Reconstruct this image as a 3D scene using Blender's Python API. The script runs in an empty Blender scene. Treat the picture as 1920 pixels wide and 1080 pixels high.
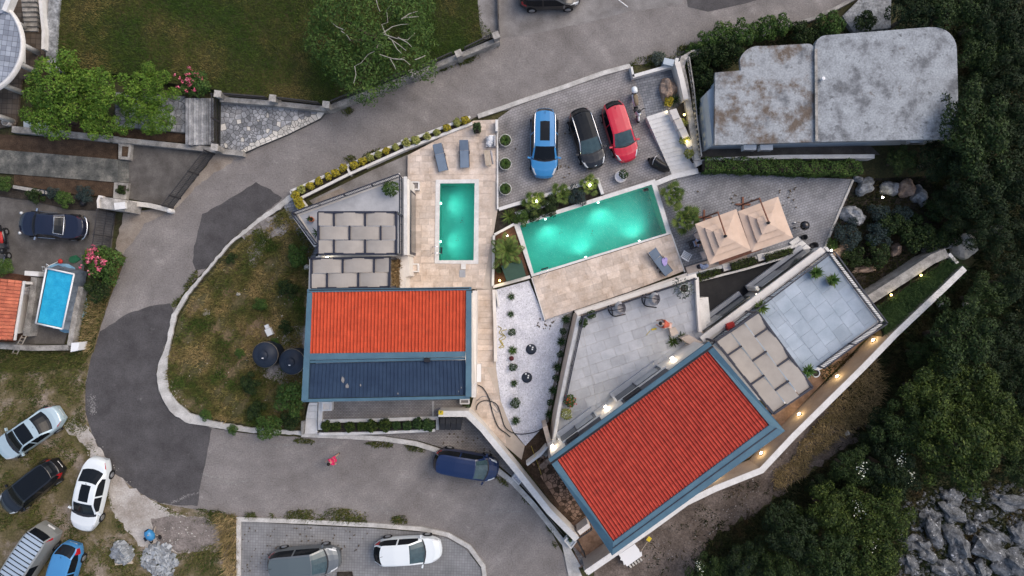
import bpy, math, random
import numpy as np
from mathutils import Vector, Matrix
from mathutils.geometry import tessellate_polygon

R = math.radians
scene = bpy.context.scene
rnd = random.Random(7)
rng = np.random.default_rng(11)

# ------------------------------------------------------------------ camera, light, exposure
H, S = 45.0, 28.0          # drone height in metres; pixels per metre of the photograph at ground level
cam_d = bpy.data.cameras.new('drone_camera')
cam_d.sensor_width = 36.0
cam_d.lens = 36.0 * H * S / 1920.0
cam_d.clip_start, cam_d.clip_end = 0.5, 1500.0
cam = bpy.data.objects.new('drone_camera', cam_d)
cam.location = (0, 0, H)
scene.collection.objects.link(cam)
scene.camera = cam

SUN_EL, SUN_AZ = R(50), R(62)      # azimuth measured from +Y (north) towards +X
world = bpy.data.worlds.new('World')
scene.world = world
world.use_nodes = True
wn = world.node_tree.nodes
sky = wn.new('ShaderNodeTexSky')
sky.sky_type = 'NISHITA'
sky.sun_disc = False
sky.sun_elevation = SUN_EL
sky.sun_rotation = SUN_AZ
sky.air_density, sky.dust_density, sky.ozone_density = 1.0, 4.0, 0.6
wn['Background'].inputs['Strength'].default_value = 0.14
world.node_tree.links.new(sky.outputs[0], wn['Background'].inputs[0])

sun_d = bpy.data.lights.new('sun', 'SUN')
sun_d.energy = 0.5
sun_d.angle = R(56)
sun_d.color = (1.0, 0.95, 0.89)
sun = bpy.data.objects.new('sun', sun_d)
sd = Vector((math.sin(SUN_AZ) * math.cos(SUN_EL), math.cos(SUN_AZ) * math.cos(SUN_EL), math.sin(SUN_EL)))
sun.rotation_euler = sd.to_track_quat('Z', 'Y').to_euler()
sun.location = (-20, 30, 60)
scene.collection.objects.link(sun)

scene.view_settings.view_transform = 'Standard'
scene.view_settings.look = 'None'
scene.view_settings.gamma = 1.0
scene.view_settings.use_curve_mapping = False
scene.view_settings.exposure = 0.58
scene.cycles.use_denoising = True
scene.cycles.max_bounces = 8
scene.cycles.transparent_max_bounces = 16
scene.cycles.sample_clamp_indirect = 4.0

# ------------------------------------------------------------------ helpers
COL = scene.collection
ORG = {}                     # world position of each object's origin


def k_(z):
 return (H - z) / H / S


def P(px, py, z=0.0):
 """world point at height z that the photograph shows at pixel (px, py)"""
 k = k_(z)
 return Vector(((px - 960) * k, (540 - py) * k, z))


def PP(pts, z=0.0):
 return [P(x, y, z).xy for x, y in pts]


def tag(o, label=None, cat=None, group=None, kind=None):
 if label: o['label'] = label
 if cat: o['category'] = cat
 if group: o['group'] = group
 if kind: o['kind'] = kind
 return o


def empty(name, loc, label, cat, group=None, rz=0.0, sc=1.0):
 o = bpy.data.objects.new(name, None)
 COL.objects.link(o)
 o.location = loc
 o.rotation_euler.z = rz
 o.scale = (sc, sc, sc)
 o.empty_display_size = 0.3
 ORG[o] = Vector(loc)
 return tag(o, label, cat, group)


def link(name, mesh, parent=None, loc=(0, 0, 0)):
 o = bpy.data.objects.new(name, mesh)
 COL.objects.link(o)
 o.location = loc
 if parent is not None:
  o.parent = parent
  ORG[o] = ORG.get(parent, Vector()) + Vector(loc)
 else:
  ORG[o] = Vector(loc)
 return o


class MB:
 """collects shapes and links them as ONE mesh object"""
 def __init__(s):
  s.v, s.f, s.m = [], [], []

 def add(s, vs, fs, mi=0):
  b = len(s.v)
  s.v += [tuple(v) for v in vs]
  s.f += [tuple(b + i for i in f) for f in fs]
  s.m += [mi] * len(fs)
  return s

 def box(s, x0, x1, y0, y1, z0, z1, mi=0):
  vs = [(x, y, z) for z in (z0, z1) for x, y in ((x0, y0), (x1, y0), (x1, y1), (x0, y1))]
  return s.add(vs, [(3, 2, 1, 0), (4, 5, 6, 7), (0, 1, 5, 4), (1, 2, 6, 5), (2, 3, 7, 6), (3, 0, 4, 7)], mi)

 def obox(s, c, d, l, w, z0, z1, mi=0):
  """oriented box: centre c (xy), unit direction d, length l, width w"""
  d = Vector(d[:2]).normalized(); n = Vector((-d.y, d.x)); c = Vector(c[:2])
  q = [c - d*l/2 - n*w/2, c + d*l/2 - n*w/2, c + d*l/2 + n*w/2, c - d*l/2 + n*w/2]
  return s.prism(q, z0, z1, mi)

 def bar(s, a, b, w, z0, z1, mi=0):
  a, b = Vector(a[:2]), Vector(b[:2])
  return s.obox((a + b) / 2, b - a, (b - a).length, w, z0, z1, mi)

 def prism(s, poly, z0, z1, mi=0, bottom=False, holes=()):
  if holes:
   s.sheet(poly, z1, mi, holes)
   p = ccw(poly); n = len(p)
   return s.add([(q.x, q.y, z0) for q in p] + [(q.x, q.y, z1) for q in p], [(i, (i+1) % n, n + (i+1) % n, n + i) for i in range(n)], mi)
  p = [Vector(q[:2]) for q in poly]
  area = sum(p[i].x * p[(i+1) % len(p)].y - p[(i+1) % len(p)].x * p[i].y for i in range(len(p)))
  if area < 0: p.reverse()
  n = len(p)
  vs = [(q.x, q.y, z0) for q in p] + [(q.x, q.y, z1) for q in p]
  fs = [(i, (i+1) % n, n + (i+1) % n, n + i) for i in range(n)]
  if n <= 4:
   fs.append(tuple(range(n, 2*n)))
  else:
   tri = tessellate_polygon([[Vector((q.x, q.y, 0)) for q in p]])
   for t in tri:
    a, b, c = [p[i] for i in t]
    if (b.x-a.x)*(c.y-a.y) - (b.y-a.y)*(c.x-a.x) < 0: t = (t[0], t[2], t[1])
    fs.append(tuple(n + i for i in t))
  if bottom: fs.append(tuple(range(n - 1, -1, -1)))
  return s.add(vs, fs, mi)

 def sheet(s, poly, z, mi=0, holes=()):
  loops = [ccw(poly)] + [ccw(h)[::-1] for h in holes]
  p = [q for l in loops for q in l]
  vs = [(q.x, q.y, z) for q in p]
  fs = []
  for t in tessellate_polygon([[Vector((q.x, q.y, 0)) for q in l] for l in loops]):
   a, b, c = [p[i] for i in t]
   if (b.x-a.x)*(c.y-a.y) - (b.y-a.y)*(c.x-a.x) < 0: t = (t[0], t[2], t[1])
   fs.append(tuple(t))
  return s.add(vs, fs, mi)

 def quad(s, a, b, c, d, mi=0):
  return s.add([a, b, c, d], [(0, 1, 2, 3)], mi)

 def tube(s, pts, r, n=6, mi=0, caps=True):
  pts = [Vector(p) for p in pts]
  rs = r if isinstance(r, (list, tuple)) else [r] * len(pts)
  vs, fs = [], []
  for i, p in enumerate(pts):
   t = (pts[min(i+1, len(pts)-1)] - pts[max(i-1, 0)]).normalized()
   a = Vector((0, 0, 1)) if abs(t.z) < 0.9 else Vector((1, 0, 0))
   u = t.cross(a).normalized(); w = t.cross(u)
   for j in range(n):
    g = 2 * math.pi * j / n
    vs.append(p + (u * math.cos(g) + w * math.sin(g)) * rs[i])
  for i in range(len(pts) - 1):
   for j in range(n):
    fs.append((i*n + j, (i+1)*n + j, (i+1)*n + (j+1) % n, i*n + (j+1) % n))
  if caps:
   fs.append(tuple(range(n)))
   fs.append(tuple((len(pts)-1)*n + j for j in range(n-1, -1, -1)))
  return s.add(vs, fs, mi)

 def lathe(s, prof, c=(0, 0, 0), n=20, mi=0):
  vs, fs = [], []
  for r, z in prof:
   for j in range(n):
    g = 2 * math.pi * j / n
    vs.append((c[0] + r * math.cos(g), c[1] + r * math.sin(g), c[2] + z))
  for i in range(len(prof) - 1):
   for j in range(n):
    fs.append((i*n + j, i*n + (j+1) % n, (i+1)*n + (j+1) % n, (i+1)*n + j))
  return s.add(vs, fs, mi)

 def build(s, name, mats, parent=None, smooth=False, world=True, centre=True):
  if not isinstance(mats, (list, tuple)): mats = [mats]
  v = np.array(s.v, dtype=float)
  loc = Vector((0, 0, 0))
  if parent is not None and world:
   v = v - np.array(ORG[parent])
  elif parent is None and centre:
   lo, hi = v.min(0), v.max(0)
   loc = Vector(((lo[0]+hi[0])/2, (lo[1]+hi[1])/2, lo[2]))
   v = v - np.array(loc)
  me = bpy.data.meshes.new(name)
  me.from_pydata(v.tolist(), [], s.f)
  for m in mats: me.materials.append(m)
  if len(mats) > 1: me.polygons.foreach_set('material_index', s.m)
  if smooth: me.polygons.foreach_set('use_smooth', [True] * len(s.f))
  me.update()
  return link(name, me, parent, loc)


def fast_mesh(name, V, F, mat, smooth=False):
 V = np.asarray(V, dtype=np.float32); F = np.asarray(F, dtype=np.int32)
 me = bpy.data.meshes.new(name)
 me.vertices.add(len(V)); me.vertices.foreach_set('co', V.ravel())
 kf = F.shape[1]
 me.loops.add(F.size); me.loops.foreach_set('vertex_index', F.ravel())
 me.polygons.add(len(F))
 me.polygons.foreach_set('loop_start', np.arange(0, F.size, kf, dtype=np.int32))
 if smooth: me.polygons.foreach_set('use_smooth', np.ones(len(F), dtype=bool))
 me.materials.append(mat)
 me.update(calc_edges=True)
 return me


def offset_line(pts, w, side=0.0):
 """outline of a strip of width w along a polyline of world xy points; side shifts it (+ left of travel)"""
 pts = [Vector(p[:2]) for p in pts]
 L, Rr = [], []
 for i, p in enumerate(pts):
  d0 = (p - pts[i-1]).normalized() if i > 0 else (pts[1] - p).normalized()
  d1 = (pts[i+1] - p).normalized() if i < len(pts) - 1 else d0
  n0 = Vector((-d0.y, d0.x)); n1 = Vector((-d1.y, d1.x))
  n = (n0 + n1).normalized()
  m = 1.0 / max(0.5, n.dot(n0))
  L.append(p + n * (w/2 + side) * m); Rr.append(p + n * (side - w/2) * m)
 return L + Rr[::-1]


def clip(poly, a, b):
 """keep the part of poly to the left of the line a->b"""
 out = []
 for i in range(len(poly)):
  p, q = poly[i], poly[(i+1) % len(poly)]
  sp = (b.x-a.x)*(p.y-a.y) - (b.y-a.y)*(p.x-a.x)
  sq = (b.x-a.x)*(q.y-a.y) - (b.y-a.y)*(q.x-a.x)
  if sp >= 0: out.append(p)
  if (sp > 0 > sq) or (sp < 0 < sq): out.append(p + (q - p) * (sp / (sp - sq)))
 return out


def ccw(p):
 p = [Vector(q[:2]) for q in p]
 if sum(p[i].x*p[(i+1) % len(p)].y - p[(i+1) % len(p)].x*p[i].y for i in range(len(p))) < 0: p.reverse()
 return p


def area(p):
 return abs(sum(p[i].x*p[(i+1) % len(p)].y - p[(i+1) % len(p)].x*p[i].y for i in range(len(p)))) / 2 if len(p) > 2 else 0


def inside(poly, X, Y):
 c = np.zeros(len(X), dtype=bool)
 n = len(poly)
 for i in range(n):
  x0, y0 = poly[i][0], poly[i][1]; x1, y1 = poly[(i+1) % n][0], poly[(i+1) % n][1]
  t = ((y0 > Y) != (y1 > Y)) & (X < (x1-x0) * (Y-y0) / ((y1-y0) if y1 != y0 else 1e-9) + x0)
  c ^= t
 return c


def shrink(poly, g):
 c = sum(poly, Vector((0, 0))) / len(poly)
 out = []
 n = len(poly)
 for i in range(n):
  p = poly[i]
  d0 = (p - poly[i-1]); d1 = (poly[(i+1) % n] - p)
  if d0.length < 1e-6 or d1.length < 1e-6:
   out.append(p); continue
  d0.normalize(); d1.normalize()
  n0 = Vector((-d0.y, d0.x)); n1 = Vector((-d1.y, d1.x))
  b = n0 + n1
  if b.length < 1e-6: out.append(p); continue
  b.normalize()
  out.append(p + b * min(g / max(0.35, b.dot(n0)), (c - p).length * 0.6))
 return out


def pieces(parent, name, polys, z, thick, mat, gap=0.012, jit=0.004, limit=300):
 """one flat stone or tile per polygon: separate part objects up to the limit, the rest one 'stuff' part"""
 polys = [p for p in polys if area(p) > 0.004]
 cx = [sum(p, Vector((0, 0))) / len(p) for p in polys]
 order = sorted(range(len(polys)), key=lambda i: -area(polys[i])) if len(polys) > limit else range(len(polys))
 rest = MB(); nr = 0
 for q, i in enumerate(order):
  pl = shrink(ccw(polys[i]), gap / 2)
  if area(pl) < 0.003: continue
  zz = z + thick + rnd.uniform(-jit, jit)
  if q < limit:
   m = MB(); m.prism([p - cx[i] for p in pl], z, zz)
   me = bpy.data.meshes.new(name); me.from_pydata(m.v, [], m.f); me.materials.append(mat)
   link(name, me, parent, Vector((cx[i].x, cx[i].y, 0)) - ORG[parent])
  else:
   rest.prism(pl, z, zz); nr += 1
 if nr:
  rest.build(name + '_rest', mat, parent)['kind'] = 'stuff'


def subtract(poly, hole):
 """convex poly minus convex hole -> list of convex polys"""
 hole = ccw(hole); out = []; cur = poly
 for i in range(len(hole)):
  a, b = hole[i], hole[(i+1) % len(hole)]
  o = clip(cur, b, a)
  if area(o) > 0.004: out.append(o)
  cur = clip(cur, a, b)
  if area(cur) < 0.004: break
 return out


def grid_tiles(poly, org, d, tw, th, holes=(), stagger=0.5, mix=0.0):
 """rectangular tiles laid along direction d inside a (convex) polygon"""
 poly = ccw(poly)
 d = Vector(d[:2]).normalized(); n = Vector((-d.y, d.x)); org = Vector(org[:2])
 us = [(p - org).dot(d) for p in poly]; vs = [(p - org).dot(n) for p in poly]
 out = []
 j0, j1 = math.floor(min(vs) / th) - 1, math.ceil(max(vs) / th) + 1
 for j in range(j0, j1):
  x = math.floor(min(us) / tw) * tw - 2 * tw + (stagger * tw * (j % 2) if mix == 0 else rnd.uniform(0, tw))
  while x < max(us):
   w = tw if mix == 0 else tw * rnd.choice((1.0, 1.0, 0.66, 1.4))
   t = [org + d*x + n*j*th, org + d*(x+w) + n*j*th, org + d*(x+w) + n*(j+1)*th, org + d*x + n*(j+1)*th]
   x += w
   for i in range(len(poly)):
    t = clip(t, poly[i], poly[(i+1) % len(poly)])
    if len(t) < 3: break
   if len(t) < 3 or area(t) < 0.006: continue
   ts = [t]
   for h in holes:
    ts = [o for q in ts for o in subtract(q, h)]
   out += ts
 return out


def voronoi(poly, n, seed=1, relax=1):
 """irregular stones filling a convex polygon"""
 poly = ccw(poly); r = random.Random(seed)
 xs = [p.x for p in poly]; ys = [p.y for p in poly]
 pts = []
 while len(pts) < n:
  X = np.array([r.uniform(min(xs), max(xs))]); Y = np.array([r.uniform(min(ys), max(ys))])
  if inside(poly, X, Y)[0]: pts.append(Vector((X[0], Y[0])))
 for it in range(relax + 1):
  cells = []
  for i, p in enumerate(pts):
   c = list(poly)
   for q in sorted(pts, key=lambda q: (q - p).length)[1:18]:
    m = (p + q) / 2; dd = q - p
    c = clip(c, m, m + Vector((-dd.y, dd.x)))
    if len(c) < 3: break
   cells.append(c)
  if it < relax:
   pts = [(sum(c, Vector((0, 0))) / len(c) * 0.6 + p * 0.4) if len(c) > 2 else p for c, p in zip(cells, pts)]
 return [c for c in cells if len(c) > 2]


# ------------------------------------------------------------------ materials
def rgb(c):
 return (c[0], c[1], c[2], 1.0)


def mat(name, c1, c2=None, scale=1.0, rough=0.8, c3=None, detail=6, speck=0.0, sscale=30.0, bump=0.0, bscale=25.0,
  metal=0.0, isl=0.0, obr=0.0, stain=None, spec=0.3, coat=0.0, lo=0.35, hi=0.65, obj=False, trans=0.0, tint=None):
 m = bpy.data.materials.new(name); m.use_nodes = True
 t = m.node_tree; N = t.nodes; L = t.links
 b = N['Principled BSDF']
 b.inputs['Roughness'].default_value = rough
 b.inputs['Metallic'].default_value = metal
 b.inputs['Specular IOR Level'].default_value = spec
 b.inputs['Coat Weight'].default_value = coat
 geo = N.new('ShaderNodeNewGeometry')
 pos = geo.outputs['Position']
 if obj:
  tc = N.new('ShaderNodeTexCoord'); pos = tc.outputs['Object']
 col = None
 if c2 is not None:
  nz = N.new('ShaderNodeTexNoise'); nz.inputs['Scale'].default_value = scale; nz.inputs['Detail'].default_value = detail
  nz.inputs['Roughness'].default_value = 0.62
  L.new(pos, nz.inputs['Vector'])
  rp = N.new('ShaderNodeValToRGB'); e = rp.color_ramp.elements
  e[0].position, e[0].color = lo, rgb(c1); e[1].position, e[1].color = hi, rgb(c2)
  if c3 is not None:
   x = e.new((lo + hi) / 2); x.color = rgb(c3)
  L.new(nz.outputs['Fac'], rp.inputs['Fac']); col = rp.outputs['Color']
 else:
  cn = N.new('ShaderNodeRGB'); cn.outputs[0].default_value = rgb(c1); col = cn.outputs[0]
 def value_mul(col, sock, amt):
  mr = N.new('ShaderNodeMapRange'); mr.inputs['To Min'].default_value = 1 - amt; mr.inputs['To Max'].default_value = 1 + amt
  L.new(sock, mr.inputs['Value'])
  mx = N.new('ShaderNodeVectorMath'); mx.operation = 'SCALE'
  L.new(col, mx.inputs[0]); L.new(mr.outputs[0], mx.inputs['Scale'])
  return mx.outputs[0]
 for stain in ([] if not stain else stain if isinstance(stain, list) else [stain]):     # (colour, scale, threshold, softness): worn or dirty areas with a shape of their own
  n3 = N.new('ShaderNodeTexNoise'); n3.inputs['Scale'].default_value = stain[1]; n3.inputs['Detail'].default_value = 9; n3.inputs['Roughness'].default_value = .68
  L.new(pos, n3.inputs['Vector'])
  ms = N.new('ShaderNodeMapRange'); ms.inputs['From Min'].default_value = stain[2]; ms.inputs['From Max'].default_value = stain[2] + stain[3]
  L.new(n3.outputs['Fac'], ms.inputs['Value'])
  mz = N.new('ShaderNodeMix'); mz.data_type = 'RGBA'
  L.new(ms.outputs[0], mz.inputs[0]); L.new(col, mz.inputs[6]); mz.inputs[7].default_value = rgb(stain[0]); col = mz.outputs[2]
 if speck:
  n2 = N.new('ShaderNodeTexNoise'); n2.inputs['Scale'].default_value = sscale; n2.inputs['Detail'].default_value = 3
  L.new(pos, n2.inputs['Vector'])
  col = value_mul(col, n2.outputs['Fac'], speck * 1.8)
 if isl: col = value_mul(col, geo.outputs['Random Per Island'], isl)
 if obr:
  oi = N.new('ShaderNodeObjectInfo'); col = value_mul(col, oi.outputs['Random'], obr)
 if tint is not None:       # second colour by island
  mx = N.new('ShaderNodeMix'); mx.data_type = 'RGBA'; mx.blend_type = 'MIX'
  mr = N.new('ShaderNodeMapRange'); mr.inputs['From Min'].default_value = tint[1]; mr.inputs['From Max'].default_value = 1.0
  wn_ = N.new('ShaderNodeTexWhiteNoise'); wn_.noise_dimensions = '1D'
  L.new(geo.outputs['Random Per Island'], wn_.inputs['W'])
  L.new(wn_.outputs['Value'], mr.inputs['Value'])
  L.new(mr.outputs[0], mx.inputs[0]); L.new(col, mx.inputs[6]); mx.inputs[7].default_value = rgb(tint[0])
  col = mx.outputs[2]
 L.new(col, b.inputs['Base Color'])
 if trans:
  b.inputs['Subsurface Weight'].default_value = 0.0
 if bump:
  nb = N.new('ShaderNodeTexNoise'); nb.inputs['Scale'].default_value = bscale; nb.inputs['Detail'].default_value = 5
  L.new(pos, nb.inputs['Vector'])
  bp = N.new('ShaderNodeBump'); bp.inputs['Strength'].default_value = bump; bp.inputs['Distance'].default_value = 0.05
  L.new(nb.outputs['Fac'], bp.inputs['Height']); L.new(bp.outputs[0], b.inputs['Normal'])
 return m


def paver_mat(name, c1, c2, mortar, rot, w=0.2, h=0.17, stain=0.35, off=0.5):
 m = bpy.data.materials.new(name); m.use_nodes = True
 t = m.node_tree; N = t.nodes; L = t.links; b = N['Principled BSDF']
 b.inputs['Roughness'].default_value = 0.85; b.inputs['Specular IOR Level'].default_value = 0.25
 geo = N.new('ShaderNodeNewGeometry')
 mp = N.new('ShaderNodeMapping'); mp.inputs['Rotation'].default_value = (0, 0, rot)
 L.new(geo.outputs['Position'], mp.inputs['Vector'])
 br = N.new('ShaderNodeTexBrick'); br.offset = off
 br.inputs['Scale'].default_value = 1.0; br.inputs['Brick Width'].default_value = w; br.inputs['Row Height'].default_value = h
 br.inputs['Mortar Size'].default_value = 0.012; br.inputs['Mortar Smooth'].default_value = 0.2
 br.inputs['Color1'].default_value = rgb(c1); br.inputs['Color2'].default_value = rgb(c2); br.inputs['Mortar'].default_value = rgb(mortar)
 L.new(mp.outputs[0], br.inputs['Vector'])
 nz = N.new('ShaderNodeTexNoise'); nz.inputs['Scale'].default_value = 0.8; nz.inputs['Detail'].default_value = 8
 L.new(geo.outputs['Position'], nz.inputs['Vector'])
 mr = N.new('ShaderNodeMapRange'); mr.inputs['From Min'].default_value = 0.3; mr.inputs['From Max'].default_value = 0.7
 mr.inputs['To Min'].default_value = 1 - stain; mr.inputs['To Max'].default_value = 1 + stain * 0.7
 L.new(nz.outputs['Fac'], mr.inputs['Value'])
 mx = N.new('ShaderNodeVectorMath'); mx.operation = 'SCALE'
 L.new(br.outputs['Color'], mx.inputs[0]); L.new(mr.outputs[0], mx.inputs['Scale'])
 L.new(mx.outputs[0], b.inputs['Base Color'])
 bp = N.new('ShaderNodeBump'); bp.inputs['Strength'].default_value = 0.5; bp.inputs['Distance'].default_value = 0.02; bp.invert = True
 L.new(br.outputs['Fac'], bp.inputs['Height']); L.new(bp.outputs[0], b.inputs['Normal'])
 return m


def glow_mat(name, c, s):
 m = bpy.data.materials.new(name); m.use_nodes = True
 b = m.node_tree.nodes['Principled BSDF']
 b.inputs['Base Color'].default_value = rgb(c); b.inputs['Emission Color'].default_value = rgb(c)
 b.inputs['Emission Strength'].default_value = s
 return m


def water_mat(name, tint, ripple=6.0):
 m = bpy.data.materials.new(name); m.use_nodes = True
 t = m.node_tree; N = t.nodes; L = t.links
 N.remove(N['Principled BSDF'])
 out = N['Material Output']
 tr = N.new('ShaderNodeBsdfTransparent'); tr.inputs[0].default_value = rgb(tint)
 gl = N.new('ShaderNodeBsdfGlossy'); gl.inputs['Roughness'].default_value = 0.08; gl.inputs[0].default_value = (1, 1, 1, 1)
 fr = N.new('ShaderNodeFresnel'); fr.inputs['IOR'].default_value = 1.33
 nz = N.new('ShaderNodeTexNoise'); nz.inputs['Scale'].default_value = ripple; nz.inputs['Detail'].default_value = 4
 geo = N.new('ShaderNodeNewGeometry'); L.new(geo.outputs['Position'], nz.inputs['Vector'])
 bp = N.new('ShaderNodeBump'); bp.inputs['Strength'].default_value = 0.25; bp.inputs['Distance'].default_value = 0.1
 L.new(nz.outputs['Fac'], bp.inputs['Height']); L.new(bp.outputs[0], gl.inputs['Normal'])
 mx = N.new('ShaderNodeMixShader'); L.new(fr.outputs[0], mx.inputs[0]); L.new(tr.outputs[0], mx.inputs[1]); L.new(gl.outputs[0], mx.inputs[2])
 L.new(mx.outputs[0], out.inputs['Surface'])
 return m


M = {}
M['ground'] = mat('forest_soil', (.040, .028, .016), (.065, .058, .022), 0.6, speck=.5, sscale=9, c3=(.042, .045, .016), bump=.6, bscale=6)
M['road'] = mat('worn_asphalt', (.160, .145, .136), (.262, .24, .226), 0.45, .9, speck=.30, sscale=11, c3=(.205, .187, .177), bump=.5, bscale=30, lo=.3, hi=.7, detail=11, stain=((.30, .28, .262), .9, .60, .16))
def road_wear(m):
 """fine cracks and long faint wheel tracks following the bend of the road"""
 t = m.node_tree; N = t.nodes; L = t.links; b = N['Principled BSDF']; src = b.inputs['Base Color'].links[0].from_socket
 geo = N.new('ShaderNodeNewGeometry')
 nz = N.new('ShaderNodeTexNoise'); nz.inputs['Scale'].default_value = 1.2; nz.inputs['Detail'].default_value = 4; L.new(geo.outputs['Position'], nz.inputs['Vector'])
 ad = N.new('ShaderNodeVectorMath'); ad.operation = 'MULTIPLY_ADD'; ad.inputs[1].default_value = (.9, .9, 0); L.new(nz.outputs['Color'], ad.inputs[0]); L.new(geo.outputs['Position'], ad.inputs[2])
 vo = N.new('ShaderNodeTexVoronoi'); vo.feature = 'DISTANCE_TO_EDGE'; vo.inputs['Scale'].default_value = .42; L.new(ad.outputs[0], vo.inputs['Vector'])
 cr = N.new('ShaderNodeMapRange'); cr.inputs['From Min'].default_value = .004; cr.inputs['From Max'].default_value = .012; cr.inputs['To Min'].default_value = .90; cr.inputs['To Max'].default_value = 1.0; L.new(vo.outputs['Distance'], cr.inputs['Value'])
 su = N.new('ShaderNodeVectorMath'); su.operation = 'DISTANCE'; su.inputs[1].default_value = (-17.0, -4.0, 0); L.new(geo.outputs['Position'], su.inputs[0])
 n2 = N.new('ShaderNodeTexNoise'); n2.noise_dimensions = '1D'; n2.inputs['Scale'].default_value = .9; n2.inputs['Detail'].default_value = 3; L.new(su.outputs['Value'], n2.inputs['W'])
 tr = N.new('ShaderNodeMapRange'); tr.inputs['From Min'].default_value = .3; tr.inputs['From Max'].default_value = .7; tr.inputs['To Min'].default_value = .93; tr.inputs['To Max'].default_value = 1.07; L.new(n2.outputs['Fac'], tr.inputs['Value'])
 mu = N.new('ShaderNodeMath'); mu.operation = 'MULTIPLY'; L.new(cr.outputs[0], mu.inputs[0]); L.new(tr.outputs[0], mu.inputs[1])
 sc = N.new('ShaderNodeVectorMath'); sc.operation = 'SCALE'; L.new(src, sc.inputs[0]); L.new(mu.outputs[0], sc.inputs['Scale']); L.new(sc.outputs[0], b.inputs['Base Color'])


road_wear(M['road'])
M['asphalt'] = mat('fresh_asphalt', (.056, .052, .053), (.090, .085, .086), 0.8, .88, speck=.26, sscale=11, stain=((.15, .145, .14), 1.3, .64, .1), bump=.25, bscale=60)
M['darkasphalt'] = mat('courtyard_asphalt', (.022, .022, .024), (.036, .036, .038), 0.9, .85, speck=.25, sscale=30)
M['chalk'] = mat('chalky_wear', (.19, .18, .175), (.30, .288, .275), 2.5, .9, speck=.4, sscale=18, lo=.42, hi=.7)
M['yard'] = mat('old_concrete_yard', (.075, .068, .062), (.135, .125, .115), 0.9, .9, speck=.25, sscale=20, c3=(.10, .092, .085))
M['tan'] = mat('dusty_apron', (.19, .155, .125), (.31, .27, .23), 0.8, .95, speck=.25, sscale=14)
M['lotconcrete'] = mat('upper_lot_concrete', (.15, .138, .13), (.26, .245, .235), 0.7, .9, speck=.25, sscale=16)
M['pathconcrete'] = mat('stained_path_concrete', (.06, .062, .058), (.21, .20, .175), 1.3, .9, speck=.3, sscale=12, c3=(.11, .11, .10))
M['kerb'] = mat('kerb_concrete', (.36, .345, .32), (.58, .56, .53), 1.2, .85, speck=.2, sscale=14)
M['dirt'] = mat('field_dirt', (.085, .075, .03), (.25, .205, .165), 0.55, .95, speck=.4, sscale=9, c3=(.13, .105, .055), bump=.5, bscale=10, lo=.38, hi=.62)
M['island'] = mat('island_soil', (.06, .058, .022), (.16, .115, .065), 0.5, .95, speck=.45, sscale=8, c3=(.09, .078, .034), bump=.6, bscale=9)
M['barearth'] = mat('bare_reddish_earth', (.11, .078, .048), (.24, .17, .11), 1.0, .95, speck=.45, sscale=9, bump=.4, bscale=12)
M['greydirt'] = mat('grey_pink_dirt', (.13, .112, .10), (.25, .215, .195), 1.2, .95, speck=.4, sscale=10, bump=.5, bscale=10)
M['sand'] = mat('pale_sand', (.26, .225, .19), (.46, .43, .40), 0.7, .95, speck=.25, sscale=10, bump=.3, bscale=12)
M['purpledirt'] = mat('bare_slope_dirt', (.085, .066, .054), (.17, .138, .12), 0.7, .95, speck=.5, sscale=11, c3=(.115, .092, .078), bump=.6, bscale=8)
M['lawn'] = mat('lawn_soil', (.022, .040, .007), (.075, .064, .022), 0.28, .95, speck=.4, sscale=7, c3=(.033, .037, .012), bump=.5, bscale=9)
M['mulch'] = mat('brown_mulch', (.042, .026, .016), (.085, .055, .035), 2.0, .95, speck=.5, sscale=18, bump=.6, bscale=14)
M['bedsoil'] = mat('dark_bed_soil', (.022, .017, .013), (.05, .042, .034), 2.0, .95, speck=.5, sscale=15, bump=.6, bscale=14)
M['redsoil'] = mat('reddish_bed_soil', (.05, .022, .013), (.10, .05, .03), 2.0, .95, speck=.4, sscale=15)
M['gravel'] = mat('white_gravel', (.56, .56, .61), (.70, .70, .74), 1.0, .9, speck=.28, sscale=11, bump=.8, bscale=22)
M['greygravel'] = mat('grey_gravel', (.16, .145, .135), (.30, .275, .26), 2.5, .95, speck=.4, sscale=14, bump=.7, bscale=18)
M['white'] = mat('cream_render', (.62, .57, .52), (.72, .68, .63), 1.2, .8, speck=.06, sscale=9)
M['whitecap'] = mat('white_stone_cap', (.58, .565, .54), (.70, .685, .665), 2.0, .7, speck=.08, sscale=10)
M['taupe'] = mat('taupe_render', (.40, .33, .28), (.50, .42, .36), 1.0, .85, speck=.08, sscale=9)
M['travertine'] = mat('travertine', (.46, .36, .28), (.66, .565, .49), 1.6, .6, obr=.16, speck=.12, sscale=9, c3=(.575, .475, .395), lo=.3, hi=.7)
M['grout'] = mat('travertine_grout', (.44, .37, .31), (.52, .45, .38), 2.0, .9)
M['terracetile'] = mat('grey_porcelain_tile', (.325, .335, .36), (.44, .45, .475), 0.9, .75, obr=.11, speck=.05, sscale=12, c3=(.385, .395, .42))
M['bluetile'] = mat('pale_blue_roof_tile', (.28, .335, .39), (.38, .435, .50), 0.8, .7, obr=.08, speck=.05, sscale=12)
M['tilegrout'] = mat('grey_grout', (.27, .27, .28), (.33, .33, .34), 2.0, .9)
M['flag'] = mat('flagstone', (.17, .175, .185), (.36, .36, .365), 2.2, .85, obr=.34, speck=.22, sscale=16, c3=(.235, .24, .25))
M['flagpale'] = mat('pale_flagstone', (.42, .40, .36), (.62, .58, .52), 2.2, .85, obr=.15, speck=.2, sscale=16)
M['mortar'] = mat('stone_mortar', (.055, .055, .055), (.10, .10, .098), 3.0, .95)
M['oldwall'] = mat('old_garden_wall', (.17, .16, .148), (.38, .36, .33), 1.8, .9, speck=.3, sscale=14)
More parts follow.
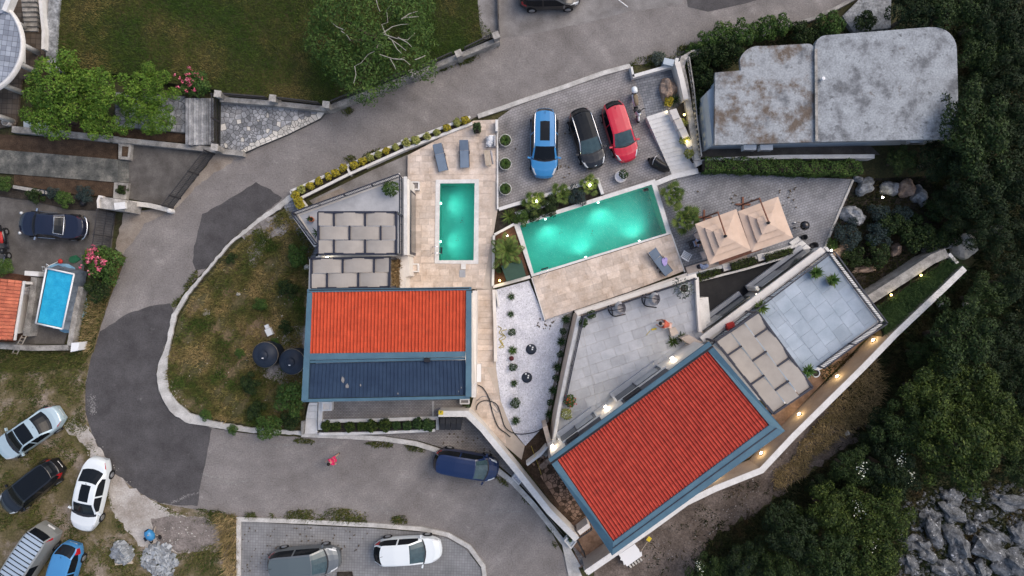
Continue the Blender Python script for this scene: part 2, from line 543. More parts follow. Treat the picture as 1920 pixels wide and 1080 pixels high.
M['stonewall'] = mat('rubble_wall_stone', (.22, .205, .185), (.46, .43, .395), 2.5, .9, obr=.2, speck=.25, sscale=14)
M['roofconcrete'] = mat('weathered_roof_concrete', (.13, .137, .147), (.31, .332, .352), 1.0, .85, speck=.3, sscale=9, c3=(.25, .266, .283), detail=12, lo=.37, hi=.60, stain=[((.10, .082, .07), 1.1, .62, .12), ((.10, .105, .11), 2.6, .575, .12)])
M['roofstain'] = mat('brown_roof_stain', (.13, .137, .147), (.32, .338, .355), 1.1, .9, speck=.25, sscale=9, c3=(.29, .305, .32), detail=11, lo=.34, hi=.62, stain=[((.125, .098, .078), .62, .475, .13), ((.12, .115, .11), 2.6, .585, .12)])
M['bluewall'] = mat('pale_blue_grey_wall', (.36, .42, .47), (.45, .50, .55), 1.0, .8)
M['tile1'] = mat('orange_roof_tile', (.43, .054, .019), (.52, .073, .027), 2.0, .7, obr=.09, speck=.12, sscale=14, stain=((.30, .065, .035), 1.4, .60, .12))
M['tile2'] = mat('red_roof_tile', (.36, .038, .024), (.45, .056, .033), 2.0, .7, obr=.09, speck=.12, sscale=14, stain=((.24, .045, .03), 1.4, .60, .12))
M['tile3'] = mat('faded_terracotta_tile', (.36, .10, .06), (.50, .16, .09), 2.0, .75, obr=.16, speck=.15, sscale=14)
M['under'] = mat('roof_underlay', (.10, .02, .012), (.14, .025, .018), 2.0, .9)
M['bluemetal'] = mat('blue_grey_flashing', (.058, .122, .172), (.078, .155, .208), 1.3, .6, metal=.0, speck=.05, sscale=8)
M['darkmetalroof'] = mat('dark_blue_roof_sheet', (.013, .030, .066), (.022, .045, .088), 1.4, .7, metal=.0, speck=.12, sscale=12)
M['fabric'] = mat('beige_shade_fabric', (.315, .285, .255), (.37, .335, .298), 1.2, .9, obr=.05, speck=.04, sscale=60)
M['umbrella'] = mat('peach_canvas', (.55, .41, .315), (.63, .475, .37), 1.5, .9, speck=.05, sscale=40)
M['black'] = mat('black_powder_coat', (.018, .018, .022), None, rough=.5)
M['iron'] = mat('dark_wrought_iron', (.030, .030, .034), (.055, .05, .05), 6, .7)
M['rail'] = mat('dark_navy_rail', (.026, .029, .045), None, rough=.45)
M['wood'] = mat('varnished_wood', (.15, .055, .032), (.22, .085, .05), 5, .5)
M['palewood'] = mat('pale_weathered_wood', (.40, .33, .25), (.52, .45, .36), 5, .8)
M['chrome'] = mat('chrome', (.72, .73, .75), None, rough=.2, metal=.9)
M['steel'] = mat('brushed_steel', (.5, .5, .52), None, rough=.3, metal=.8)
M['pooltile'] = mat('turquoise_pool_tile', (.028, .40, .335), (.04, .46, .38), 1.5, .5, speck=.06, sscale=16)
M['bluepool'] = mat('blue_pool_liner', (.012, .30, .52), (.03, .40, .62), 2.5, .5, speck=.08, sscale=10)
M['water'] = water_mat('pool_water', (.82, .97, .94))
M['tarp'] = mat('grey_blue_tarpaulin', (.10, .125, .16), (.19, .225, .27), 2.2, .6, bump=.6, bscale=5)
M['bluetarp'] = mat('light_blue_groundsheet', (.13, .30, .45), (.28, .46, .60), 1.6, .6, bump=.5, bscale=4)
M['lounge'] = mat('blue_grey_sling', (.135, .18, .245), (.165, .215, .285), 2, .8)
M['plasticwhite'] = mat('white_plastic', (.74, .74, .74), None, rough=.5)
M['plasticblack'] = mat('black_plastic', (.016, .017, .02), (.028, .029, .033), 4, .5)
M['tank'] = mat('dark_blue_tank_plastic', (.014, .021, .036), (.022, .031, .050), 2, .5)
M['red'] = mat('red_plastic', (.42, .03, .025), None, rough=.5)
M['yellow'] = mat('yellow_plastic', (.62, .47, .03), None, rough=.5)
M['green'] = mat('dark_green_box', (.028, .065, .045), (.038, .08, .056), 2, .6)
M['terracotta'] = mat('terracotta', (.46, .17, .085), None, rough=.8)
M['cushion'] = mat('grey_cushion', (.36, .34, .345), (.44, .42, .425), 4, .9)
M['wicker'] = mat('pale_wicker', (.30, .29, .30), (.46, .45, .46), 20, .8)
M['boulder'] = mat('brown_boulder', (.20, .14, .105), (.38, .28, .215), 2.2, .9, speck=.3, sscale=8, bump=.8, bscale=7)
M['rock'] = mat('grey_limestone', (.13, .135, .14), (.33, .34, .35), 1.8, .9, speck=.5, sscale=7, bump=.9, bscale=6, isl=.12)
M['lichen'] = mat('lichen_limestone', (.055, .058, .062), (.17, .178, .188), 2.0, .9, speck=.5, sscale=9, bump=1.0, bscale=7, stain=((.48, .49, .51), 3.6, .615, .03))
M['paleblock'] = mat('pale_paving_block', (.22, .235, .25), (.33, .35, .365), 2.0, .85, isl=.35)
M['pavers'] = paver_mat('parking_pavers', (.245, .233, .232), (.295, .28, .278), (.13, .124, .12), R(-18))
M['pavers2'] = paver_mat('lot_pavers', (.205, .205, .208), (.245, .245, .248), (.155, .155, .155), R(2), .18, .18, .2, 0.0)
M['pavers3'] = paver_mat('terrace_pavers', (.215, .198, .187), (.275, .253, .237), (.10, .09, .085), R(0), .2, .1, .3)
M['bigpavers'] = paver_mat('smooth_block_paving', (.16, .17, .19), (.235, .245, .27), (.08, .085, .095), R(-12), .34, .17, .25)
M['patiopavers'] = paver_mat('patio_pavers', (.24, .242, .258), (.30, .302, .318), (.13, .132, .138), R(-18), .2, .17, .3)
M['cobble'] = paver_mat('balcony_paving', (.20, .22, .26), (.34, .37, .42), (.08, .09, .11), R(8), .32, .32, .25, 0.0)
M['verandatile'] = paver_mat('veranda_tile', (.10, .075, .055), (.155, .125, .10), (.045, .035, .028), R(3), .34, .34, .3, 0.0)
M['siena'] = mat('brown_corridor_paving', (.16, .095, .06), (.31, .20, .14), 1.6, .7, obr=.3, speck=.2, sscale=9)
M['bark'] = mat('bark', (.07, .055, .04), (.13, .105, .08), 5, .95)
M['palebranch'] = mat('bare_pale_branch', (.26, .24, .20), (.36, .34, .295), 4, .9)


def leaf(name, c1, c2, tipc=None, tipf=0.75, scale=.9):
 return mat(name, c1, c2, scale, .7, isl=.42, spec=.25, obj=True, tint=(tipc, tipf) if tipc else None)


M['leaf_forest'] = leaf('forest_leaf', (.008, .021, .005), (.026, .048, .010), (.062, .095, .020), .78, 1.3)
M['leaf_deep'] = leaf('deep_green_leaf', (.005, .014, .004), (.016, .032, .008), (.036, .056, .014), .80, 1.3)
M['leaf_olive'] = leaf('olive_leaf', (.011, .026, .004), (.042, .068, .009), (.10, .13, .022), .76, 1.3)
M['leaf_bright'] = leaf('bright_leaf', (.045, .105, .010), (.090, .165, .016), (.15, .21, .03), .78)
M['leaf_mid'] = leaf('mid_leaf', (.030, .070, .012), (.060, .110, .020), (.11, .16, .035), .78)
M['leaf_yellow'] = leaf('golden_leaf', (.26, .22, .02), (.44, .34, .03), (.14, .17, .03), .6)
M['leaf_lime'] = leaf('variegated_leaf', (.16, .19, .035), (.29, .29, .08), (.42, .40, .17), .72)
M['leaf_shrub'] = leaf('shrub_leaf', (.018, .042, .012), (.036, .072, .018), (.07, .11, .03), .82)
M['leaf_silver'] = leaf('silvery_leaf', (.05, .065, .05), (.085, .105, .085), (.14, .16, .13), .8)
M['leaf_blue'] = leaf('blue_green_leaf', (.018, .034, .034), (.034, .055, .052), (.05, .075, .07), .8)
M['leaf_palm'] = leaf('palm_leaf', (.045, .085, .014), (.10, .145, .028), (.17, .19, .05), .75)
M['leaf_agave'] = leaf('agave_leaf', (.030, .075, .012), (.065, .12, .022), (.12, .17, .035), .8)
M['flower_pink'] = leaf('pink_flower', (.48, .07, .13), (.62, .14, .20), (.70, .30, .34), .7)
M['flower_red'] = leaf('red_flower', (.40, .05, .03), (.5, .09, .04))
M['flower_white'] = leaf('white_flower', (.45, .47, .38), (.60, .62, .50))
M['drygrass'] = leaf('dry_grass', (.26, .17, .08), (.38, .27, .14), (.48, .36, .20), .7)
M['blade_green'] = mat('green_blade', (.030, .052, .010), (.085, .095, .024), .45, .8, isl=.45, spec=.2, tint=((.17, .14, .055), .72))
M['blade_lawn'] = mat('lawn_blade', (.036, .070, .008), (.155, .125, .042), .30, .8, isl=.45, spec=.2, c3=(.060, .078, .014), lo=.4, hi=.64)
M['blade_island'] = mat('island_blade', (.050, .080, .014), (.27, .20, .085), .55, .8, isl=.5, spec=.2, c3=(.125, .115, .036), lo=.38, hi=.64)
M['blade_yellow'] = mat('straw_blade', (.19, .145, .06), (.42, .31, .16), .6, .85, isl=.4, spec=.2)
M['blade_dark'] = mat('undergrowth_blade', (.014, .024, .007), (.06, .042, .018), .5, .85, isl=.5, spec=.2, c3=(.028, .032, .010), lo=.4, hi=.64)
M['glass'] = mat('dark_car_glass', (.008, .010, .013), None, rough=.12, spec=.22)
M['glassteal'] = mat('windscreen_glass', (.030, .055, .062), (.045, .08, .088), 3, .08, spec=.7)
M['pane'] = mat('house_window_glass', (.035, .042, .048), (.09, .105, .11), .6, .1, spec=.6)
M['paneclear'] = mat('frosted_pane', (.30, .31, .32), (.40, .41, .42), .7, .2, spec=.5)
M['tyre'] = mat('tyre_rubber', (.014, .014, .015), None, rough=.9)
M['rim'] = mat('alloy_rim', (.42, .43, .45), None, rough=.3, metal=.7)
M['lens'] = mat('headlight_lens', (.55, .57, .58), None, rough=.15, spec=.6)
M['tail'] = mat('tail_light', (.40, .012, .018), None, rough=.15, spec=.6)
M['skin'] = mat('skin', (.44, .255, .185), None, rough=.6)
M['hair'] = mat('dark_hair', (.018, .013, .011), None, rough=.7)
M['lampwarm'] = glow_mat('warm_lamp', (1.0, .78, .42), 14)
M['lampwhite'] = glow_mat('white_lamp', (1.0, .93, .78), 14)
M['lampyellow'] = glow_mat('yellow_lamp', (1.0, .80, .25), 7)
M['lamppool'] = glow_mat('pool_lamp', (.75, 1.0, .93), 10)


def paint(name, c, rough=.28, metal=0.0):
 return mat(name, c, None, rough=rough, metal=metal, coat=.5, spec=.4)


def lamp(name, loc, power, col=(1, .75, .4), r=.06, parent=None):
 d = bpy.data.lights.new(name, 'POINT'); d.energy = power; d.color = col; d.shadow_soft_size = r
 o = bpy.data.objects.new(name, d); COL.objects.link(o)
 if parent is not None:
  o.parent = parent; o.location = Vector(loc) - ORG[parent]
 else:
  o.location = loc
 return o


ORD = ['first', 'second', 'third', 'fourth', 'fifth', 'sixth', 'seventh', 'eighth', 'ninth', 'tenth', 'eleventh', 'twelfth',
       'thirteenth', 'fourteenth', 'fifteenth', 'sixteenth', 'seventeenth', 'eighteenth', 'nineteenth', 'twentieth']
# ================================================================== THE SETTING
def struct(name, mb, m, parent=None, smooth=False):
 o = mb.build(name, m, parent, smooth)
 if parent is None: o['kind'] = 'structure'
 return o


def rough(pts, amp=1.6, step=9, seed=0):
 rr = random.Random(len(pts) + seed + int(pts[0][0])); out = []
 for i in range(len(pts)):
  a_, b_ = Vector(pts[i]), Vector(pts[(i+1) % len(pts)]); n = max(1, int((b_ - a_).length / step))
  for q in range(n):
   p = a_.lerp(b_, q / n); out.append((p.x + rr.uniform(-amp, amp), p.y + rr.uniform(-amp, amp)))
 return out


def sheet(name, pts, z, m, amp=0.0):
 if amp: pts = rough(pts, amp)
 mb = MB(); mb.sheet(PP(pts, z), z); return struct(name, mb, m)


def slab(name, pts, z0, z1, m, holes=()):
 mb = MB(); mb.prism(PP(pts, z1), z0, z1, holes=holes); return struct(name, mb, m)


ZD = .30                       # level of the pool decks
SP_OUT, SP_IN = [(817, 337), (898, 336), (897, 495), (815, 494)], [(825, 344), (890, 343.5), (888, 488), (823, 488)]
BP_OUT, BP_IN = [(963, 420), (1228, 336), (1259, 438), (997, 519)], [(975, 423.5), (1222, 346), (1250, 437), (1001, 513)]
holes = [shrink(ccw(PP(h, ZD)), .12) for h in (SP_OUT, BP_OUT)]
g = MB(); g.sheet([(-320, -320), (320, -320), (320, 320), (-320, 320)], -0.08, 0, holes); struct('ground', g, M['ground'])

inner = [(560, 352), (545, 365), (522, 384), (480, 412), (430, 452), (385, 505), (345, 548), (322, 592), (312, 640), (300, 672),
         (292, 700), (298, 735), (318, 768), (345, 787), (400, 803), (470, 814), (560, 819), (640, 822), (720, 826), (790, 836), (850, 858)]
outer = [(612, 203), (480, 272), (410, 288), (322, 388), (246, 398), (216, 466), (236, 482), (222, 520), (205, 562), (190, 608), (170, 672),
         (160, 720), (160, 772), (172, 815), (190, 850), (215, 888), (262, 925), (300, 944), (352, 953), (450, 968), (600, 978),
         (720, 984), (800, 1000), (870, 1028), (905, 1062), (915, 1100)]
road = ([(1640, -30), (1590, 6), (1520, 38), (1440, 66), (1330, 92), (1285, 112), (1185, 122), (1130, 142), (960, 205), (900, 216), (760, 284), (640, 330)]
  + inner + [(935, 885), (985, 935), (1028, 988), (1062, 1050), (1078, 1100)] + outer[::-1]
  + [(700, 168), (800, 133), (935, 78), (935, -30)])
sheet('road', road, 0.0, M['road'], .8)
sheet('upper_parking_lot', [(935, -30), (936, 72), (985, 66), (1090, 45), (1180, 22), (1280, 8), (1284, -30)], 0.006, M['lotconcrete'], 1)
sheet('asphalt_patch_road', [(205, 610), (240, 586), (288, 573), (318, 569), (326, 580), (312, 640), (300, 672), (292, 700), (298, 735), (318, 768), (345, 787),
                             (396, 803), (385, 870), (373, 920), (371, 949), (330, 946), (300, 943), (262, 924), (215, 887), (190, 850), (172, 815),
                             (160, 772), (160, 722), (170, 672), (187, 622)], 0.006, M['asphalt'], 1.3)
sheet('asphalt_patch_road', [(362, 490), (364, 462), (380, 402), (430, 372), (480, 342), (506, 356), (530, 372), (480, 412), (430, 452), (385, 505), (366, 506)], 0.006, M['asphalt'], 1.2)
sheet('asphalt_patch_road', [(1282, -30), (1290, 13), (1328, 22), (1400, 6), (1480, -20), (1490, -30)], 0.010, M['asphalt'])
sheet('dusty_road_apron', [(405, 289), (470, 276), (440, 300), (380, 340), (330, 392), (270, 420), (248, 452), (230, 478), (216, 467), (232, 400), (322, 389)], 0.008, M['tan'], 2.5)

# worn painted streaks on the road: thin flat paint, broken up by wear
chalk = M['chalk']
for pts, w in (([(380, 888), (408, 897), (445, 908)], 3), ([(388, 908), (430, 907), (478, 898)], 3), ([(320, 944), (340, 934), (352, 928), (372, 924)], 3.5),
               ([(500, 836), (570, 832), (640, 833)], 6), 
               ([(172, 745), (175, 762), (173, 774)], 9), ([(620, 228), (630, 262), (638, 290)], 3), ([(660, 310), (720, 282), (780, 262)], 7),
               ([(690, 957), (716, 951), (738, 960)], 14), ([(910, 962), (940, 958), (980, 960)], 6)):
 mb = MB(); n_ = sum((Vector(b_) - Vector(a_)).length for a_, b_ in zip(pts, pts[1:])) * w / 5
 for q in range(int(n_ * 3.5)):
  sg_ = rnd.randrange(len(pts) - 1); p = Vector(pts[sg_]).lerp(Vector(pts[sg_+1]), rnd.random()) + Vector((rnd.gauss(0, w * .4), rnd.gauss(0, w * .4)))
  c_ = P(p.x, p.y, .012); k0 = rnd.uniform(.012, .035)
  mb.sheet([(c_.x + k0 * rnd.uniform(.5, 1.5) * math.cos(a_), c_.y + k0 * rnd.uniform(.5, 1.5) * math.sin(a_)) for a_ in (0, 1.3, 2.5, 3.8, 5.0)], .0121 + q * 2e-6)
 struct('road_marking', mb, chalk)['kind'] = 'stuff'

sheet('gravel_field', [(-40, 640), (0, 655), (140, 660), (150, 640), (160, 560), (200, 470), (236, 482), (222, 520), (205, 562), (190, 608), (170, 672), (160, 720), (160, 772),
                       (172, 815), (190, 850), (215, 888), (262, 925), (300, 944), (352, 953), (447, 968), (447, 1100), (-40, 1100)], 0.012, M['dirt'])
sheet('sandy_patch_ground', [(165, 800), (190, 850), (215, 888), (262, 925), (300, 948), (330, 965), (380, 972), (412, 985), (414, 1010), (385, 1030), (335, 1036), (290, 1030),
                             (262, 1022), (235, 990), (212, 962), (200, 930), (190, 880), (160, 840), (120, 800), (140, 782)], 0.016, M['sand'], 4)
sheet('dirt_patch_ground', [(285, 972), (330, 966), (385, 972), (412, 985), (414, 1010), (385, 1032), (335, 1034), (300, 1028), (286, 1000)], 0.020, M['greydirt'], 3.5)
sheet('verge_ground', [(-40, 652), (140, 660), (150, 640), (160, 560), (200, 470), (236, 482), (222, 520), (205, 562), (190, 608), (176, 660), (150, 680), (60, 690), (-40, 700)], 0.016, M['island'])
slab('island_bank', [(540, 388), (522, 398), (480, 426), (440, 462), (398, 510), (358, 556), (334, 600), (322, 650), (312, 690), (312, 720),
                     (330, 752), (360, 772), (410, 788), (480, 799), (566, 803), (575, 755), (570, 660), (578, 545), (583, 500), (596, 468), (570, 420)], -.05, 0.10, M['island'])
sheet('pale_scree_ground', [(448, 440), (490, 408), (520, 402), (548, 420), (530, 440), (505, 446), (490, 470), (488, 498), (475, 505), (462, 480), (470, 455)], 0.106, M['greygravel'], 4)
sheet('bare_earth_ground', [(470, 585), (505, 590), (520, 620), (512, 640), (470, 650), (450, 690), (440, 680), (455, 640), (462, 610)], 0.106, M['barearth'], 5)
sheet('tank_gravel_ground', [(545, 612), (572, 610), (572, 705), (545, 728), (505, 712), (475, 690), (490, 690), (520, 660)], 0.110, M['greygravel'], 3)

# kerb round the island: one strip, wider where concrete has been smeared over it
kp = [(x, y, w * (.8 if w < 16 else .9)) for x, y, w in [(548, 368, 13), (522, 388, 13), (480, 417, 9), (430, 457, 6), (388, 507, 6), (350, 552, 8), (326, 592, 12), (317, 640, 10), (306, 680, 17), (303, 700, 22),
      (308, 735, 20), (326, 764, 25), (352, 783, 22), (400, 796, 15), (470, 807, 12), (565, 812, 9)]]
a, b = [], []
for i, (x, y, w) in enumerate(kp):
 p0 = Vector(kp[max(i-1, 0)][:2]); p1 = Vector(kp[min(i+1, len(kp)-1)][:2]); d = (p1 - p0).normalized()
 n = Vector((-d.y, d.x)); a.append(Vector((x, y)) + n * w/2); b.append(Vector((x, y)) - n * w/2)
slab('kerb', rough([tuple(p) for p in a + b[::-1]], 1.1, 7), -.02, 0.15, M['kerb'])
mb = MB(); mb.prism(offset_line(PP([(565, 815), (640, 818), (720, 823), (780, 832), (830, 848), (860, 862)], .13), .32), -.02, .13); struct('kerb', mb, M['kerb'])
mb = MB(); mb.prism(offset_line(PP([(928, 878), (962, 905), (1000, 946), (1035, 990), (1060, 1022), (1085, 1064)], .13), .34), -.02, .13); struct('kerb', mb, M['kerb'])
slab('concrete_strip', [(1052, 1012), (1066, 1020), (1086, 1068), (1100, 1100), (1070, 1100), (1062, 1060)], -.02, .10, M['kerb'])
slab('pavement', [(598, 809), (640, 812), (720, 817), (785, 826), (840, 843), (866, 855), (935, 872), (966, 898), (1006, 940), (1042, 986), (1068, 1016), (1090, 1060), (1110, 1062),
                  (1040, 985), (960, 880), (905, 815), (875, 782), (822, 782), (822, 806), (600, 814)], -.02, .09, M['pavers3'])
# lower paved lot with its white kerb
slab('paved_parking_lot', [(450, 978), (560, 984), (700, 991), (790, 998), (835, 1008), (872, 1028), (902, 1066), (906, 1110), (450, 1110)], -.02, .03, M['pavers2'])
mb = MB(); mb.prism(offset_line(PP([(447, 1110), (447, 974), (560, 978), (700, 985), (790, 992), (840, 1003), (880, 1026), (906, 1062), (912, 1110)], .13), .28), -.02, .13)
struct('kerb', mb, M['kerb'])
slab('bottom_planting_bed', [(632, 1073), (660, 1072), (668, 1110), (628, 1110)], 0, .1, M['bedsoil'])

# upper paved parking, patio, planters' bases
slab('paved_parking_lot', [(934, 222), (960, 203), (1130, 140), (1183, 124), (1190, 140), (1265, 122), (1285, 205), (1250, 208), (1213, 218), (1262, 328), (1229, 337),
                           (1132, 367), (1122, 338), (1000, 372), (934, 392)], -.02, .03, M['pavers'])
sheet('block_paving_road', [(1186, 140), (1264, 126), (1283, 203), (1212, 222), (1206, 190)], .036, M['bigpavers'])
mb = MB(); mb.prism(offset_line(PP([(896, 218), (940, 203), (1000, 182), (1060, 162), (1130, 137), (1182, 123)], .12), .30), -.02, .12); struct('kerb', mb, M['kerb'])
slab('patio', [(1231, 347), (1310, 323), (1600, 336), (1548, 462), (1500, 474), (1486, 470), (1330, 502), (1284, 511), (1256, 436)], -.02, .02, M['patiopavers'])
mb = MB(); mb.prism(offset_line(PP([(1600, 337), (1572, 402), (1546, 466)], .08), .14), -.02, .08); struct('kerb', mb, M['kerb'])
slab('courtyard_asphalt', [(1300, 532), (1496, 476), (1532, 470), (1328, 628), (1306, 640)], -.02, .02, M['darkasphalt'])
slab('corridor_floor', [(1640, 610), (1618, 640), (1560, 700), (1458, 806), (1405, 858), (1318, 900), (1274, 922), (1200, 974), (1095, 1046), (1080, 1030), (1300, 860), (1470, 740)], -.02, .02, M['siena'])
slab('concrete_strip', [(592, 388), (580, 376), (700, 318), (764, 290), (764, 335), (700, 352), (620, 384)], -.02, .02, M['lotconcrete'])
sheet('grit_ground', [(586, 384), (596, 372), (640, 352), (655, 362), (620, 382), (598, 392)], .026, M['tan'])
slab('paved_path', [(532, 388), (548, 372), (580, 432), (596, 470), (583, 500), (568, 460)], -.02, .12, M['bigpavers'])

# lawn and what lies left of it
slab('lawn', [(108, -30), (895, -30), (903, 40), (930, 68), (857, 98), (770, 134), (700, 160), (612, 196), (510, 184), (410, 172), (388, 164), (330, 158), (240, 140), (104, 130), (99, 60)], -.05, .5, M['lawn'])
slab('concrete_path', [(893, -30), (934, -30), (934, 68), (905, 74), (899, 40)], -.05, .52, M['lotconcrete'])
flag = slab('flagstone_path', [(414, 186), (612, 208), (602, 222), (540, 252), (482, 276), (456, 289), (412, 277)], -.02, .22, M['mortar'])
cells = voronoi(PP([(415, 188), (610, 210), (601, 222), (540, 252), (482, 276), (457, 287), (413, 275)], .24), 190, 3)
edge = [P(610, 212, .24).xy, P(457, 287, .24).xy]
pale, grey = [], []
for c in cells:
 m_ = sum(c, Vector((0, 0))) / len(c)
 dd = abs((edge[1]-edge[0]).normalized().cross(m_ - edge[0]))
 (pale if dd < .32 or rnd.random() < .07 else grey).append(c)
pieces(flag, 'flagstone', grey, .2, .045, M['flag'], .035, .012)
pieces(flag, 'flagstone', pale, .2, .05, M['flagpale'], .035, .012)
flag2 = slab('flagstone_terrace', [(215, 172), (348, 180), (348, 250), (215, 238)], -.02, .22, M['mortar'])
pieces(flag2, 'flagstone', voronoi(PP([(216, 173), (347, 181), (347, 249), (216, 237)], .24), 90, 5), .2, .045, M['flag'], .035, .012)
st = MB()
slab('mulch_bed', [(-30, 250), (220, 266), (220, 300), (-30, 279)], -.05, .12, M['mulch'])
slab('mulch_bed', [(26, 322), (216, 342), (214, 369), (150, 366), (26, 346)], -.05, .12, M['mulch'])
slab('garden_path', [(-30, 278), (222, 299), (222, 342), (-30, 322)], -.05, .20, M['pathconcrete'])
slab('concrete_yard', [(240, 268), (404, 287), (322, 388), (238, 372)], -.05, .025, M['yard'])
slab('driveway', [(-30, 362), (60, 374), (125, 390), (184, 394), (216, 398), (208, 466), (160, 472), (158, 500), (148, 560), (120, 645), (-30, 645)], -.05, .022, M['yard'])
slab('veranda_floor', [(-30, -30), (70, -30), (82, 60), (85, 128), (40, 150), (30, 235), (-30, 245)], -.05, .10, M['verandatile'])
slab('soil_bed', [(85, 222), (350, 245), (350, 268), (85, 248)], -.05, .06, M['mulch'])
slab('soil_bed', [(-30, 345), (26, 350), (150, 368), (216, 372), (216, 396), (125, 392), (60, 376), (-30, 364)], -.05, .1, M['bedsoil'])

# right hand side: slope under the trees
sheet('bare_slope_ground', [(1090, 1120), (1130, 1055), (1205, 990), (1290, 935), (1400, 880), (1440, 850), (1530, 770), (1600, 690), (1640, 660), (1650, 720), (1600, 830), (1500, 900), (1420, 960), (1330, 1010), (1290, 1110)], -.05, M['purpledirt'], 8)
sheet('garden_soil_ground', [(1604, 336), (1740, 330), (1790, 440), (1740, 480), (1620, 560), (1560, 480), (1546, 466)], -.05, M['bedsoil'])
sheet('rocky_slope_ground', [(1680, 905), (1760, 880), (1960, 880), (1960, 1110), (1660, 1110)], -.05, M['ground'])
slab('alley_paving', [(1300, 250), (1340, 180), (1345, 270), (1620, 262), (1650, 290), (1312, 296)], -.05, .03, M['yard'])

# gravel garden and dirt pit
slab('gravel_garden', [(930, 543), (992, 526), (1022, 598), (1074, 583), (1052, 680), (1028, 790), (985, 836), (962, 808), (940, 760), (930, 690)], -.02, .06, M['gravel'])
sheet('planting_bed_soil', [(1058, 592), (1074, 584), (1052, 680), (1028, 792), (1022, 790), (1046, 680)], .066, M['greygravel'])
mb = MB(); mb.prism(offset_line(PP([(967, 625), (970, 680), (973, 740), (974, 780)], .075), .03), .05, .075); struct('gravel_edging_strip', mb, M['steel'])
pit = slab('dirt_pit_ground', [(958, 842), (985, 834), (1030, 790), (1045, 850), (1104, 960), (1092, 1004), (1060, 975)], -.02, .03, M['mulch'])
pieces(pit, 'paving_stone', [c for c in voronoi(PP([(992, 862), (1030, 836), (1044, 852), (1096, 950), (1084, 984), (1050, 950)], .04), 130, 9) if rnd.random() < .8], .03, .03, M['siena'], .05, .02)
slab('lower_landing', [(1062, 985), (1102, 965), (1150, 1030), (1128, 1050), (1086, 1066)], -.02, .05, M['siena'])
# ================================================================== WALLS, RAILINGS
def wall(label, pts, z0, z1, w, m=None, cat='wall', name='garden_wall', cap=None, group=None, side=0.0):
 """a wall along a pixel polyline (its top centre line), with an optional cap slab as a part"""
 line = PP(pts, z1)
 mb = MB(); mb.prism(offset_line(line, w, side), z0, z1 - (.05 if cap else 0))
 o = mb.build(name, m or M['white'])
 tag(o, label, cat, group)
 if cap:
  c = MB(); c.prism(offset_line(line, w + .05, side), z1 - .05 + .002, z1 + .002)
  c.build('cap', cap, o)
 return o


def railing(label, pts, z0, h, spacing=.12, post=1.6, m=None, group=None, bar_r=.011, name='railing', cat='railing', world=None):
 m = m or M['rail']
 line = [Vector((p.x, p.y)) for p in (world or PP(pts, z0))]
 root = empty(name, (line[0].x, line[0].y, z0), label, cat, group)
 for zz, r in ((z0 + h, .035), (z0 + .08, .022)):
  t = MB(); t.prism(offset_line(line, 2 * r), zz - r, zz + r); t.build('rail', m, root)
 bars = MB()
 for a_, b_ in zip(line, line[1:]):
  d = b_ - a_; n = max(1, round(d.length / post))
  for i in range(n + 1):
   if i == n and b_ is not line[-1]: continue
   p = a_ + d * i / n
   t = MB(); t.box(p.x-.025, p.x+.025, p.y-.025, p.y+.025, z0, z0 + h - .036); t.build('post', m, root)
  nb = max(1, int(d.length / spacing))
  for i in range(nb):
   p = a_ + d * (i + .5) / nb
   bars.box(p.x-bar_r, p.x+bar_r, p.y-bar_r, p.y+bar_r, z0 + .1, z0 + h - .03)
 bars.build('bars', m, root)['kind'] = 'stuff'
 return root


# lawn boundary: wall, stone pillars and iron railings
wall('low grey stone wall between lawn and flagstone path', [(412, 186), (510, 193), (612, 204)], 0, .75, .32, M['oldwall'])
lw = wall('long rubble stone wall holding the lawn above the road', [(612, 204), (700, 170), (770, 142), (857, 106), (935, 74)], 0, .75, .34, M['oldwall'])
for i in range(84):                                  # the rubble course at the foot of the wall, stone by stone
 t_ = (i + .5) / 84; p = P(616 + t_ * 316, 207 - t_ * 128, 0)
 mb = MB(); s_ = rnd.uniform(.10, .17)
 mb.obox(p.xy + Vector((rnd.uniform(-.03, .03), rnd.uniform(-.08, .04))), (1, .4 + rnd.uniform(-.2, .2)), s_ * 2, s_, 0, rnd.uniform(.18, .5))
 mb.build('stone', M['stonewall'], lw)
for i, (x, y, lb) in enumerate(((930, 66, 'stone gate pillar at the upper end of the lawn wall beside the concrete path'),
        (860, 100, 'square stone pillar on the lawn wall just right of the big tree'),
        (774, 136, 'stone pillar on the lawn wall half hidden under the big tree'),
        (611, 196, 'stone pillar at the bend of the lawn wall where the flagstones end'),
        (511, 184, 'square stone pillar midway along the flagstone path wall'),
        (408, 176, 'stone pillar on top of the stair gate beside pink oleander'),
        (402, 276, 'stone pillar at the foot of the stair gate by the road'))):
 p = P(x, y, 1.4); r = empty('stone_pillar', (p.x, p.y, 0), lb, 'pillar', 'stone pillars of the garden wall')
 d = (1, .42) if y < 150 else (1, -.12)
 m_ = MB(); m_.obox((0, 0), d, .36, .36, 0, 1.36); m_.build('shaft', M['oldwall'], r, world=False)
 m_ = MB(); m_.obox((0, 0), d, .44, .44, 1.362, 1.44); m_.build('cap', M['stonewall'], r, world=False)
for lb, pts in (('dark iron railing on the flagstone path wall near the stair gate', [(425, 180), (502, 186)]),
    ('dark iron railing on the flagstone path wall near the bend', [(524, 187), (600, 196)]),
    ('dark iron railing on the lawn wall left of the big tree', [(624, 194), (700, 163), (760, 139)]),
    ('dark iron railing on the lawn wall between tree and square pillar', [(788, 131), (848, 104)]),
    ('dark iron railing on the lawn wall at its upper road end', [(872, 95), (921, 71)])):
 railing(lb, pts, .75, .6, .11, 2.2, M['iron'], 'iron railings on the lawn wall', .014)

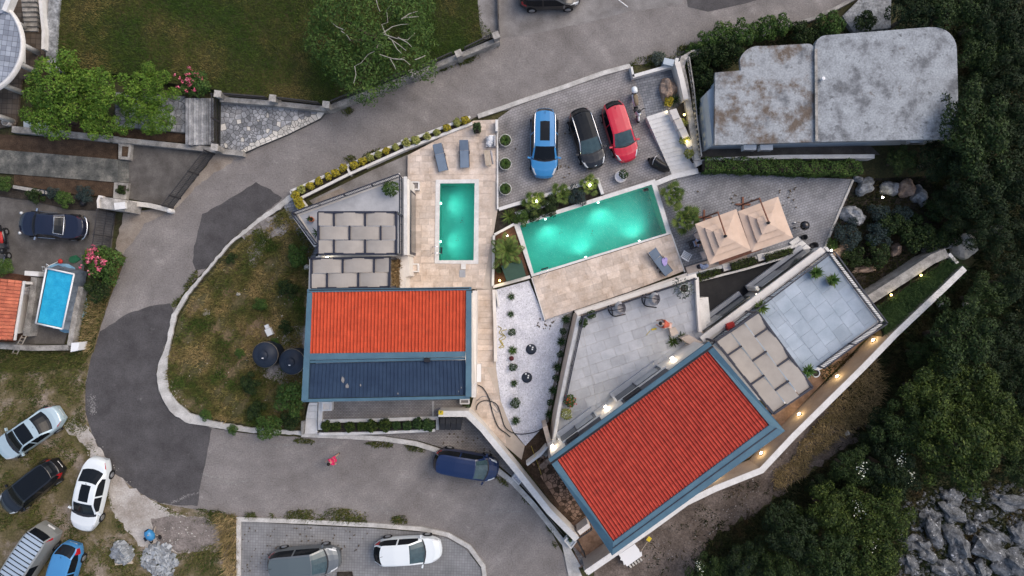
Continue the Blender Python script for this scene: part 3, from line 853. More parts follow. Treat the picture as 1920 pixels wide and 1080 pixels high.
# garden stair with its iron gate
r = empty('stone_stairs', P(372, 228, 0), 'weathered stone stairs rising from the iron gate to the flagstone terrace', 'stairs')
for i in range(11):
 x1 = 400 - i * 4.7
 m_ = MB(); z = .12 + i * .09; m_.prism(PP([(x1, 184), (x1 - 5.2, 184), (x1 - 5.2, 271), (x1, 272)], z), 0, z + rnd.uniform(-.01, .01)); m_.build('step', M['flag'], r)


def gate(label, pa, pb, h, leaves, name='iron_gate', bars=.13):
 a_, b_ = P(*pa, 0).xy, P(*pb, 0).xy
 d = b_ - a_; L_ = d.length; u = d / L_
 r = empty(name, (a_.x, a_.y, 0), label, 'gate')
 cuts = [0] + leaves + [1]
 for s in cuts:
  p = a_ + d * s; t = MB(); t.obox(p, u, .09, .09, .0, h + .06); t.build('post', M['iron'], r)
 for c0, c1 in zip(cuts, cuts[1:]):
  for z in (.12, h * .5, h - .02):
   t = MB(); t.bar(a_ + u*(c0*L_+.05), a_ + u*(c1*L_-.05), .045, z - .025, z + .025); t.build('rail', M['iron'], r)
  t = MB(); n = int((c1 - c0) * L_ / bars)
  for i in range(n):
   p = a_ + u * (c0*L_ + .06 + (i + .5) * ((c1-c0)*L_-.12) / n)
   t.obox(p, u, .022, .022, .15, h - .04)
  t.build('bars', M['iron'], r)['kind'] = 'stuff'
 return r


gate('black barred iron gate beside the garden stairs', (412, 186), (413, 273), 1.25, [.5], bars=.1)
gate('long black sliding gate slanting along the concrete yard', (402, 290), (325, 390), 1.5, [.38, .82], 'sliding_gate')
gate('black driveway gate between mailbox wall and oleander', (217, 400), (207, 467), 2.0, [.66], 'driveway_gate', .16)

# left garden walls
wall('stained concrete wall below the bright green trees', [(22, 242), (120, 251), (222, 262)], 0, .5, .42, M['oldwall'])
wall('smooth concrete wall from the mulch bed to the stair gate', [(222, 262), (320, 272), (404, 281)], 0, .5, .34, M['oldwall'])
wall('short pale wall end at the road by the flagstones', [(412, 283), (456, 288)], 0, .5, .34, M['oldwall'])
mb = MB(); mb.prism(PP([(222, 268), (246, 270), (243, 300), (222, 298)], .35), 0, .35); mb.prism(PP([(229, 274), (241, 275), (239, 294), (228, 293)], .37), .355, .37, 1)
tag(mb.build('concrete_planter', [M['oldwall'], M['mulch']]), 'square concrete planter above the small yard steps', 'planter')
mb = MB(); mb.prism(PP([(214, 342), (240, 343), (236, 374), (212, 371)], .35), 0, .35); mb.prism(PP([(221, 347), (237, 348), (234, 364), (219, 362)], .37), .355, .37, 1)
tag(mb.build('concrete_planter', [M['oldwall'], M['bedsoil']]), 'square concrete planter with a low shrub below the yard steps', 'planter')
r = empty('yard_steps', P(232, 321, 0), 'four narrow concrete steps from garden path to concrete yard', 'stairs')
for i in range(4):
 m_ = MB(); z = .17 - i * .035; x0 = 222 + i * 4.8; m_.prism(PP([(x0, 300), (x0 + 5, 300), (x0 + 5, 342), (x0, 342)], z), 0, z); m_.build('step', M['pathconcrete'], r)
wall('broken whitewashed kerb wall along the planting strip', [(24, 350), (60, 356), (92, 362)], 0, .35, .22, M['oldwall'])
wall('low pale wall from mailbox to round bollard', [(240, 380), (280, 385), (314, 393)], 0, .55, .26, M['stonewall'], cap=M['flagpale'])
wall('stone veranda wall between stairs and lawn', [(103, -20), (98, 40), (95, 90), (98, 132)], 0, .72, .70, M['rock'])
r = empty('gate_house', P(210, 384, 0), 'beige masonry gatepost block with arched front beside driveway gate', 'gatepost')
m_ = MB(); m_.prism(PP([(186, 368), (236, 375), (233, 396), (184, 390)], 1.9), 0, 1.9); m_.build('pillar', M['stonewall'], r)
m_ = MB(); m_.prism(offset_line(PP([(184, 390), (183, 376), (186, 368), (192, 369)], 2.0), .12), 1.7, 2.0); m_.build('rim', M['white'], r)
mb = MB(); p = P(226, 386, 2.1); mb.obox(p, (1, .12), .62, .38, 1.905, 2.15); mb.obox(p, (1, .12), .70, .44, 2.152, 2.19)
tag(mb.build('meter_box', M['whitecap']), 'small pale metal box on the beige gatepost block', 'box')
mb = MB(); p = P(317, 395, .5); mb.lathe([(.16, 0), (.16, .5), (.14, .56), (.06, .57), (0, .57)], (p.x, p.y, 0), 16)
tag(mb.build('round_bollard', M['whitecap'], smooth=True), 'white round bollard at the end of the low pale wall', 'bollard')

# ================================================================== TOP LEFT: ROUND BALCONY
r = empty('round_balcony', P(-20, 75, 0), 'round paved balcony on pale columns in the upper corner', 'balcony')
c0 = P(-56, 82, 3.2); RB = 98 * k_(3.2)
m_ = MB(); m_.lathe([(RB, 2.9), (RB, 3.2), (RB - .16, 3.2), (RB - .16, 2.9)], (c0.x, c0.y, 0), 72); m_.build('edge_ring', M['whitecap'], r, True)
m_ = MB(); m_.prism([(c0.x + (RB - .17) * math.cos(a_), c0.y + (RB - .17) * math.sin(a_)) for a_ in np.linspace(0, 2*math.pi, 60)[:-1]], 2.9, 3.15); m_.build('deck', M['cobble'], r)
m_ = MB(); m_.prism(PP([(-30, -30), (30, -30), (8, 22), (-30, 40)], 3.25), 2.9, 3.25); m_.build('upper_deck', M['cobble'], r)
m_ = MB(); m_.prism(offset_line(PP([(28, -30), (7, 20)], 3.4), .3), 2.9, 3.4); m_.build('parapet', M['whitecap'], r)
for tx, ty, bx, by in ((25, 38, 50, 53), (41, 84, 72, 99), (33, 122, 67, 134), (6, 160, 40, 173), (-8, 218, 24, 227)):
 b_ = P(bx, by, .1); m_ = MB(); m_.tube([(b_.x, b_.y, .1), (b_.x, b_.y, 2.9)], .17, 12); m_.build('column', M['whitecap'], r, True)
m_ = MB(); m_.box(*sorted((P(40, 118, 2.4).x, P(46, 118, 2.4).x)), *sorted((P(40, 118, 2.4).y, P(40, 84, 2.4).y)), 2.3, 2.7); m_.build('beam', M['whitecap'], r)
r = empty('veranda_stairs', P(60, 30, 0), 'stepped stone stairs between round balcony and stone wall', 'stairs')
for i in range(8):
 y = 58 - i * 9.2; xl = 42 + (1 - i / 8) * 4
 m_ = MB(); z = .25 + i * .16; m_.prism(PP([(xl - i * .6, y), (70 - i * .4, y), (70 - i * .4, y - 10), (xl - i * .6, y - 10)], z), 0, z); m_.build('step', M['stonewall'], r)
wall('pale stair parapet beside the veranda stairs', [(73, -20), (77, 22), (81, 58), (80, 92)], 0, 1.1, .2, M['whitecap'])
mb = MB(); q = PP([(44, 227), (86, 232), (86, 248), (44, 245)], .35); mb.prism(q, .0, .35); tag(mb.build('painted_slab', M['bluewall']), 'pale blue painted slab lying under the bright green trees', 'slab')
mb = MB(); mb.lathe([(.22, 0), (.26, .4), (.2, .4), (.17, .1), (0, .1)], tuple(P(18, 231, .1)[:2]) + (.1,), 14); tag(mb.build('broken_pipe', M['stonewall'], smooth=True), 'short broken clay pipe end by the veranda floor', 'pipe')

# ================================================================== ROOF TILES
def tile_mesh(name, w, l, rise, m, lip=.045):
 """one barrel roof tile: w across, l down the slope; lower end proud"""
 prof = [(0, 0), (.10, .06), (.22, .62), (.36, 1), (.50, .62), (.62, .06), (.80, 0), (1.0, 0)]
 vs, fs = [], []
 for y, zo in ((0, lip), (l * 1.04, .004)):
  for x, z in prof: vs.append((x * w, y + .012, z * rise + zo))
 n = len(prof)
 for i in range(n - 1): fs.append((i, i + 1, n + i + 1, n + i))
 b = len(vs)
 for x, z in prof: vs.append((x * w, .012, z * rise - .01))
 for i in range(n - 1): fs.append((b + i, b + i + 1, i + 1, i))
 me = bpy.data.meshes.new(name); me.from_pydata(vs, [], fs); me.materials.append(m); me.update()
 return me


def tile_roof(parent, c00, c10, c01, c11, nc, nr, m, rise=.075, limit=300):
 """tiles over the plane of four corners: c00-c10 is the low (gutter) edge, c01-c11 the high edge"""
 w = ((c10 - c00).length + (c11 - c01).length) / 2 / nc; l = ((c01 - c00).length + (c11 - c10).length) / 2 / nr
 me = tile_mesh('roof_tile', w, l, rise, m)
 X = (c10 - c00).normalized(); Y = (c01 - c00).normalized(); Z = X.cross(Y).normalized(); Y = Z.cross(X)
 flip = Z.z < 0
 if flip: Z = -Z
 rot = Matrix((X, Y, Z)).transposed().to_4x4()
 if flip: me.flip_normals()
 rest = MB(); n = 0
 idx = [(i, j) for j in range(nr) for i in range(nc)]
 idx.sort(key=lambda q: (q[0] - nc * .4) ** 2 / nc ** 2 + (q[1] - nr * .4) ** 2 / nr ** 2)
 for i, j in idx:
  u, v = i / nc, j / nr
  p = (c00 * (1-u) + c10 * u) * (1-v) + (c01 * (1-u) + c11 * u) * v
  if n < limit:
   o = bpy.data.objects.new('roof_tile', me); COL.objects.link(o); o.parent = parent
   o.matrix_local = Matrix.Translation(p - ORG[parent] + Z * rnd.uniform(.0, .012)) @ rot
  else:
   mm = Matrix.Translation(p + Z * rnd.uniform(.0, .012)) @ rot
   rest.add([mm @ v_.co for v_ in me.vertices], [tuple(f.vertices) for f in me.polygons])
  n += 1
 if rest.v: rest.build('roof_tiles', m, parent)['kind'] = 'stuff'
 b_ = MB(); b_.quad(c00 - Z*.03, c10 - Z*.03, c11 - Z*.03, c01 - Z*.03); b_.build('roof_underlay', M['under'], parent)


def band(mb, pts, th=.10):
 """a flat board through 3D points (closed), thickness th downwards"""
 n = len(pts); vs = [tuple(p) for p in pts] + [(p[0], p[1], p[2] - th) for p in pts]
 mb.add(vs, [tuple(range(n)), tuple(range(2*n-1, n-1, -1))] + [(i, n+i, n+(i+1) % n, (i+1) % n) for i in range(n)])


# ================================================================== MIDDLE HOUSE
h1 = empty('tiled_house', P(725, 650, 0), 'house roofed half in orange tiles and half in dark blue metal', 'house')
zN, zR, zS = 4.9, 5.7, 6.25
A = P(583, 547, zN); B = P(874, 544, zN); C = P(873, 660, zR); D = P(579, 664, zR)
tile_roof(h1, A, B, D, C, 46, 11, M['tile1'], .06)
m_ = MB(); m_.prism([P(578, 548, 4.9).xy + Vector((.25, -.2)), P(880, 544, 4.9).xy + Vector((.02, -.2)), P(883, 745, 6.2).xy + Vector((.02, .3)), P(570, 748, 6.2).xy + Vector((.3, .3))], 0, 4.72)
m_.build('wall', M['white'], h1)
for nm, q in (('gutter', [P(576, 542, zN+.12), P(884, 538, zN+.12), P(884, 544, zN+.12), P(576, 548, zN+.12)]),
              ('verge_board', [P(576, 548.5, zN+.16), P(585, 548.5, zN+.16), P(577, 750, zS+.22), P(565, 752, zS+.22)]),
              ('verge_board', [P(874, 545, zN+.16), P(884, 545, zN+.16), P(884, 744, zS+.22), P(873, 744, zS+.22)]),
              ('flashing', [P(577, 663, zR+.14), P(873, 659, zR+.14), P(872, 669, zR+.18), P(576, 675, zR+.18)]),
              ('flashing', [P(576, 676, zR+.12), P(872, 670, zR+.12), P(872, 674, zR+.10), P(576, 681, zR+.10)]),
              ('fascia', [P(571, 748.5, zS+.12), P(880, 742.5, zS+.12), P(881, 748, zS+.12), P(566, 754, zS+.12)])):
 m_ = MB(); band(m_, q, .12); m_.build(nm, M['bluemetal'], h1)
m_ = MB(); band(m_, [P(580, 543.2, zN+.135), P(880, 539.6, zN+.135), P(880, 541.4, zN+.135), P(580, 545.2, zN+.135)], .01); m_.build('gutter_shade', M['black'], h1)  # flat black strip: the shadow inside the gutter, put in as colour
a0, a1, b0, b1 = P(577, 682, zR), P(873, 675, zR), P(572, 747, zS), P(876, 741, zS)
for i in range(42):                                          # metal roof sheets with raised seams
 u0, u1 = i / 42, (i + 1) / 42
 q0, q1, q2, q3 = a0.lerp(a1, u0), a0.lerp(a1, u1), b0.lerp(b1, u1), b0.lerp(b1, u0)
 m_ = MB(); m_.quad(q3, q2, q1, q0)
 dx = (q1 - q0) * .1; up = Vector((0, 0, .035))
 m_.add([q0, q0 + dx, q0 + dx/2 + up, q3, q3 + dx, q3 + dx/2 + up], [(0, 2, 5, 3), (2, 1, 4, 5), (3, 5, 4)])
 m_.build('roof_sheet', M['darkmetalroof'], h1)
m_ = MB(); q = PP([(795, 672), (806, 672), (806, 679), (795, 679)], zR + .3); m_.prism(q, zR - .05, zR + .3); m_.build('roof_vent', M['black'], h1)
for (x, y, s) in ((643, 712, 7), (651, 724, 6), (676, 722, 3), (746, 738, 2.5), (865, 727, 2), (860, 734, 1.6)):          # guano splashes
 t_ = (y - 678) / 66
 m_ = MB(); zz = zR + (zS - zR) * t_ + .05; p = P(x, y, zz)
 m_.prism([(p.x + rnd.uniform(.7, 1.1) * s / 60 * math.cos(a_), p.y + rnd.uniform(.8, 2.0) * s / 60 * math.sin(a_)) for a_ in np.linspace(0, 6.28, 11)[:-1]], zz - .008, zz)
 m_.build('splash', M['chalk'], h1)

wall('cream wall strip along the east side of the tiled house', [(890, 545), (889, 640), (888, 745)], 0, 2.2, .26)
# south terrace of the middle house
slab('paved_terrace', [(600, 750), (866, 750), (866, 770), (826, 770), (826, 784), (640, 786), (603, 786)], -.02, .30, M['pavers3'])
wall('white wall beside the white steps under the tiled house', [(601, 752), (600, 786), (600, 806)], 0, .55, .26, M['whitecap'])
wall('thin white wall between lower terrace and shrub row', [(605, 790), (700, 788), (822, 784)], 0, .5, .22, M['whitecap'])
pl = wall('white planter edge along the row of round shrubs facing the road', [(598, 814), (700, 812), (816, 807)], 0, .42, .18, M['whitecap'])
wall('short white planter end wall beside the black bins', [(820, 784), (820, 806)], 0, .45, .18, M['whitecap'])
slab('shrub_bed_soil', [(602, 793), (816, 788), (816, 803), (602, 810)], 0, .34, M['bedsoil'])
mb = MB(); mb.bar(P(812, 752, .31), P(812, 785, .31), .12, .30, .315); struct('paving_strip', mb, M['kerb'])
r = empty('white_steps', P(585, 785, 0), 'white steps at the corner of the tiled house', 'stairs')
for i, (y0, y1, z) in enumerate(((755, 760, .66), (760.4, 771, .5), (771.4, 785, .34), (785.4, 813, .2))):
 m_ = MB(); x0 = 580 - i * 2.2; m_.prism(PP([(x0, y0), (595, y0), (595, y1), (x0 - 2, y1)], z), 0, z); m_.build('step', M['whitecap'], r)
mb = MB(); mb.prism(offset_line(PP([(567, 790), (566, 815)], .5), .16), 0, .5); tag(mb.build('low_wall', M['oldwall']), 'short low wall left of the white steps', 'wall')


def planter_box(label, pts, z0, z1, fill, group=None, th=.08, m=None):
 poly = ccw(PP(pts, z1))
 r = empty('planter_box', (*(sum(poly, Vector((0, 0))) / len(poly)), z0), label, 'planter', group)
 inn = shrink(poly, th)
 mb = MB()
 for i in range(len(poly)):
  j = (i + 1) % len(poly)
  mb.prism([poly[i], poly[j], inn[j], inn[i]], z0, z1)
 mb.build('box', m or M['whitecap'], r)
 f = MB(); f.prism(inn, z0, z1 - .09); f.build('fill', fill, r)
 return r


planter_box('white square planter box beside the white steps', [(603, 754), (622, 754), (622, 770), (603, 771)], .3, .8, M['white'], th=.1)
planter_box('white square planter box under the east corner of tiled house', [(862, 748), (880, 748), (880, 758), (862, 758)], .3, .8, M['greygravel'], th=.08)
planter_box('white square planter box by the roof terrace door near two loungers', [(770, 340), (786, 340), (786, 356), (770, 356)], .3, .75, M['greygravel'])
planter_box('white square planter box beside the lower end of the small pool', [(769, 494), (785, 494), (785, 510), (769, 510)], .3, .75, M['travertine'])

# ================================================================== ROOF TERRACE WITH PERGOLAS (left)
rt = empty('flat_roof_annex', P(670, 440, 0), 'flat roofed annex with grey terrace on top beside the small pool', 'building')
zT = 3.0
poly = [(557, 402), (753, 331), (767, 336), (766, 478), (740, 481), (596, 487), (596, 460)]
m_ = MB(); m_.prism(PP(poly, zT), 0, zT); m_.build('wall', M['white'], rt)
m_ = MB(); m_.prism(PP([(562, 404), (750, 336), (750, 478), (600, 482), (600, 462)], zT + .02), zT + .002, zT + .02); m_.build('roof_floor', M['terracetile'], rt)
m_ = MB(); m_.prism(offset_line(PP([(760, 331), (760, 478)], zT + .25), .20), zT + .003, zT + .25); m_.build('parapet', M['whitecap'], rt)
# the door side, seen steeply: dark opening with glass
xw = P(767, 400, zT).x + .003
m_ = MB(); m_.box(xw, xw + .04, P(0, 478, 1).y, P(0, 362, 1).y, .35, 2.5); m_.build('door_frame', M['rail'], rt)
m_ = MB(); m_.box(xw + .042, xw + .05, P(0, 474, 1).y, P(0, 366, 1).y, .4, 2.4); m_.build('door_pane', M['pane'], rt)
m_ = MB(); m_.prism(PP([(742, 480), (766, 478), (768, 517), (760, 520), (760, 540), (742, 540)], 2.4), 0, 2.4); m_.build('side_block', M['white'], rt)
railing('dark railing along the slanting edge of the grey roof terrace', [(556, 402), (650, 368), (752, 331)], zT + .02, .95, .10, 2.0, M['rail'], bar_r=.014)
railing('dark railing along the short west edge of the grey roof terrace', [(556, 404), (597, 460)], zT + .02, .95, .10, 1.2, M['rail'], bar_r=.014)
railing('dark railing along the pool side of the grey roof terrace', [(754, 334), (754, 478)], zT + .02, .95, .5, 2.2, M['rail'])
for i, (pa, pb) in enumerate((((553, 400), (750, 328)), ((553, 406), (592, 461)))):
 wall(('white coping under the slanting terrace railing', 'white coping under the west terrace railing')[i], [pa, pb], zT - .12, zT + .10, .26, M['whitecap'], 'coping', 'terrace_coping')


def pergola(label, corners, z0, z1, rows, cols, offs, dirs=None):
 """frame of dark beams with strips of shade cloth woven over and under the cross beams; every cloth piece is a part"""
 c = [P(x, y, z1) for x, y in corners]              # c0-c1 first row edge, c3-c2 last row edge
 base = c[0].lerp(c[2], .5)
 r = empty('pergola', (base.x, base.y, z0), label, 'pergola')
 def at(u, v): return c[0].lerp(c[1], u).lerp(c[3].lerp(c[2], u), v)
 for u, v in ((.0, 0), (1, 0), (1, 1), (0, 1)):
  p = at(u, v); m_ = MB(); m_.box(p.x-.06, p.x+.06, p.y-.06, p.y+.06, z0, z1 - .1); m_.build('post', M['rail'], r)
 for (u0, v0), (u1, v1) in (((0, 0), (1, 0)), ((0, 1), (1, 1)), ((0, 0), (0, 1)), ((1, 0), (1, 1))):
  m_ = MB(); m_.bar(at(u0, v0), at(u1, v1), .13, z1 - .1, z1 + .06); m_.build('beam', M['rail'], r)
 for i in range(1, cols):
  m_ = MB(); m_.bar(at(i / cols, 0), at(i / cols, 1), .10, z1 - .045, z1 + .03); m_.build('cross_beam', M['rail'], r)
 for j in range(rows):
  v0, v1 = j / rows + .011, (j + 1) / rows - .011
  k = 0
  segs = []
  u = 0
  if offs[j]: segs.append((0, 1)); u = 1
  while u < cols:
   segs.append((u, min(cols, u + 2))); u += 2
  for s0, s1 in segs:
   m_ = MB(); n = 6 * (s1 - s0)
   full = (s1 - s0) == 2
   vs = []
   for q in range(n + 1):
    t = q / n; uu = s0 + (s1 - s0) * t
    if full: hgt = math.sin(math.pi * t) ** 1.0
    else: hgt = math.cos(math.pi * t / 2) if s0 == 0 else math.sin(math.pi * t / 2)
    ul = min(max((uu / cols), .004), .996)
    ins = .022 / cols * (1 if q in (0, n) else 0)
    ul = ul + (ins if q == 0 else -ins if q == n else 0)
    sag = .01
    for v in (v0, (v0 + v1) / 2, v1):
     p = at(ul, v); vs.append((p.x, p.y, z1 - .055 + .14 * hgt - (sag if v == (v0 + v1) / 2 else 0)))
   fs = []
   for q in range(n):
    for e in range(2):
     fs.append((q*3+e, q*3+e+1, q*3+e+4, q*3+e+3))
   m_.add(vs, fs); m_.build('shade_cloth', M['fabric'], r, False)
 return r


pergola('beige shade cloth pergola with three woven rows on the grey roof terrace', [(597, 398), (743, 398), (743, 476), (597, 476)], zT + .02, 5.0, 3, 5, (1, 0, 1))
pergola('beige shade cloth pergola with two woven rows against the orange roof', [(584, 485), (731, 483), (730, 538), (584, 541)], 2.4, 4.75, 2, 5, (0, 1))
slab('back_terrace', [(580, 486), (745, 484), (745, 545), (578, 545)], 0, 2.38, M['white'])
wall('thin white lit wall between the two woven pergolas', [(592, 483), (660, 479), (748, 477)], zT - .6, zT + .5, .14, M['whitecap'])

# ================================================================== DECK AND SMALL POOL
zD = ZD
o1, i1 = SP_OUT, SP_IN
dk = slab('pool_deck', [(764, 291), (888, 226), (932, 224), (933, 392), (925, 440), (923, 542), (764, 542)], -.02, zD - .035, M['grout'], holes[:1])
hole = PP(o1, zD)
tiles = []
for q in ([(765, 291), (888, 227), (931, 225), (931, 340), (765, 340)], [(765, 340), (931, 340), (931, 394), (923, 440), (923, 540), (765, 540)]):
 tiles += grid_tiles(PP(q, zD), P(765, 540, zD).xy, (1, 0), .64, .42, [hole], mix=1)
pieces(dk, 'paving_tile', tiles, zD - .034, .034, M['travertine'], .010, .002)
dk2 = slab('stepped_walk', [(890, 540), (924, 540), (930, 690), (938, 750), (962, 812), (984, 836), (978, 862), (905, 800), (880, 772), (888, 745)], -.02, .1, M['grout'])
ts = grid_tiles(PP([(891, 690), (928, 690), (937, 750), (962, 812), (970, 850), (905, 796), (893, 765)], .14), P(891, 690, .14).xy, (1, 0), .6, .42, mix=1)
pieces(dk2, 'paving_tile', ts, .101, .034, M['travertine'], .010, .002)
r = empty('walk_steps', P(908, 610, 0), 'travertine steps descending between the tiled house and gravel garden', 'stairs')
for i in range(14):
 y0 = 543 + i * 10.4; z = .30 - i * .012
 m_ = MB(); m_.prism(PP([(894, y0), (924, y0), (924, y0 + 10), (894, y0 + 10)], z), .1, z); m_.build('step', M['travertine'], r)


def pool(label, outp, inn, zc, depth, lamps, watz):
 O, I = PP(outp, zc), PP(inn, zc)
 O, I = ccw(O), ccw(I)
 c = sum(I, Vector((0, 0))) / 4
 r = empty('swimming_pool', (c.x, c.y, 0), label, 'pool')
 for i in range(4):                                         # coping: four stone sides
  j = (i + 1) % 4
  m_ = MB(); m_.prism([O[i], O[j], I[j], I[i]], zc - .12, zc + .035); m_.build('coping', M['whitecap'], r)
 m_ = MB(); n = 4
 zb = zc - depth
 vs = [(p.x, p.y, zc - .12) for p in I] + [(p.x, p.y, zb) for p in I]
 m_.add(vs, [((i + 1) % 4, i, 4 + i, 4 + (i + 1) % 4) for i in range(4)] + [(4, 5, 6, 7)]); m_.build('basin', M['pooltile'], r)
 m_ = MB(); m_.sheet(shrink(I, .004), watz); m_.build('water_surface', M['water'], r)
 for (x, y), pw in lamps:
  p = P(x, y, zc - .4); d = (Vector((c.x, c.y)) - p.xy)
  # inward normal of the nearest side
  best = min(range(4), key=lambda i: abs((I[(i+1) % 4]-I[i]).normalized().cross(p.xy - I[i])))
  e = (I[(best+1) % 4] - I[best]).normalized(); nin = Vector((-e.y, e.x))
  foot = I[best] + e * (p.xy - I[best]).dot(e)
  m_ = MB(); q = foot + nin * .03
  m_.tube([(q.x, q.y, zc - .42), (q.x + nin.x*.05, q.y + nin.y*.05, zc - .42)], .065, 12); m_.build('pool_lamp', M['lamppool'], r)
  L_ = bpy.data.lights.new('pool_lamp_light', 'SPOT'); L_.energy = pw; L_.color = (.70, 1.0, .90); L_.spot_size = R(120); L_.spot_blend = 1.0; L_.shadow_soft_size = .12
  lo = bpy.data.objects.new('pool_lamp_light', L_); COL.objects.link(lo); lo.parent = r
  lo.location = Vector((q.x + nin.x*.2, q.y + nin.y*.2, zc - .42)) - ORG[r]
  lo.rotation_euler = Vector((-nin.x, -nin.y, .62)).to_track_quat('Z', 'Y').to_euler()
 return r


POOLW = 88
pool('small turquoise pool lying lengthwise below the tan sunbeds', o1, i1, zD, 1.5, [((824, 381), 62), ((824, 453), 62)], zD - .06)
# ================================================================== LARGE POOL, ITS DECK, PLANTERS, WHITE STAIRS
pool('large turquoise pool slanting beside the parked cars, lit by four lamps', BP_OUT, BP_IN, zD, 1.5,
     [((1022, 409), POOLW), ((1121, 378), POOLW), ((1099, 484), POOLW), ((1199, 453), POOLW)], zD - .06)
dq = [(998, 520), (1259, 439), (1282, 508), (1262, 516), (1180, 547), (1073, 583), (1022, 600)]
dk3 = slab('pool_deck', dq, -.02, zD - .035, M['grout'])
dv = P(1259, 439).xy - P(998, 520).xy
pieces(dk3, 'paving_tile', grid_tiles(PP(dq, zD), P(998, 520, zD).xy, dv, .64, .42, mix=1), zD - .034, .034, M['travertine'], .010, .002)
wall('thin white edge of the tan deck above the gravel', [(997, 521), (1022, 601)], .02, zD + .01, .06, M['whitecap'])
wall('thin white edge of the tan deck beside the patio', [(1259, 438), (1284, 510)], .02, zD + .01, .07, M['whitecap'])
wall('thin white border wall between small pool deck and parking', [(932.5, 224), (933, 392)], .03, zD + .12, .10, M['whitecap'])
wall('short thick white wall by the pillow bench', [(931, 224), (931, 246)], .03, .9, .14, M['whitecap'])
wall('low white wall between parked cars and palm bed', [(935, 392), (1060, 355), (1122, 336)], 0, .42, .22, M['whitecap'])
wall('low white wall end beside the round white pot', [(1120, 334), (1130, 364)], 0, .43, .20, M['whitecap'])
sheet('palm_bed_soil', [(934, 396), (1120, 340), (1130, 366), (963, 418), (927, 436)], .03, M['bedsoil'])
sheet('white_gravel_patch_soil', [(965, 398), (1030, 378), (1034, 384), (970, 406)], .036, M['gravel'])
wall('white planter wall crossing between the two pools', [(927, 440), (964, 420)], 0, .45, .16, M['whitecap'])
wall('cream planter wall beside the small pool deck', [(926, 441), (924, 536)], 0, .45, .16, M['whitecap'])
wall('cream planter wall above the white gravel garden', [(924, 538), (994, 519)], 0, .45, .20, M['white'])
slab('planter_soil', [(929, 443), (963, 424), (992, 515), (927, 533)], 0, .30, M['redsoil'])
wall('long cream wall between stepped walk and gravel', [(926, 543), (928, 610), (929, 678)], 0, .55, .20, M['white'])
wall('short cream kerb closing the gravel corner', [(930, 544), (935, 575)], .02, .35, .1, M['whitecap'])

r = empty('white_stairs', P(1260, 270, 0), 'broad white stone stairs between parking and lower patio', 'stairs')
n = 14
for i in range(n):
 t0, t1 = i / n, (i + 1) / n
 def sp(t, z): return P(1212 + 48 * t, 219 + 109 * t, z), P(1250 + 58 * t, 207 + 111 * t, z)
 z = .62 - i * .042
 (a_, b_), (c_, d_) = sp(t0, z), sp(t1, z)
 m_ = MB(); m_.prism([a_.xy, b_.xy, d_.xy - Vector((0, .008)), c_.xy - Vector((0, .008))], .03, z); m_.build('step', M['whitecap'], r)
rs = empty('stepped_wall', P(1290, 270, 0), 'stepped cream wall along the white stairs', 'wall')
for i in range(6):
 t0, t1 = i / 6, (i + 1) / 6
 z = 1.15 - i * .12
 a_, b_ = P(1255 + 52 * t0, 207 + 106 * t0, z), P(1255 + 52 * t1 - 1, 207 + 106 * t1, z)
 c_, d_ = P(1268 + 50 * t1 - 1, 203 + 104 * t1, z), P(1268 + 50 * t0, 203 + 104 * t0, z)
 m_ = MB(); m_.prism([a_.xy, b_.xy, c_.xy, d_.xy], .0, z); m_.build('block', M['white'], rs)
wall('white kerb wall from big pool to hedge', [(1229, 344), (1262, 331), (1309, 320)], 0, .35, .34, M['whitecap'])
wall('white wall along the top of the parking', [(1186, 143), (1225, 132), (1262, 122)], 0, .6, .22, M['whitecap'])
wall('short white wall end by the weeds', [(1184, 125), (1188, 144)], 0, .6, .14, M['whitecap'])
wall('cream wall between brown boulder and garden railing', [(1270, 116), (1279, 150), (1287, 186)], 0, 1.1, .34, M['white'])
mb = MB(); p = P(1254, 116, .95); mb.obox(p, (1, -.22), .62, .36, 0, .9); mb.obox(p, (1, -.22), .68, .42, .902, .95)
tag(mb.build('meter_cabinet', M['bluewall']), 'pale grey meter cabinet standing on the parking wall', 'cabinet')
mb = MB(); p = P(1269, 113, .9); mb.obox(p, (1, -.22), .22, .30, 0, .9); tag(mb.build('small_cabinet', M['whitecap']), 'narrow pale box beside the meter cabinet', 'cabinet')
slab('shrub_bed_soil', [(1266, 205), (1284, 188), (1306, 306), (1314, 318), (1296, 300)], 0, .4, M['bedsoil'])
slab('boulder_bed_soil', [(1240, 150), (1268, 146), (1284, 188), (1270, 206), (1250, 206)], 0, .06, M['greygravel'])
cw = wall('curved old stone wall turning down beside the hedge', [(1320, 95), (1298, 100), (1282, 110), (1278, 124), (1284, 152), (1292, 200), (1300, 250), (1308, 300)], 0, .8, .40, M['stonewall'])
railing('grey concrete balustrade above the curved stone wall', [(1288, 112), (1297, 170), (1303, 230), (1311, 296)], .8, .55, .32, 3, M['oldwall'], bar_r=.05)
wall('short white wall end at the hedge corner', [(1309, 304), (1326, 300)], 0, .5, .2, M['whitecap'])
wall('white coping wall behind the long clipped hedge', [(1326, 300), (1470, 294), (1640, 293)], 0, .9, .26, M['whitecap'])
wall('narrow concrete kerb wall beside the road above the hedge', [(1462, 52), (1520, 36), (1570, 14), (1610, -8)], 0, .5, .22, M['oldwall'])
slab('rock_outcrop_ground', [(1580, 30), (1640, -30), (1672, -30), (1670, 52), (1600, 60)], -.06, .3, M['rock'])

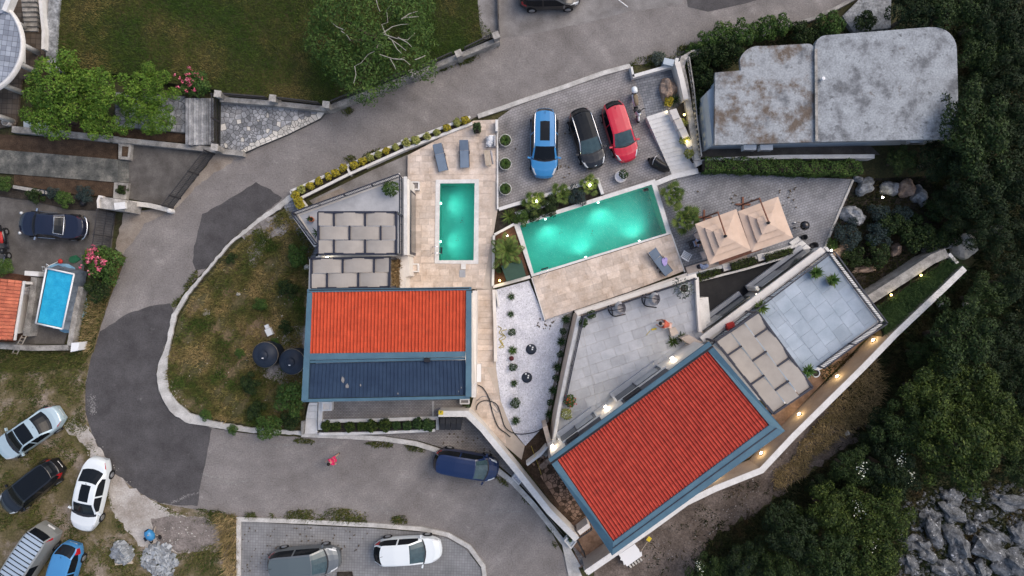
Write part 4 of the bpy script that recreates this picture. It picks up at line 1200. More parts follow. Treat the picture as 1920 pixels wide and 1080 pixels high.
# ================================================================== CONCRETE ROOFED BUILDING
cb = empty('concrete_roofed_building', P(1560, 170, 0), 'low building with rounded weathered grey concrete roof', 'building')
zC = 3.2
def arc(cx, cy, r, a0, a1, n=8): return [(cx + r * math.cos(R(a)), cy - r * math.sin(R(a))) for a in np.linspace(a0, a1, n)]
left = [(1340, 272), (1341, 136), (1389, 132)] + arc(1422, 122, 36, 165, 98, 6) + [(1440, 86), (1512, 82)] + arc(1516, 93, 11, 80, 0, 5) + [(1529, 266)]
right = [(1530, 266), (1528, 90)] + arc(1550, 88, 22, 165, 95, 6) + [(1740, 51)] + arc(1752, 93, 42, 92, 4, 9) + [(1796, 160), (1797, 250), (1792, 260)]
for q, nm in ((left, 'roof_slab'), (right, 'roof_slab')):
 m_ = MB(); m_.prism(PP(q, zC if q is left else zC + .12), zC - .25, zC if q is left else zC + .12); m_.build(nm, M['roofstain' if q is left else 'roofconcrete'], cb)
inn = [(1350, 262), (1350, 144), (1400, 136), (1430, 96), (1520, 92), (1560, 75), (1740, 62), (1785, 110), (1786, 252)]
m_ = MB(); m_.prism(PP(inn, zC - .25), 0, zC - .252); m_.build('wall', M['bluewall'], cb)
m_ = MB(); m_.prism(PP([(1326, 172), (1341, 158), (1344, 268), (1336, 270)], 2.6), 0, 2.6); m_.build('side_wall', M['bluewall'], cb)
m_ = MB(); m_.bar(P(1529.5, 92, zC + .16), P(1531, 265, zC + .16), .16, zC + .122, zC + .20); m_.build('roof_joint', M['oldwall'], cb)
m_ = MB(); p = P(1541, 149, zC + .2); m_.lathe([(.07, 0), (.07, .25), (.11, .25), (.11, .32), (0, .34)], (p.x, p.y, zC + .12), 10); m_.build('vent_pipe', M['plasticwhite'], cb)
for q in range(0):                               # brown worn patches: thin remains of old coating
 x, y, s_ = ((1706, 152, .42), (1734, 128, .26), (1611, 150, .22), (1728, 202, .34), (1704, 240, .22))[q]
 p = P(x, y, zC + .13); m_ = MB()
 m_.prism([(p.x + s_ * rnd.uniform(.6, 1.2) * math.cos(a_), p.y + s_ * rnd.uniform(.7, 1.5) * math.sin(a_)) for a_ in np.linspace(0, 6.28, 15)[:-1]], zC + .121, zC + .126)
 m_.build('worn_patch', M['roofstain'], cb)
for x, lb in ((1405, 'leftmost of three white air conditioner units behind the hedge'), (1436, 'middle one of three white air conditioner units behind the hedge'), (1717, 'white air conditioner unit near the dark trees, apart from the other two')):
 y = 277 if x < 1500 else 264
 p = P(x, y, 1.5); r = empty('air_conditioner', (p.x, p.y, 1.1), lb, 'air conditioner', 'air conditioners on the concrete building')
 m_ = MB(); m_.box(-.40, .40, -.16, .16, 0, .55); m_.build('case', M['plasticwhite'], r, world=False)
 m_ = MB(); m_.box(-.36, .36, -.17, -.162, .06, .5); m_.build('grille', M['steel'], r, world=False)
 m_ = MB(); m_.box(-.3, -.24, -.1, .34, -.06, -.002); m_.box(.24, .3, -.1, .34, -.06, -.002); m_.build('bracket', M['steel'], r, world=False)

# ================================================================== LARGE HOUSE (lower right)
h2 = empty('red_roofed_house', P(1250, 830, 0), 'large house with red tiled roof and blue grey eaves', 'house')
zl, zh = 6.5, 9.0
A, B, C, D = P(1041, 857, zl), P(1322, 652, zl), P(1441, 796, zh), P(1149, 1014, zh)
tile_roof(h2, A, B, D, C, 54, 11, M['tile2'], .065)
oa, ob, oc, od = P(1028, 860, zl), P(1328, 640, zl), P(1470, 807, zh), P(1147, 1040, zh)
up = Vector((0, 0, .14))
for nm, q in (('gutter', [oa, ob, ob.lerp(oc, .065), oa.lerp(od, .055)]),
              ('verge_board', [oa.lerp(od, .056), A.lerp(D, 0.005), D, od]),
              ('verge_board', [B.lerp(C, .005), ob.lerp(oc, .066), oc, C]),
              ('ridge_flashing', [D + Vector((0, 0, .0)), C, oc, od])):
 m_ = MB(); band(m_, [p + up for p in q], .16); m_.build(nm, M['bluemetal'], h2)
m_ = MB(); q = [oa.lerp(od, .035), ob.lerp(oc, .045), ob.lerp(oc, .064), oa.lerp(od, .054)]; band(m_, [p + up + Vector((0, 0, .004)) for p in q], .02); m_.build('gutter_shade', M['black'], h2)  # black strip laid on the closed gutter board as its shaded inside
m_ = MB(); q = [D.lerp(od, .42), C.lerp(oc, .42), C.lerp(oc, .50), D.lerp(od, .50)]; band(m_, [p + up + Vector((0, 0, .03)) for p in q], .03); m_.build('flashing_seam', M['rail'], h2)
ux = (ob - oa).xy.normalized(); uy = Vector((ux.y, -ux.x))        # uy points to the south-east
wa = oa.xy + ux * .12 + uy * .22; wb = ob.xy - ux * .12 + uy * .22
wd = od.xy + ux * .35 - uy * .5; wc = oc.xy - ux * .3 - uy * .5
m_ = MB()
pl_ = [wa, wb, wc, wd]
zt = [zl - .05, zl - .05, zh - .15, zh - .15]
vs = [(p.x, p.y, 0) for p in pl_] + [(p.x, p.y, z) for p, z in zip(pl_, zt)]
m_.add(vs, [(i, (i+1) % 4, 4 + (i+1) % 4, 4 + i) for i in (0, 1, 2, 3)] + [(4, 5, 6, 7)]); m_.build('wall', M['white'], h2)
zTer = 2.6
Lw = (wb - wa).length
def wbox(nm, mtl, s0, s1, o0, o1, z0, z1, par=h2):
 """box on the north-west wall: s along it, o outwards from it"""
 a_ = wa + ux * s0 - uy * o0; b_ = wa + ux * s1 - uy * o0
 m_ = MB(); m_.prism([a_, b_, b_ - uy * (o1 - o0), a_ - uy * (o1 - o0)], z0, z1, bottom=True); return m_.build(nm, mtl, par)
for w0, w1 in ((.9, 3.5), (5.1, 8.4)):
 f = wbox('window', M['pane'], w0, w1, .004, .03, zTer + .30, 4.15)
 wbox('sill', M['terracetile'], w0 - .1, w1 + .1, .004, .36, zTer + .02, zTer + .28, f)
 wbox('jamb', M['whitecap'], w0 - .1, w0, .004, .30, zTer + .29, 4.15, f); wbox('jamb', M['whitecap'], w1, w1 + .1, .004, .10, zTer + .29, 4.15, f)
 wbox('sash', M['paneclear'], w0 + (w1 - w0) * .45, w1 - .2, .032, .07, zTer + .4, 4.05, f)
 wbox('frame', M['rail'], w0 + (w1 - w0) * .45 - .07, w0 + (w1 - w0) * .45 - .004, .032, .10, zTer + .36, 4.1, f)
 f = wbox('upper_window', M['rail'], w0 + .15, w1 + .15, .004, .035, 4.75, 5.8)
 wbox('sill', M['whitecap'], w0 + .05, w1 + .25, .004, .10, 4.62, 4.74, f)
 for q in range(3): wbox('louvre', M['iron'], w0 + .3, w0 + (w1 - w0) * .45, .05, .13, 4.9 + q * .28, 5.02 + q * .28, f)
lampL = []
for s_, lb in ((.28, 'glowing wall lamp at the dirt pit end of the red roofed house'), (4.3, 'glowing wall lamp between the two terrace windows'), (9.3, 'glowing wall lamp beside the terrace corner plants')):
 p = wa + ux * s_ - uy * .12
 r = empty('wall_lamp', (p.x, p.y, 4.3), lb, 'lamp', 'wall lamps of the red roofed house')
 m_ = MB(); m_.obox((0, 0), ux, .14, .16, -.14, .14); m_.build('body', M['rail'], r, world=False)
 m_ = MB(); m_.obox((0, 0), ux, .17, .19, .142, .17); m_.obox((0, 0), ux, .17, .19, -.17, -.142); m_.build('light_panel', M['lampwhite'], r, world=False)
 pp = p - uy * .10
 lamp('wall_lamp_light', (pp.x, pp.y, 4.58), 4, (1, .80, .52), .05, r); lamp('wall_lamp_light', (pp.x, pp.y, 4.02), 5, (1, .80, .52), .05, r)

# terrace in front of it (roof of the lower floor)
tr = empty('terrace_block', P(1170, 680, 0), 'raised grey tiled terrace block in front of the red roofed house', 'terrace')
tp = [(1082, 590), (1307, 519), (1313, 615), (1330, 640), (1180, 760), (1030, 866), (1040, 790), (1062, 680)]
m_ = MB(); m_.prism(PP(tp, zTer), 0, zTer - .03); m_.build('block', M['taupe'], tr)
tl = [PP(q, zTer) for q in ([(1088, 594), (1302, 522), (1308, 616), (1120, 765)], [(1088, 594), (1120, 765), (1060, 800), (1050, 770)], [(1308, 616), (1330, 640), (1140, 790), (1120, 765)], [(1050, 770), (1120, 765), (1140, 790), (1040, 862)])]
td = P(1302, 522).xy - P(1088, 594).xy
ts = []
for q in tl: ts += grid_tiles(q, P(1088, 594, zTer).xy, td, .92, .62)
pieces(tr, 'terrace_tile', ts, zTer - .029, .03, M['terracetile'], .012, .002)
wall('white coping of the terrace west wall', [(1086, 592), (1066, 682), (1050, 760), (1036, 846)], zTer - .028, zTer + .30, .20, M['whitecap'], 'coping', 'terrace_coping')
wall('white coping between the tan deck and the terrace', [(1081, 588), (1180, 556), (1306, 516)], zTer - .028, zTer + .12, .26, M['white'], 'coping', 'terrace_coping')
wall('cream ledge between tan deck and terrace wall', [(1079, 588), (1180, 555), (1290, 517)], 0, .42, .40, M['white'], name='ledge')
railing('dark railing along the gravel side of the terrace', [(1092, 595), (1072, 684), (1059, 745)], zTer, .8, .12, 1.4)
railing('dark railing along the deck side of the terrace', [(1090, 593), (1180, 563), (1300, 523)], zTer, .85, .12, 1.5)
wall('white parapet between terrace and dark courtyard', [(1307, 520), (1309, 560), (1313, 622)], zTer - .028, zTer + .4, .20, M['white'])
mb = MB(); mb.prism(PP([(1312, 559), (1328, 557), (1334, 622), (1314, 624)], 1.6), 0.02, 1.6); mb.prism(PP([(1312, 562), (1320, 561), (1325, 620), (1315, 621)], 2.1), 1.6, 2.1)
tag(mb.build('courtyard_block', M['whitecap']), 'white stepped block in the dark courtyard beside the terrace', 'wall block')
mb = MB(); mb.prism(PP([(1276, 634), (1292, 628), (1318, 642), (1300, 650)], 3.4), zTer + .002, 3.4); tag(mb.build('pillar', M['taupe']), 'taupe masonry pillar at the roof corner by the terrace plants', 'pillar')

# roof terrace beyond (pale blue tiles)
ra = empty('flat_roof_wing', P(1500, 600, 0), 'flat roofed wing with pale blue tiled terrace', 'building')
zF = 3.0
rp = [(1322, 634), (1548, 462), (1655, 604), (1640, 622), (1545, 690), (1525, 700), (1470, 760), (1400, 745)]
m_ = MB(); m_.prism(PP(rp, zF), 0, zF - .03); m_.build('wall', M['white'], ra)
td = P(1655, 604).xy - P(1548, 462).xy
bt = []
for q in ([(1436, 560), (1552, 476), (1646, 602), (1540, 682)], [(1330, 640), (1436, 560), (1540, 682), (1470, 754)]):
 bt += grid_tiles(PP(q, zF), P(1552, 476, zF).xy, td, .9, .9)
pieces(ra, 'roof_tile_slab', bt, zF - .029, .03, M['bluetile'], .012, .002)
m_ = MB(); m_.prism(offset_line(PP([(1316, 637), (1543, 468)], zF + .2), .40), zF - .028, zF + .2); m_.build('parapet', M['white'], ra)
m_ = MB(); m_.prism(offset_line(PP([(1549, 464), (1655, 602)], zF + .08), .16), zF - .028, zF + .08); m_.build('coping', M['whitecap'], ra)
m_ = MB(); m_.prism(offset_line(PP([(1653, 606), (1540, 689)], zF + .08), .2), zF - .028, zF + .08); m_.build('coping', M['whitecap'], ra)
fa, fb = P(1313, 632, zF).xy, P(1540, 463, zF).xy; fu = (fb - fa).normalized(); fn = Vector((-fu.y, fu.x))
def fbox(nm, mtl, s0, s1, o0, o1, z0, z1, par):
 a_ = fa + fu * s0 + fn * o0; b_ = fa + fu * s1 + fn * o0
 m_ = MB(); m_.prism([a_, b_, b_ + fn * (o1 - o0), a_ + fn * (o1 - o0)], z0, z1, bottom=True); return m_.build(nm, mtl, par)
for w0, w1 in ((.3, 4.2), (5.0, 9.3)):
 f = fbox('window', M['pane'], w0, w1, .004, .05, .6, 2.3, ra)
 fbox('sill', M['terracetile'], w0 - .1, w1 + .1, .004, .36, .25, .58, f); fbox('frame', M['rail'], w0, w1, .052, .09, .6, .72, f)
 fbox('sash', M['paneclear'], w0 + .2, w0 + (w1 - w0) * .45, .052, .08, .75, 2.2, f); fbox('jamb', M['whitecap'], w0 - .2, w0 - .02, .004, .3, .6, 2.3, f)
railing('dark railing over the courtyard side of the pale blue roof terrace', [(1326, 644), (1440, 556), (1549, 473)], zF, .95, .14, 1.8, bar_r=.014)
railing('dark railing over the rock garden side of the pale blue roof terrace', [(1552, 474), (1600, 540), (1648, 604)], zF, .95, .14, 1.8, bar_r=.014)
railing('dark railing over the lamp lit corridor side of the pale blue roof terrace', [(1647, 606), (1590, 644), (1532, 687)], zF, .95, .14, 1.8, bar_r=.014)
pergola('beige shade cloth pergola with woven strips beside the red roof', [(1342, 633), (1421, 585), (1524, 726), (1450, 776)], zF, 5.0, 3, 4, (1, 0, 1)) if False else None
# its strips run along the house: rows across
def cc(u, v): return (1342 + 79 * u + 108 * v, 633 - 48 * u + 143 * v)
pergola('beige shade cloth pergola with woven strips beside the red roof', [(1421, 586), (1523, 726), (1450, 776), (1342, 640)], zF, 5.1, 3, 5, (1, 0, 1))

# corridor retaining wall with planter end
zW = 2.0
rw = [(1798, 486), (1690, 585), (1610, 662), (1520, 745), (1428, 878), (1340, 912), (1290, 938), (1180, 1015), (1100, 1078)]
rw = [(1809, 503), (1775, 536), (1680, 626), (1620, 688), (1555, 752), (1490, 816), (1428, 882), (1342, 916), (1288, 942), (1215, 995), (1100, 1074)]
wall('long cream retaining wall curving below the red roofed house', rw, -.06, zW, .34, M['taupe'], cap=M['whitecap'])
mb = MB(); mb.prism(PP([(1618, 556), (1700, 508), (1745, 478), (1776, 470), (1790, 492), (1776, 480), (1700, 530), (1636, 570)], 1.6), -.06, 1.6); mb = None
wall('broad pale concrete wall behind the long planted trough', [(1628, 564), (1700, 518), (1748, 486), (1776, 474)], -.06, 1.6, .62, M['oldwall'])
wall('short concrete end wall of the planted trough', [(1780, 476), (1796, 494)], -.06, 1.6, .2, M['whitecap'])
slab('trough_soil', [(1640, 578), (1700, 536), (1776, 484), (1800, 502), (1770, 530), (1690, 605), (1655, 632)], -.06, 1.3, M['bedsoil'])
for i, (x, y, lb) in enumerate(((1640, 640, 'first bulkhead lamp on the corridor wall, nearest the planted trough'), (1570, 706, 'bulkhead lamp on the corridor wall below the pale blue terrace'), (1498, 776, 'bulkhead lamp on the corridor wall beside the pergola corner'),
       (1430, 852, 'bulkhead lamp on the corridor wall at its bend'), (1341, 901, 'last bulkhead lamp on the corridor wall, half under the blue eave'))):
 p = P(x, y, .8)
 # wall direction from the polyline
 best = min(zip(rw, rw[1:]), key=lambda s_: (Vector(s_[0]).lerp(Vector(s_[1]), .5) - Vector((x, y))).length)
 d = (P(*best[1]).xy - P(*best[0]).xy).normalized(); nn = Vector((-d.y, d.x))
 if nn.y < 0: nn = -nn
 a_ = P(*best[0], zW).xy; foot = a_ + d * (p.xy - a_).dot(d) + nn * .19
 r = empty('bulkhead_lamp', (foot.x, foot.y, .8), lb, 'lamp', 'bulkhead lamps along the corridor wall')
 m_ = MB(); m_.tube([(0, 0, 0), (nn.x*.05, nn.y*.05, 0)], .13, 16); m_.build('base', M['rail'], r, world=False)
 m_ = MB(); m_.tube([(nn.x*.052, nn.y*.052, 0), (nn.x*.11, nn.y*.11, 0)], [.12, .08], 16); m_.build('diffuser', M['lampwarm'], r, world=False)
 lamp('bulkhead_light', (foot.x + nn.x*.28, foot.y + nn.y*.28, .85), 10, (1, .72, .34), .06, r)

# south-west boundary wall with gate
wall('tall cream boundary wall running down from the yellow sign', [(822, 776), (876, 776), (905, 805), (965, 878), (1030, 960), (1082, 1012)], 0, 1.7, .34, M['white'], cap=M['whitecap'])
wall('short cream cross wall at the foot of the dirt pit', [(1085, 1000), (1105, 985)], 0, 1.3, .3, M['white'])
wall('cream wall between dirt pit and terrace corner', [(1022, 800), (1032, 838), (1046, 868)], 0, 2.2, .30, M['taupe'])
wall('low cream wall closing the gravel garden', [(988, 872), (1014, 852), (1026, 838)], 0, 1.0, .16, M['whitecap'])
railing('black barred railing at the head of the lower landing', [(1078, 1000), (1106, 982)], 0.05, 1.1, .14, 1.2, M['iron'], bar_r=.016)
railing('black barred railing beside the lower landing gate end', [(1112, 1052), (1142, 1034)], 0.05, 1.1, .14, 1.2, M['iron'], bar_r=.016)
gate('small black iron gate standing open at the lower landing', (1078, 1001), (1094, 1032), 1.1, [], 'open_gate', .12)
wall('cream garden wall end below the lower landing', [(1098, 1074), (1122, 1056), (1146, 1040)], 0, .8, .3, M['white'])
planter_box('white diamond planter box outside the boundary wall', [(959, 896), (970, 883), (984, 896), (973, 910)], .09, .5, M['gravel'])
planter_box('white square planter with a slim cypress near the lower gate', [(1057, 1014), (1070, 1000), (1083, 1014), (1071, 1030)], .09, .55, M['bluewall'])
# ragged white sheet over bricks
r = empty('covered_slab', P(1180, 1040, 0), 'ragged white sheet covering a slab outside the retaining wall', 'slab')
q = [(1160, 1040), (1190, 1020), (1198, 1030), (1200, 1036), (1203, 1034), (1204, 1042), (1176, 1062), (1172, 1058), (1170, 1060), (1168, 1052), (1163, 1050), (1164, 1046)]
m_ = MB(); m_.prism(PP(q, .45), .41, .45); m_.build('sheet', M['plasticwhite'], r)
m_ = MB(); m_.prism(PP([(1164, 1042), (1190, 1024), (1200, 1040), (1176, 1056)], .4), -.05, .4); m_.build('block', M['oldwall'], r)
for i in range(5):
 p = P(1182 + i * 5, 1062 - i * 3.2, .1); m_ = MB(); m_.obox(p, (.5, -.7), .22, .11, -.05, .1)
 tag(m_.build('clay_brick', M['flagpale']), f'loose clay brick in the row beside the ragged sheet, {ORD[i]} from the lower left end', 'brick', 'bricks beside the ragged sheet')

# ================================================================== LEFT HOUSE AND FRAME POOL
h3 = empty('terracotta_house', P(-5, 575, 0), 'small house corner with faded terracotta barrel tiles', 'house')
z0_, z1_ = 2.5, 3.2
A, B, C, D = P(24, 638, z0_), P(42, 527, z0_), P(-40, 518, z1_), P(-40, 636, z1_)
tile_roof(h3, A, B, D, C, 17, 6, M['tile3'], .07)
m_ = MB(); m_.prism([P(-8, 530, 3).xy, P(-60, 524, 3).xy, P(-60, 632, 3).xy, P(-18, 630, 3).xy], 0, 2.4); m_.build('wall', M['white'], h3)
m_ = MB(); band(m_, [P(25, 638, z0_ - .02), P(28.5, 638, z0_ - .02), P(46, 527, z0_ - .02), P(43, 527, z0_ - .02)], .10); m_.build('gutter', M['whitecap'], h3)
sheet('red_brown_yard_floor', [(-30, 505), (62, 518), (54, 632), (24, 642), (-30, 640)], .03, M['redsoil'])
wall('pale concrete wall between terracotta house and frame pool', [(64, 520), (58, 570), (48, 630)], 0, .8, .40, M['oldwall'])
wall('rough white end of the pale concrete wall', [(46, 512), (72, 514)], 0, .85, .3, M['whitecap'])
wall('low beam wall joining the terracotta house', [(40, 530), (60, 531)], 0, .9, .16, M['white'])
wall('concrete wall beside the frame pool along the dry verge', [(152, 538), (140, 590), (130, 648)], 0, .6, .34, M['oldwall'])
wall('concrete garden wall below the frame pool', [(-20, 648), (60, 653), (128, 652)], 0, .6, .34, M['oldwall'])
mb = MB(); mb.prism(PP([(134, 643), (149, 642), (146, 657), (132, 660)], .95), 0, .95); tag(mb.build('white_box', M['plasticwhite']), 'white cube box at the corner of the concrete garden wall', 'box')
fp = empty('frame_pool', P(104, 562, 0), 'blue above ground frame pool beside the terracotta house', 'pool')
zp = 1.2
W_ = [P(*q, zp) for q in ((87, 503), (139, 514), (117, 617), (67, 606))]
Wc = ccw([w.xy for w in W_])
m_ = MB(); m_.sheet(shrink(Wc, .06), zp - .10); m_.build('water', M['bluepool'], fp)
m_ = MB()
for i in range(4): m_.tube([(*Wc[i], zp), (*Wc[(i+1) % 4], zp)], .055, 8)
m_.build('top_rail', M['plasticwhite'], fp, True)
cen = sum(Wc, Vector((0, 0))) / 4
out = [cen + (p - cen) * 1.04 for p in Wc]
m_ = MB(); vs = []; fs = []
for e in range(4):
 for t in range(12):
  t_ = t / 12
  for z, s_ in ((zp - .04, 1.0), (zp * .6, 1.03), (.05, 1.12)):
   p = Wc[e].lerp(Wc[(e+1) % 4], t_); p = cen + (p - cen) * (s_ + (.012 * math.sin(t * 2.1 + e) if z < 1 else 0)); vs.append((p.x, p.y, z))
nn_ = 48
for i in range(nn_):
 j = (i + 1) % nn_
 for q in range(2): fs.append((i*3+q+1, j*3+q+1, j*3+q, i*3+q))
m_.add(vs, fs); m_.build('side_wall', M['tarp'], fp)
for e in range(4):
 nq = 5 if e % 2 == 0 else 3
 L2 = (Wc[(e+1) % 4] - Wc[e]).length; nq = 6 if L2 > 2.5 else 3
 for q in range(1, nq):
  p = cen + (Wc[e].lerp(Wc[(e+1) % 4], q / nq) - cen) * 1.10
  m_ = MB(); m_.tube([(p.x, p.y, .03), *[(cen + (p - cen) * .95).to_tuple() + (zp,)]], .03, 6); m_.build('leg', M['tarp'], fp)
mb = MB(); q = []
for a_ in np.linspace(0, 2*math.pi, 28)[:-1]:
 rr = 1 + .05 * math.sin(a_ * 5)
 q.append((116 + (46 if math.cos(a_) > 0 else 34) * math.cos(a_) * rr - 20 * math.sin(a_) * -.35, 557 + 66 * math.sin(a_) * rr))
q = [(x, min(max(y, 494), 624)) for x, y in q]
mb.prism(PP(q, .04), .022, .04); tag(mb.build('groundsheet', M['bluetarp']), 'rumpled light blue groundsheet spread under the frame pool', 'groundsheet')
r = empty('pool_ladder', P(86, 498, 0), 'white tubular ladder hooked over the corner of the frame pool', 'ladder')
for dx, dy in ((0, 0), (8, -5)):
 a_ = P(84 + dx, 506 + dy * .4, 1.1); b_ = P(79 + dx, 500 + dy, 1.5)
 m_ = MB(); m_.tube([(a_.x, a_.y, .3), a_, P(84 + dx, 501 + dy * .6, 1.75), b_, P(80 + dx, 508 + dy * .7, 1.1), (b_.x - .1, b_.y - .2, .03)], .025, 6); m_.build('rail', M['plasticwhite'], r, True)
r = empty('skimmer_net', P(113, 490, .03), 'red headed pool skimmer with white pole leaning on the frame pool', 'pool tool')
m_ = MB(); m_.tube([P(88, 500, 1.35), P(108, 491, .5)], .018, 6); m_.build('pole', M['plasticwhite'], r)
m_ = MB(); p = P(113, 490, .4); m_.lathe([(0, .1), (.14, .09), (.17, .03), (.13, 0), (0, 0)], (p.x, p.y, .36), 12); m_.build('head', M['red'], r, True)
mb = MB(); p = P(140, 486, .05); mb.prism([(p.x + .38 * rnd.uniform(.75, 1.2) * math.cos(a_), p.y + .26 * rnd.uniform(.8, 1.2) * math.sin(a_)) for a_ in np.linspace(0, 6.28, 12)[:-1]], .024, .09)
tag(mb.build('green_tarp', M['leaf_palm'] if False else mat('green_tarp', (.01, .075, .035), (.018, .11, .05), 5, .7)), 'crumpled green tarp on the drive beside pink oleander', 'tarp')
r = empty('wooden_ladder', P(34, 646, 0), 'pale wooden ladder leaning on the concrete garden wall', 'ladder')
la = [(P(41, 630, .9), P(22, 664, .05)), (P(49, 631, .9), P(31, 666, .05))]
for a_, b_ in la:
 m_ = MB(); m_.tube([a_, b_], .035, 6); m_.build('rail', M['palewood'], r)
for i in range(6):
 t = (i + .5) / 6; m_ = MB(); m_.tube([la[0][0].lerp(la[0][1], t), la[1][0].lerp(la[1][1], t)], .022, 6); m_.build('rung', M['palewood'], r)
# ================================================================== VEHICLES
def interp(x, pts):
 for (x0, y0), (x1, y1) in zip(pts, pts[1:]):
  if x <= x1:
   t = (x - x0) / (x1 - x0) if x1 > x0 else 0
   t = t * t * (3 - 2 * t) * .5 + t * .5
   return y0 + (y1 - y0) * t
 return pts[-1][1]


def car(label, rear, front, L_, W_, Hh, kind, body, roof=None, glassroof=None, rails=None, stripes=0, cut=None, plate=True, name='parked_car', cat='car', glass='glass',
  plategroup=None, taper=None, hood=None):
 pr, pf = P(*rear, .75), P(*front, .75)
 d = (pf - pr).xy.normalized(); c = ((pf + pr) / 2).xy
 root = empty(name, (c.x, c.y, 0.03), label, cat, 'parked cars' if cat == 'car' else None, math.atan2(d.y, d.x))
 K = dict(hatch=(-.485, -.37, .04, .265, .62, .66), suv=(-.49, -.42, .08, .27, .64, .66), mpv=(-.49, -.43, .14, .34, .62, .64),
             sedan=(-.36, -.21, .06, .25, .66, .66), van=(-.493, -.46, .20, .37, .60, .56), vintage=(-.24, -.13, .13, .24, .64, .64))[kind]
 ub, ur, uf, uc, bz, hz = K
 top = [(-.5, .40*Hh), (-.494, .52*Hh)]
 if kind in ('sedan', 'vintage'):
  top += [(-.48, .60*Hh), (-.42, bz*Hh), (ub, bz*Hh*1.02)]
 else: top += [(ub, bz*Hh)]
 top += [(ur, .965*Hh), ((ur+uf)/2, Hh), (uf, .97*Hh), (uc, hz*Hh), (.40, hz*Hh*.90), (.47, hz*Hh*.78), (.495, .40*Hh), (.5, .33*Hh)]
 us = sorted(set([round(u, 4) for u in list(np.linspace(-.5, .5, 41)) + [ub, ur, uf, uc, -.494, .495, -.485, .485, ub+.012, uc-.012, uf-.012, ur+.012, -.46, .44]]))
 us = [u for i, u in enumerate(us) if i == 0 or u - us[i-1] > .003]
 cor = taper or (.40 if kind != 'van' else .18)
 sect = []
 for u in us:
  zc = interp(u, top)
  w = W_/2 * (1 - cor * max(0, (abs(2*u) - .64) / .36) ** 2.4) * (1 - .05 * u * u * 4)
  zb = min(.575*Hh + .03 * (.5 - u), zc - .02)
  green = ub < u < uc and zc > .68*Hh
  t = max(0, min(1, (zc - .60*Hh) / (.38*Hh)))
  inn_ = .76 if kind != 'van' else .84
  yr = w * (.93 * (1-t) + inn_ * t); zr = zb + (zc - zb) * (.90 if t > .3 else .75)
  if kind == 'vintage': w *= .97
  sect.append([(w*.90, .20), (w, .36), (w*.995, zb*.72), (w*.965, zb), (yr, zr), (yr*.86, zc - .012*Hh*t - .004), (yr*.45, zc-.002), (0, zc)])
 npt = 8
 def bow(u, y): return u * L_ + (.30 if kind != 'van' else .12) * max(-1, min(1, u / .36)) * ((1 - (y / (W_/2)) ** 2) - .75)
 parts = {}
 def face(key, q):
  parts.setdefault(key, MB()).add(q, [(0, 1, 2, 3)])
 for i in range(len(us) - 1):
  um = (us[i] + us[i+1]) / 2
  for j in range(npt - 1):
   for sgn in (1, -1):
    a_, b_ = sect[i][j], sect[i][j+1]; c_, d_ = sect[i+1][j+1], sect[i+1][j]
    q = [(bow(us[i], v_[0]), sgn*v_[0], v_[1]) for v_ in (a_, b_)] + [(bow(us[i+1], v_[0]), sgn*v_[0], v_[1]) for v_ in (c_, d_)]
    if sgn > 0: q = q[::-1]
    sd_ = 'l' if sgn > 0 else 'r'
    key = 'body'
    if j == 3 and ub + .03 < um < uc - .05 and sect[i][7][1] > .74*Hh:
     if abs(um - (ur + uf + .06) / 2) > .013 and not (kind == 'van' and um < -.12): key = 'side_window_' + sd_
    elif j >= 4 and uc - .006 <= um < uc + .014: key = 'cowl'
    elif j >= 5 and uf + .008 < um < uc - .006: key = 'windscreen'
    elif j >= 5 and ub + .004 < um < ur - .004: key = 'rear_window'
    elif j >= 5 and ur < um < uf:
     key = 'roof'
     if glassroof and glassroof[0] < (um - ur) / (uf - ur) < glassroof[1] and (j == 6 or glassroof[2]): key = 'sunroof'
    elif (j >= 5 or (j == 4 and um < .40)) and um >= uc + .004 and um < .462: key = 'bonnet'
    elif j == 4 and .40 <= um < .47 and kind not in ('vintage', 'van'): key = 'headlight_' + sd_
    elif kind in ('sedan', 'vintage') and j >= 4 and -.475 < um < ub - .002: key = 'boot_lid'
    elif j in (2, 3) and .385 < um < .475 and kind != 'vintage': key = 'headlight_' + sd_ if j == 3 or um > .44 else 'body'
    elif j in (2, 3) and -.485 < um < -.435: key = 'tail_light_' + sd_ if (j == 3 or kind in ('suv', 'mpv', 'hatch')) else 'body'
    elif j in (1, 2) and -.20 < um < .005: key = 'door_' + sd_ + 'r'
    elif j in (1, 2) and .005 < um < .235: key = 'door_' + sd_ + 'f'
    face(key, q)
 for e, rev in ((0, True), (-1, False)):
  s_ = sect[e]; u = us[e] * L_
  loop = [(bow(us[e], y), y, z) for y, z in s_] + [(bow(us[e], y), -y, z) for y, z in s_[-2::-1]]
  if rev: loop = loop[::-1]
  parts['body'].add(loop, [tuple(range(len(loop)))])
 fl = [(us[i]*L_, s_[0][0], s_[0][1]) for i, s_ in enumerate(sect)] + [(us[i]*L_, -sect[i][0][0], .2) for i in range(len(us)-1, -1, -1)]
 mats = {'side_window': M['glass'], 'windscreen': M[glass], 'rear_window': M['glass'], 'roof': roof or body, 'sunroof': M['glass'], 'cowl': M['plasticblack'], 'headlight': M['lens'], 'tail_light': M['tail'], 'bonnet': hood or body}
 done = {}
 for key, m_ in parts.items():
  nm = key
  for sfx in ('_lr', '_lf', '_rr', '_rf', '_l', '_r'):
   if key.endswith(sfx) and key.rsplit('_', 1)[0] in ('door', 'side_window', 'headlight', 'tail_light'): nm = key.rsplit('_', 1)[0]
  done[key] = m_.build(nm, mats.get(nm, body), root, True, world=False)
 wb = .30 * L_
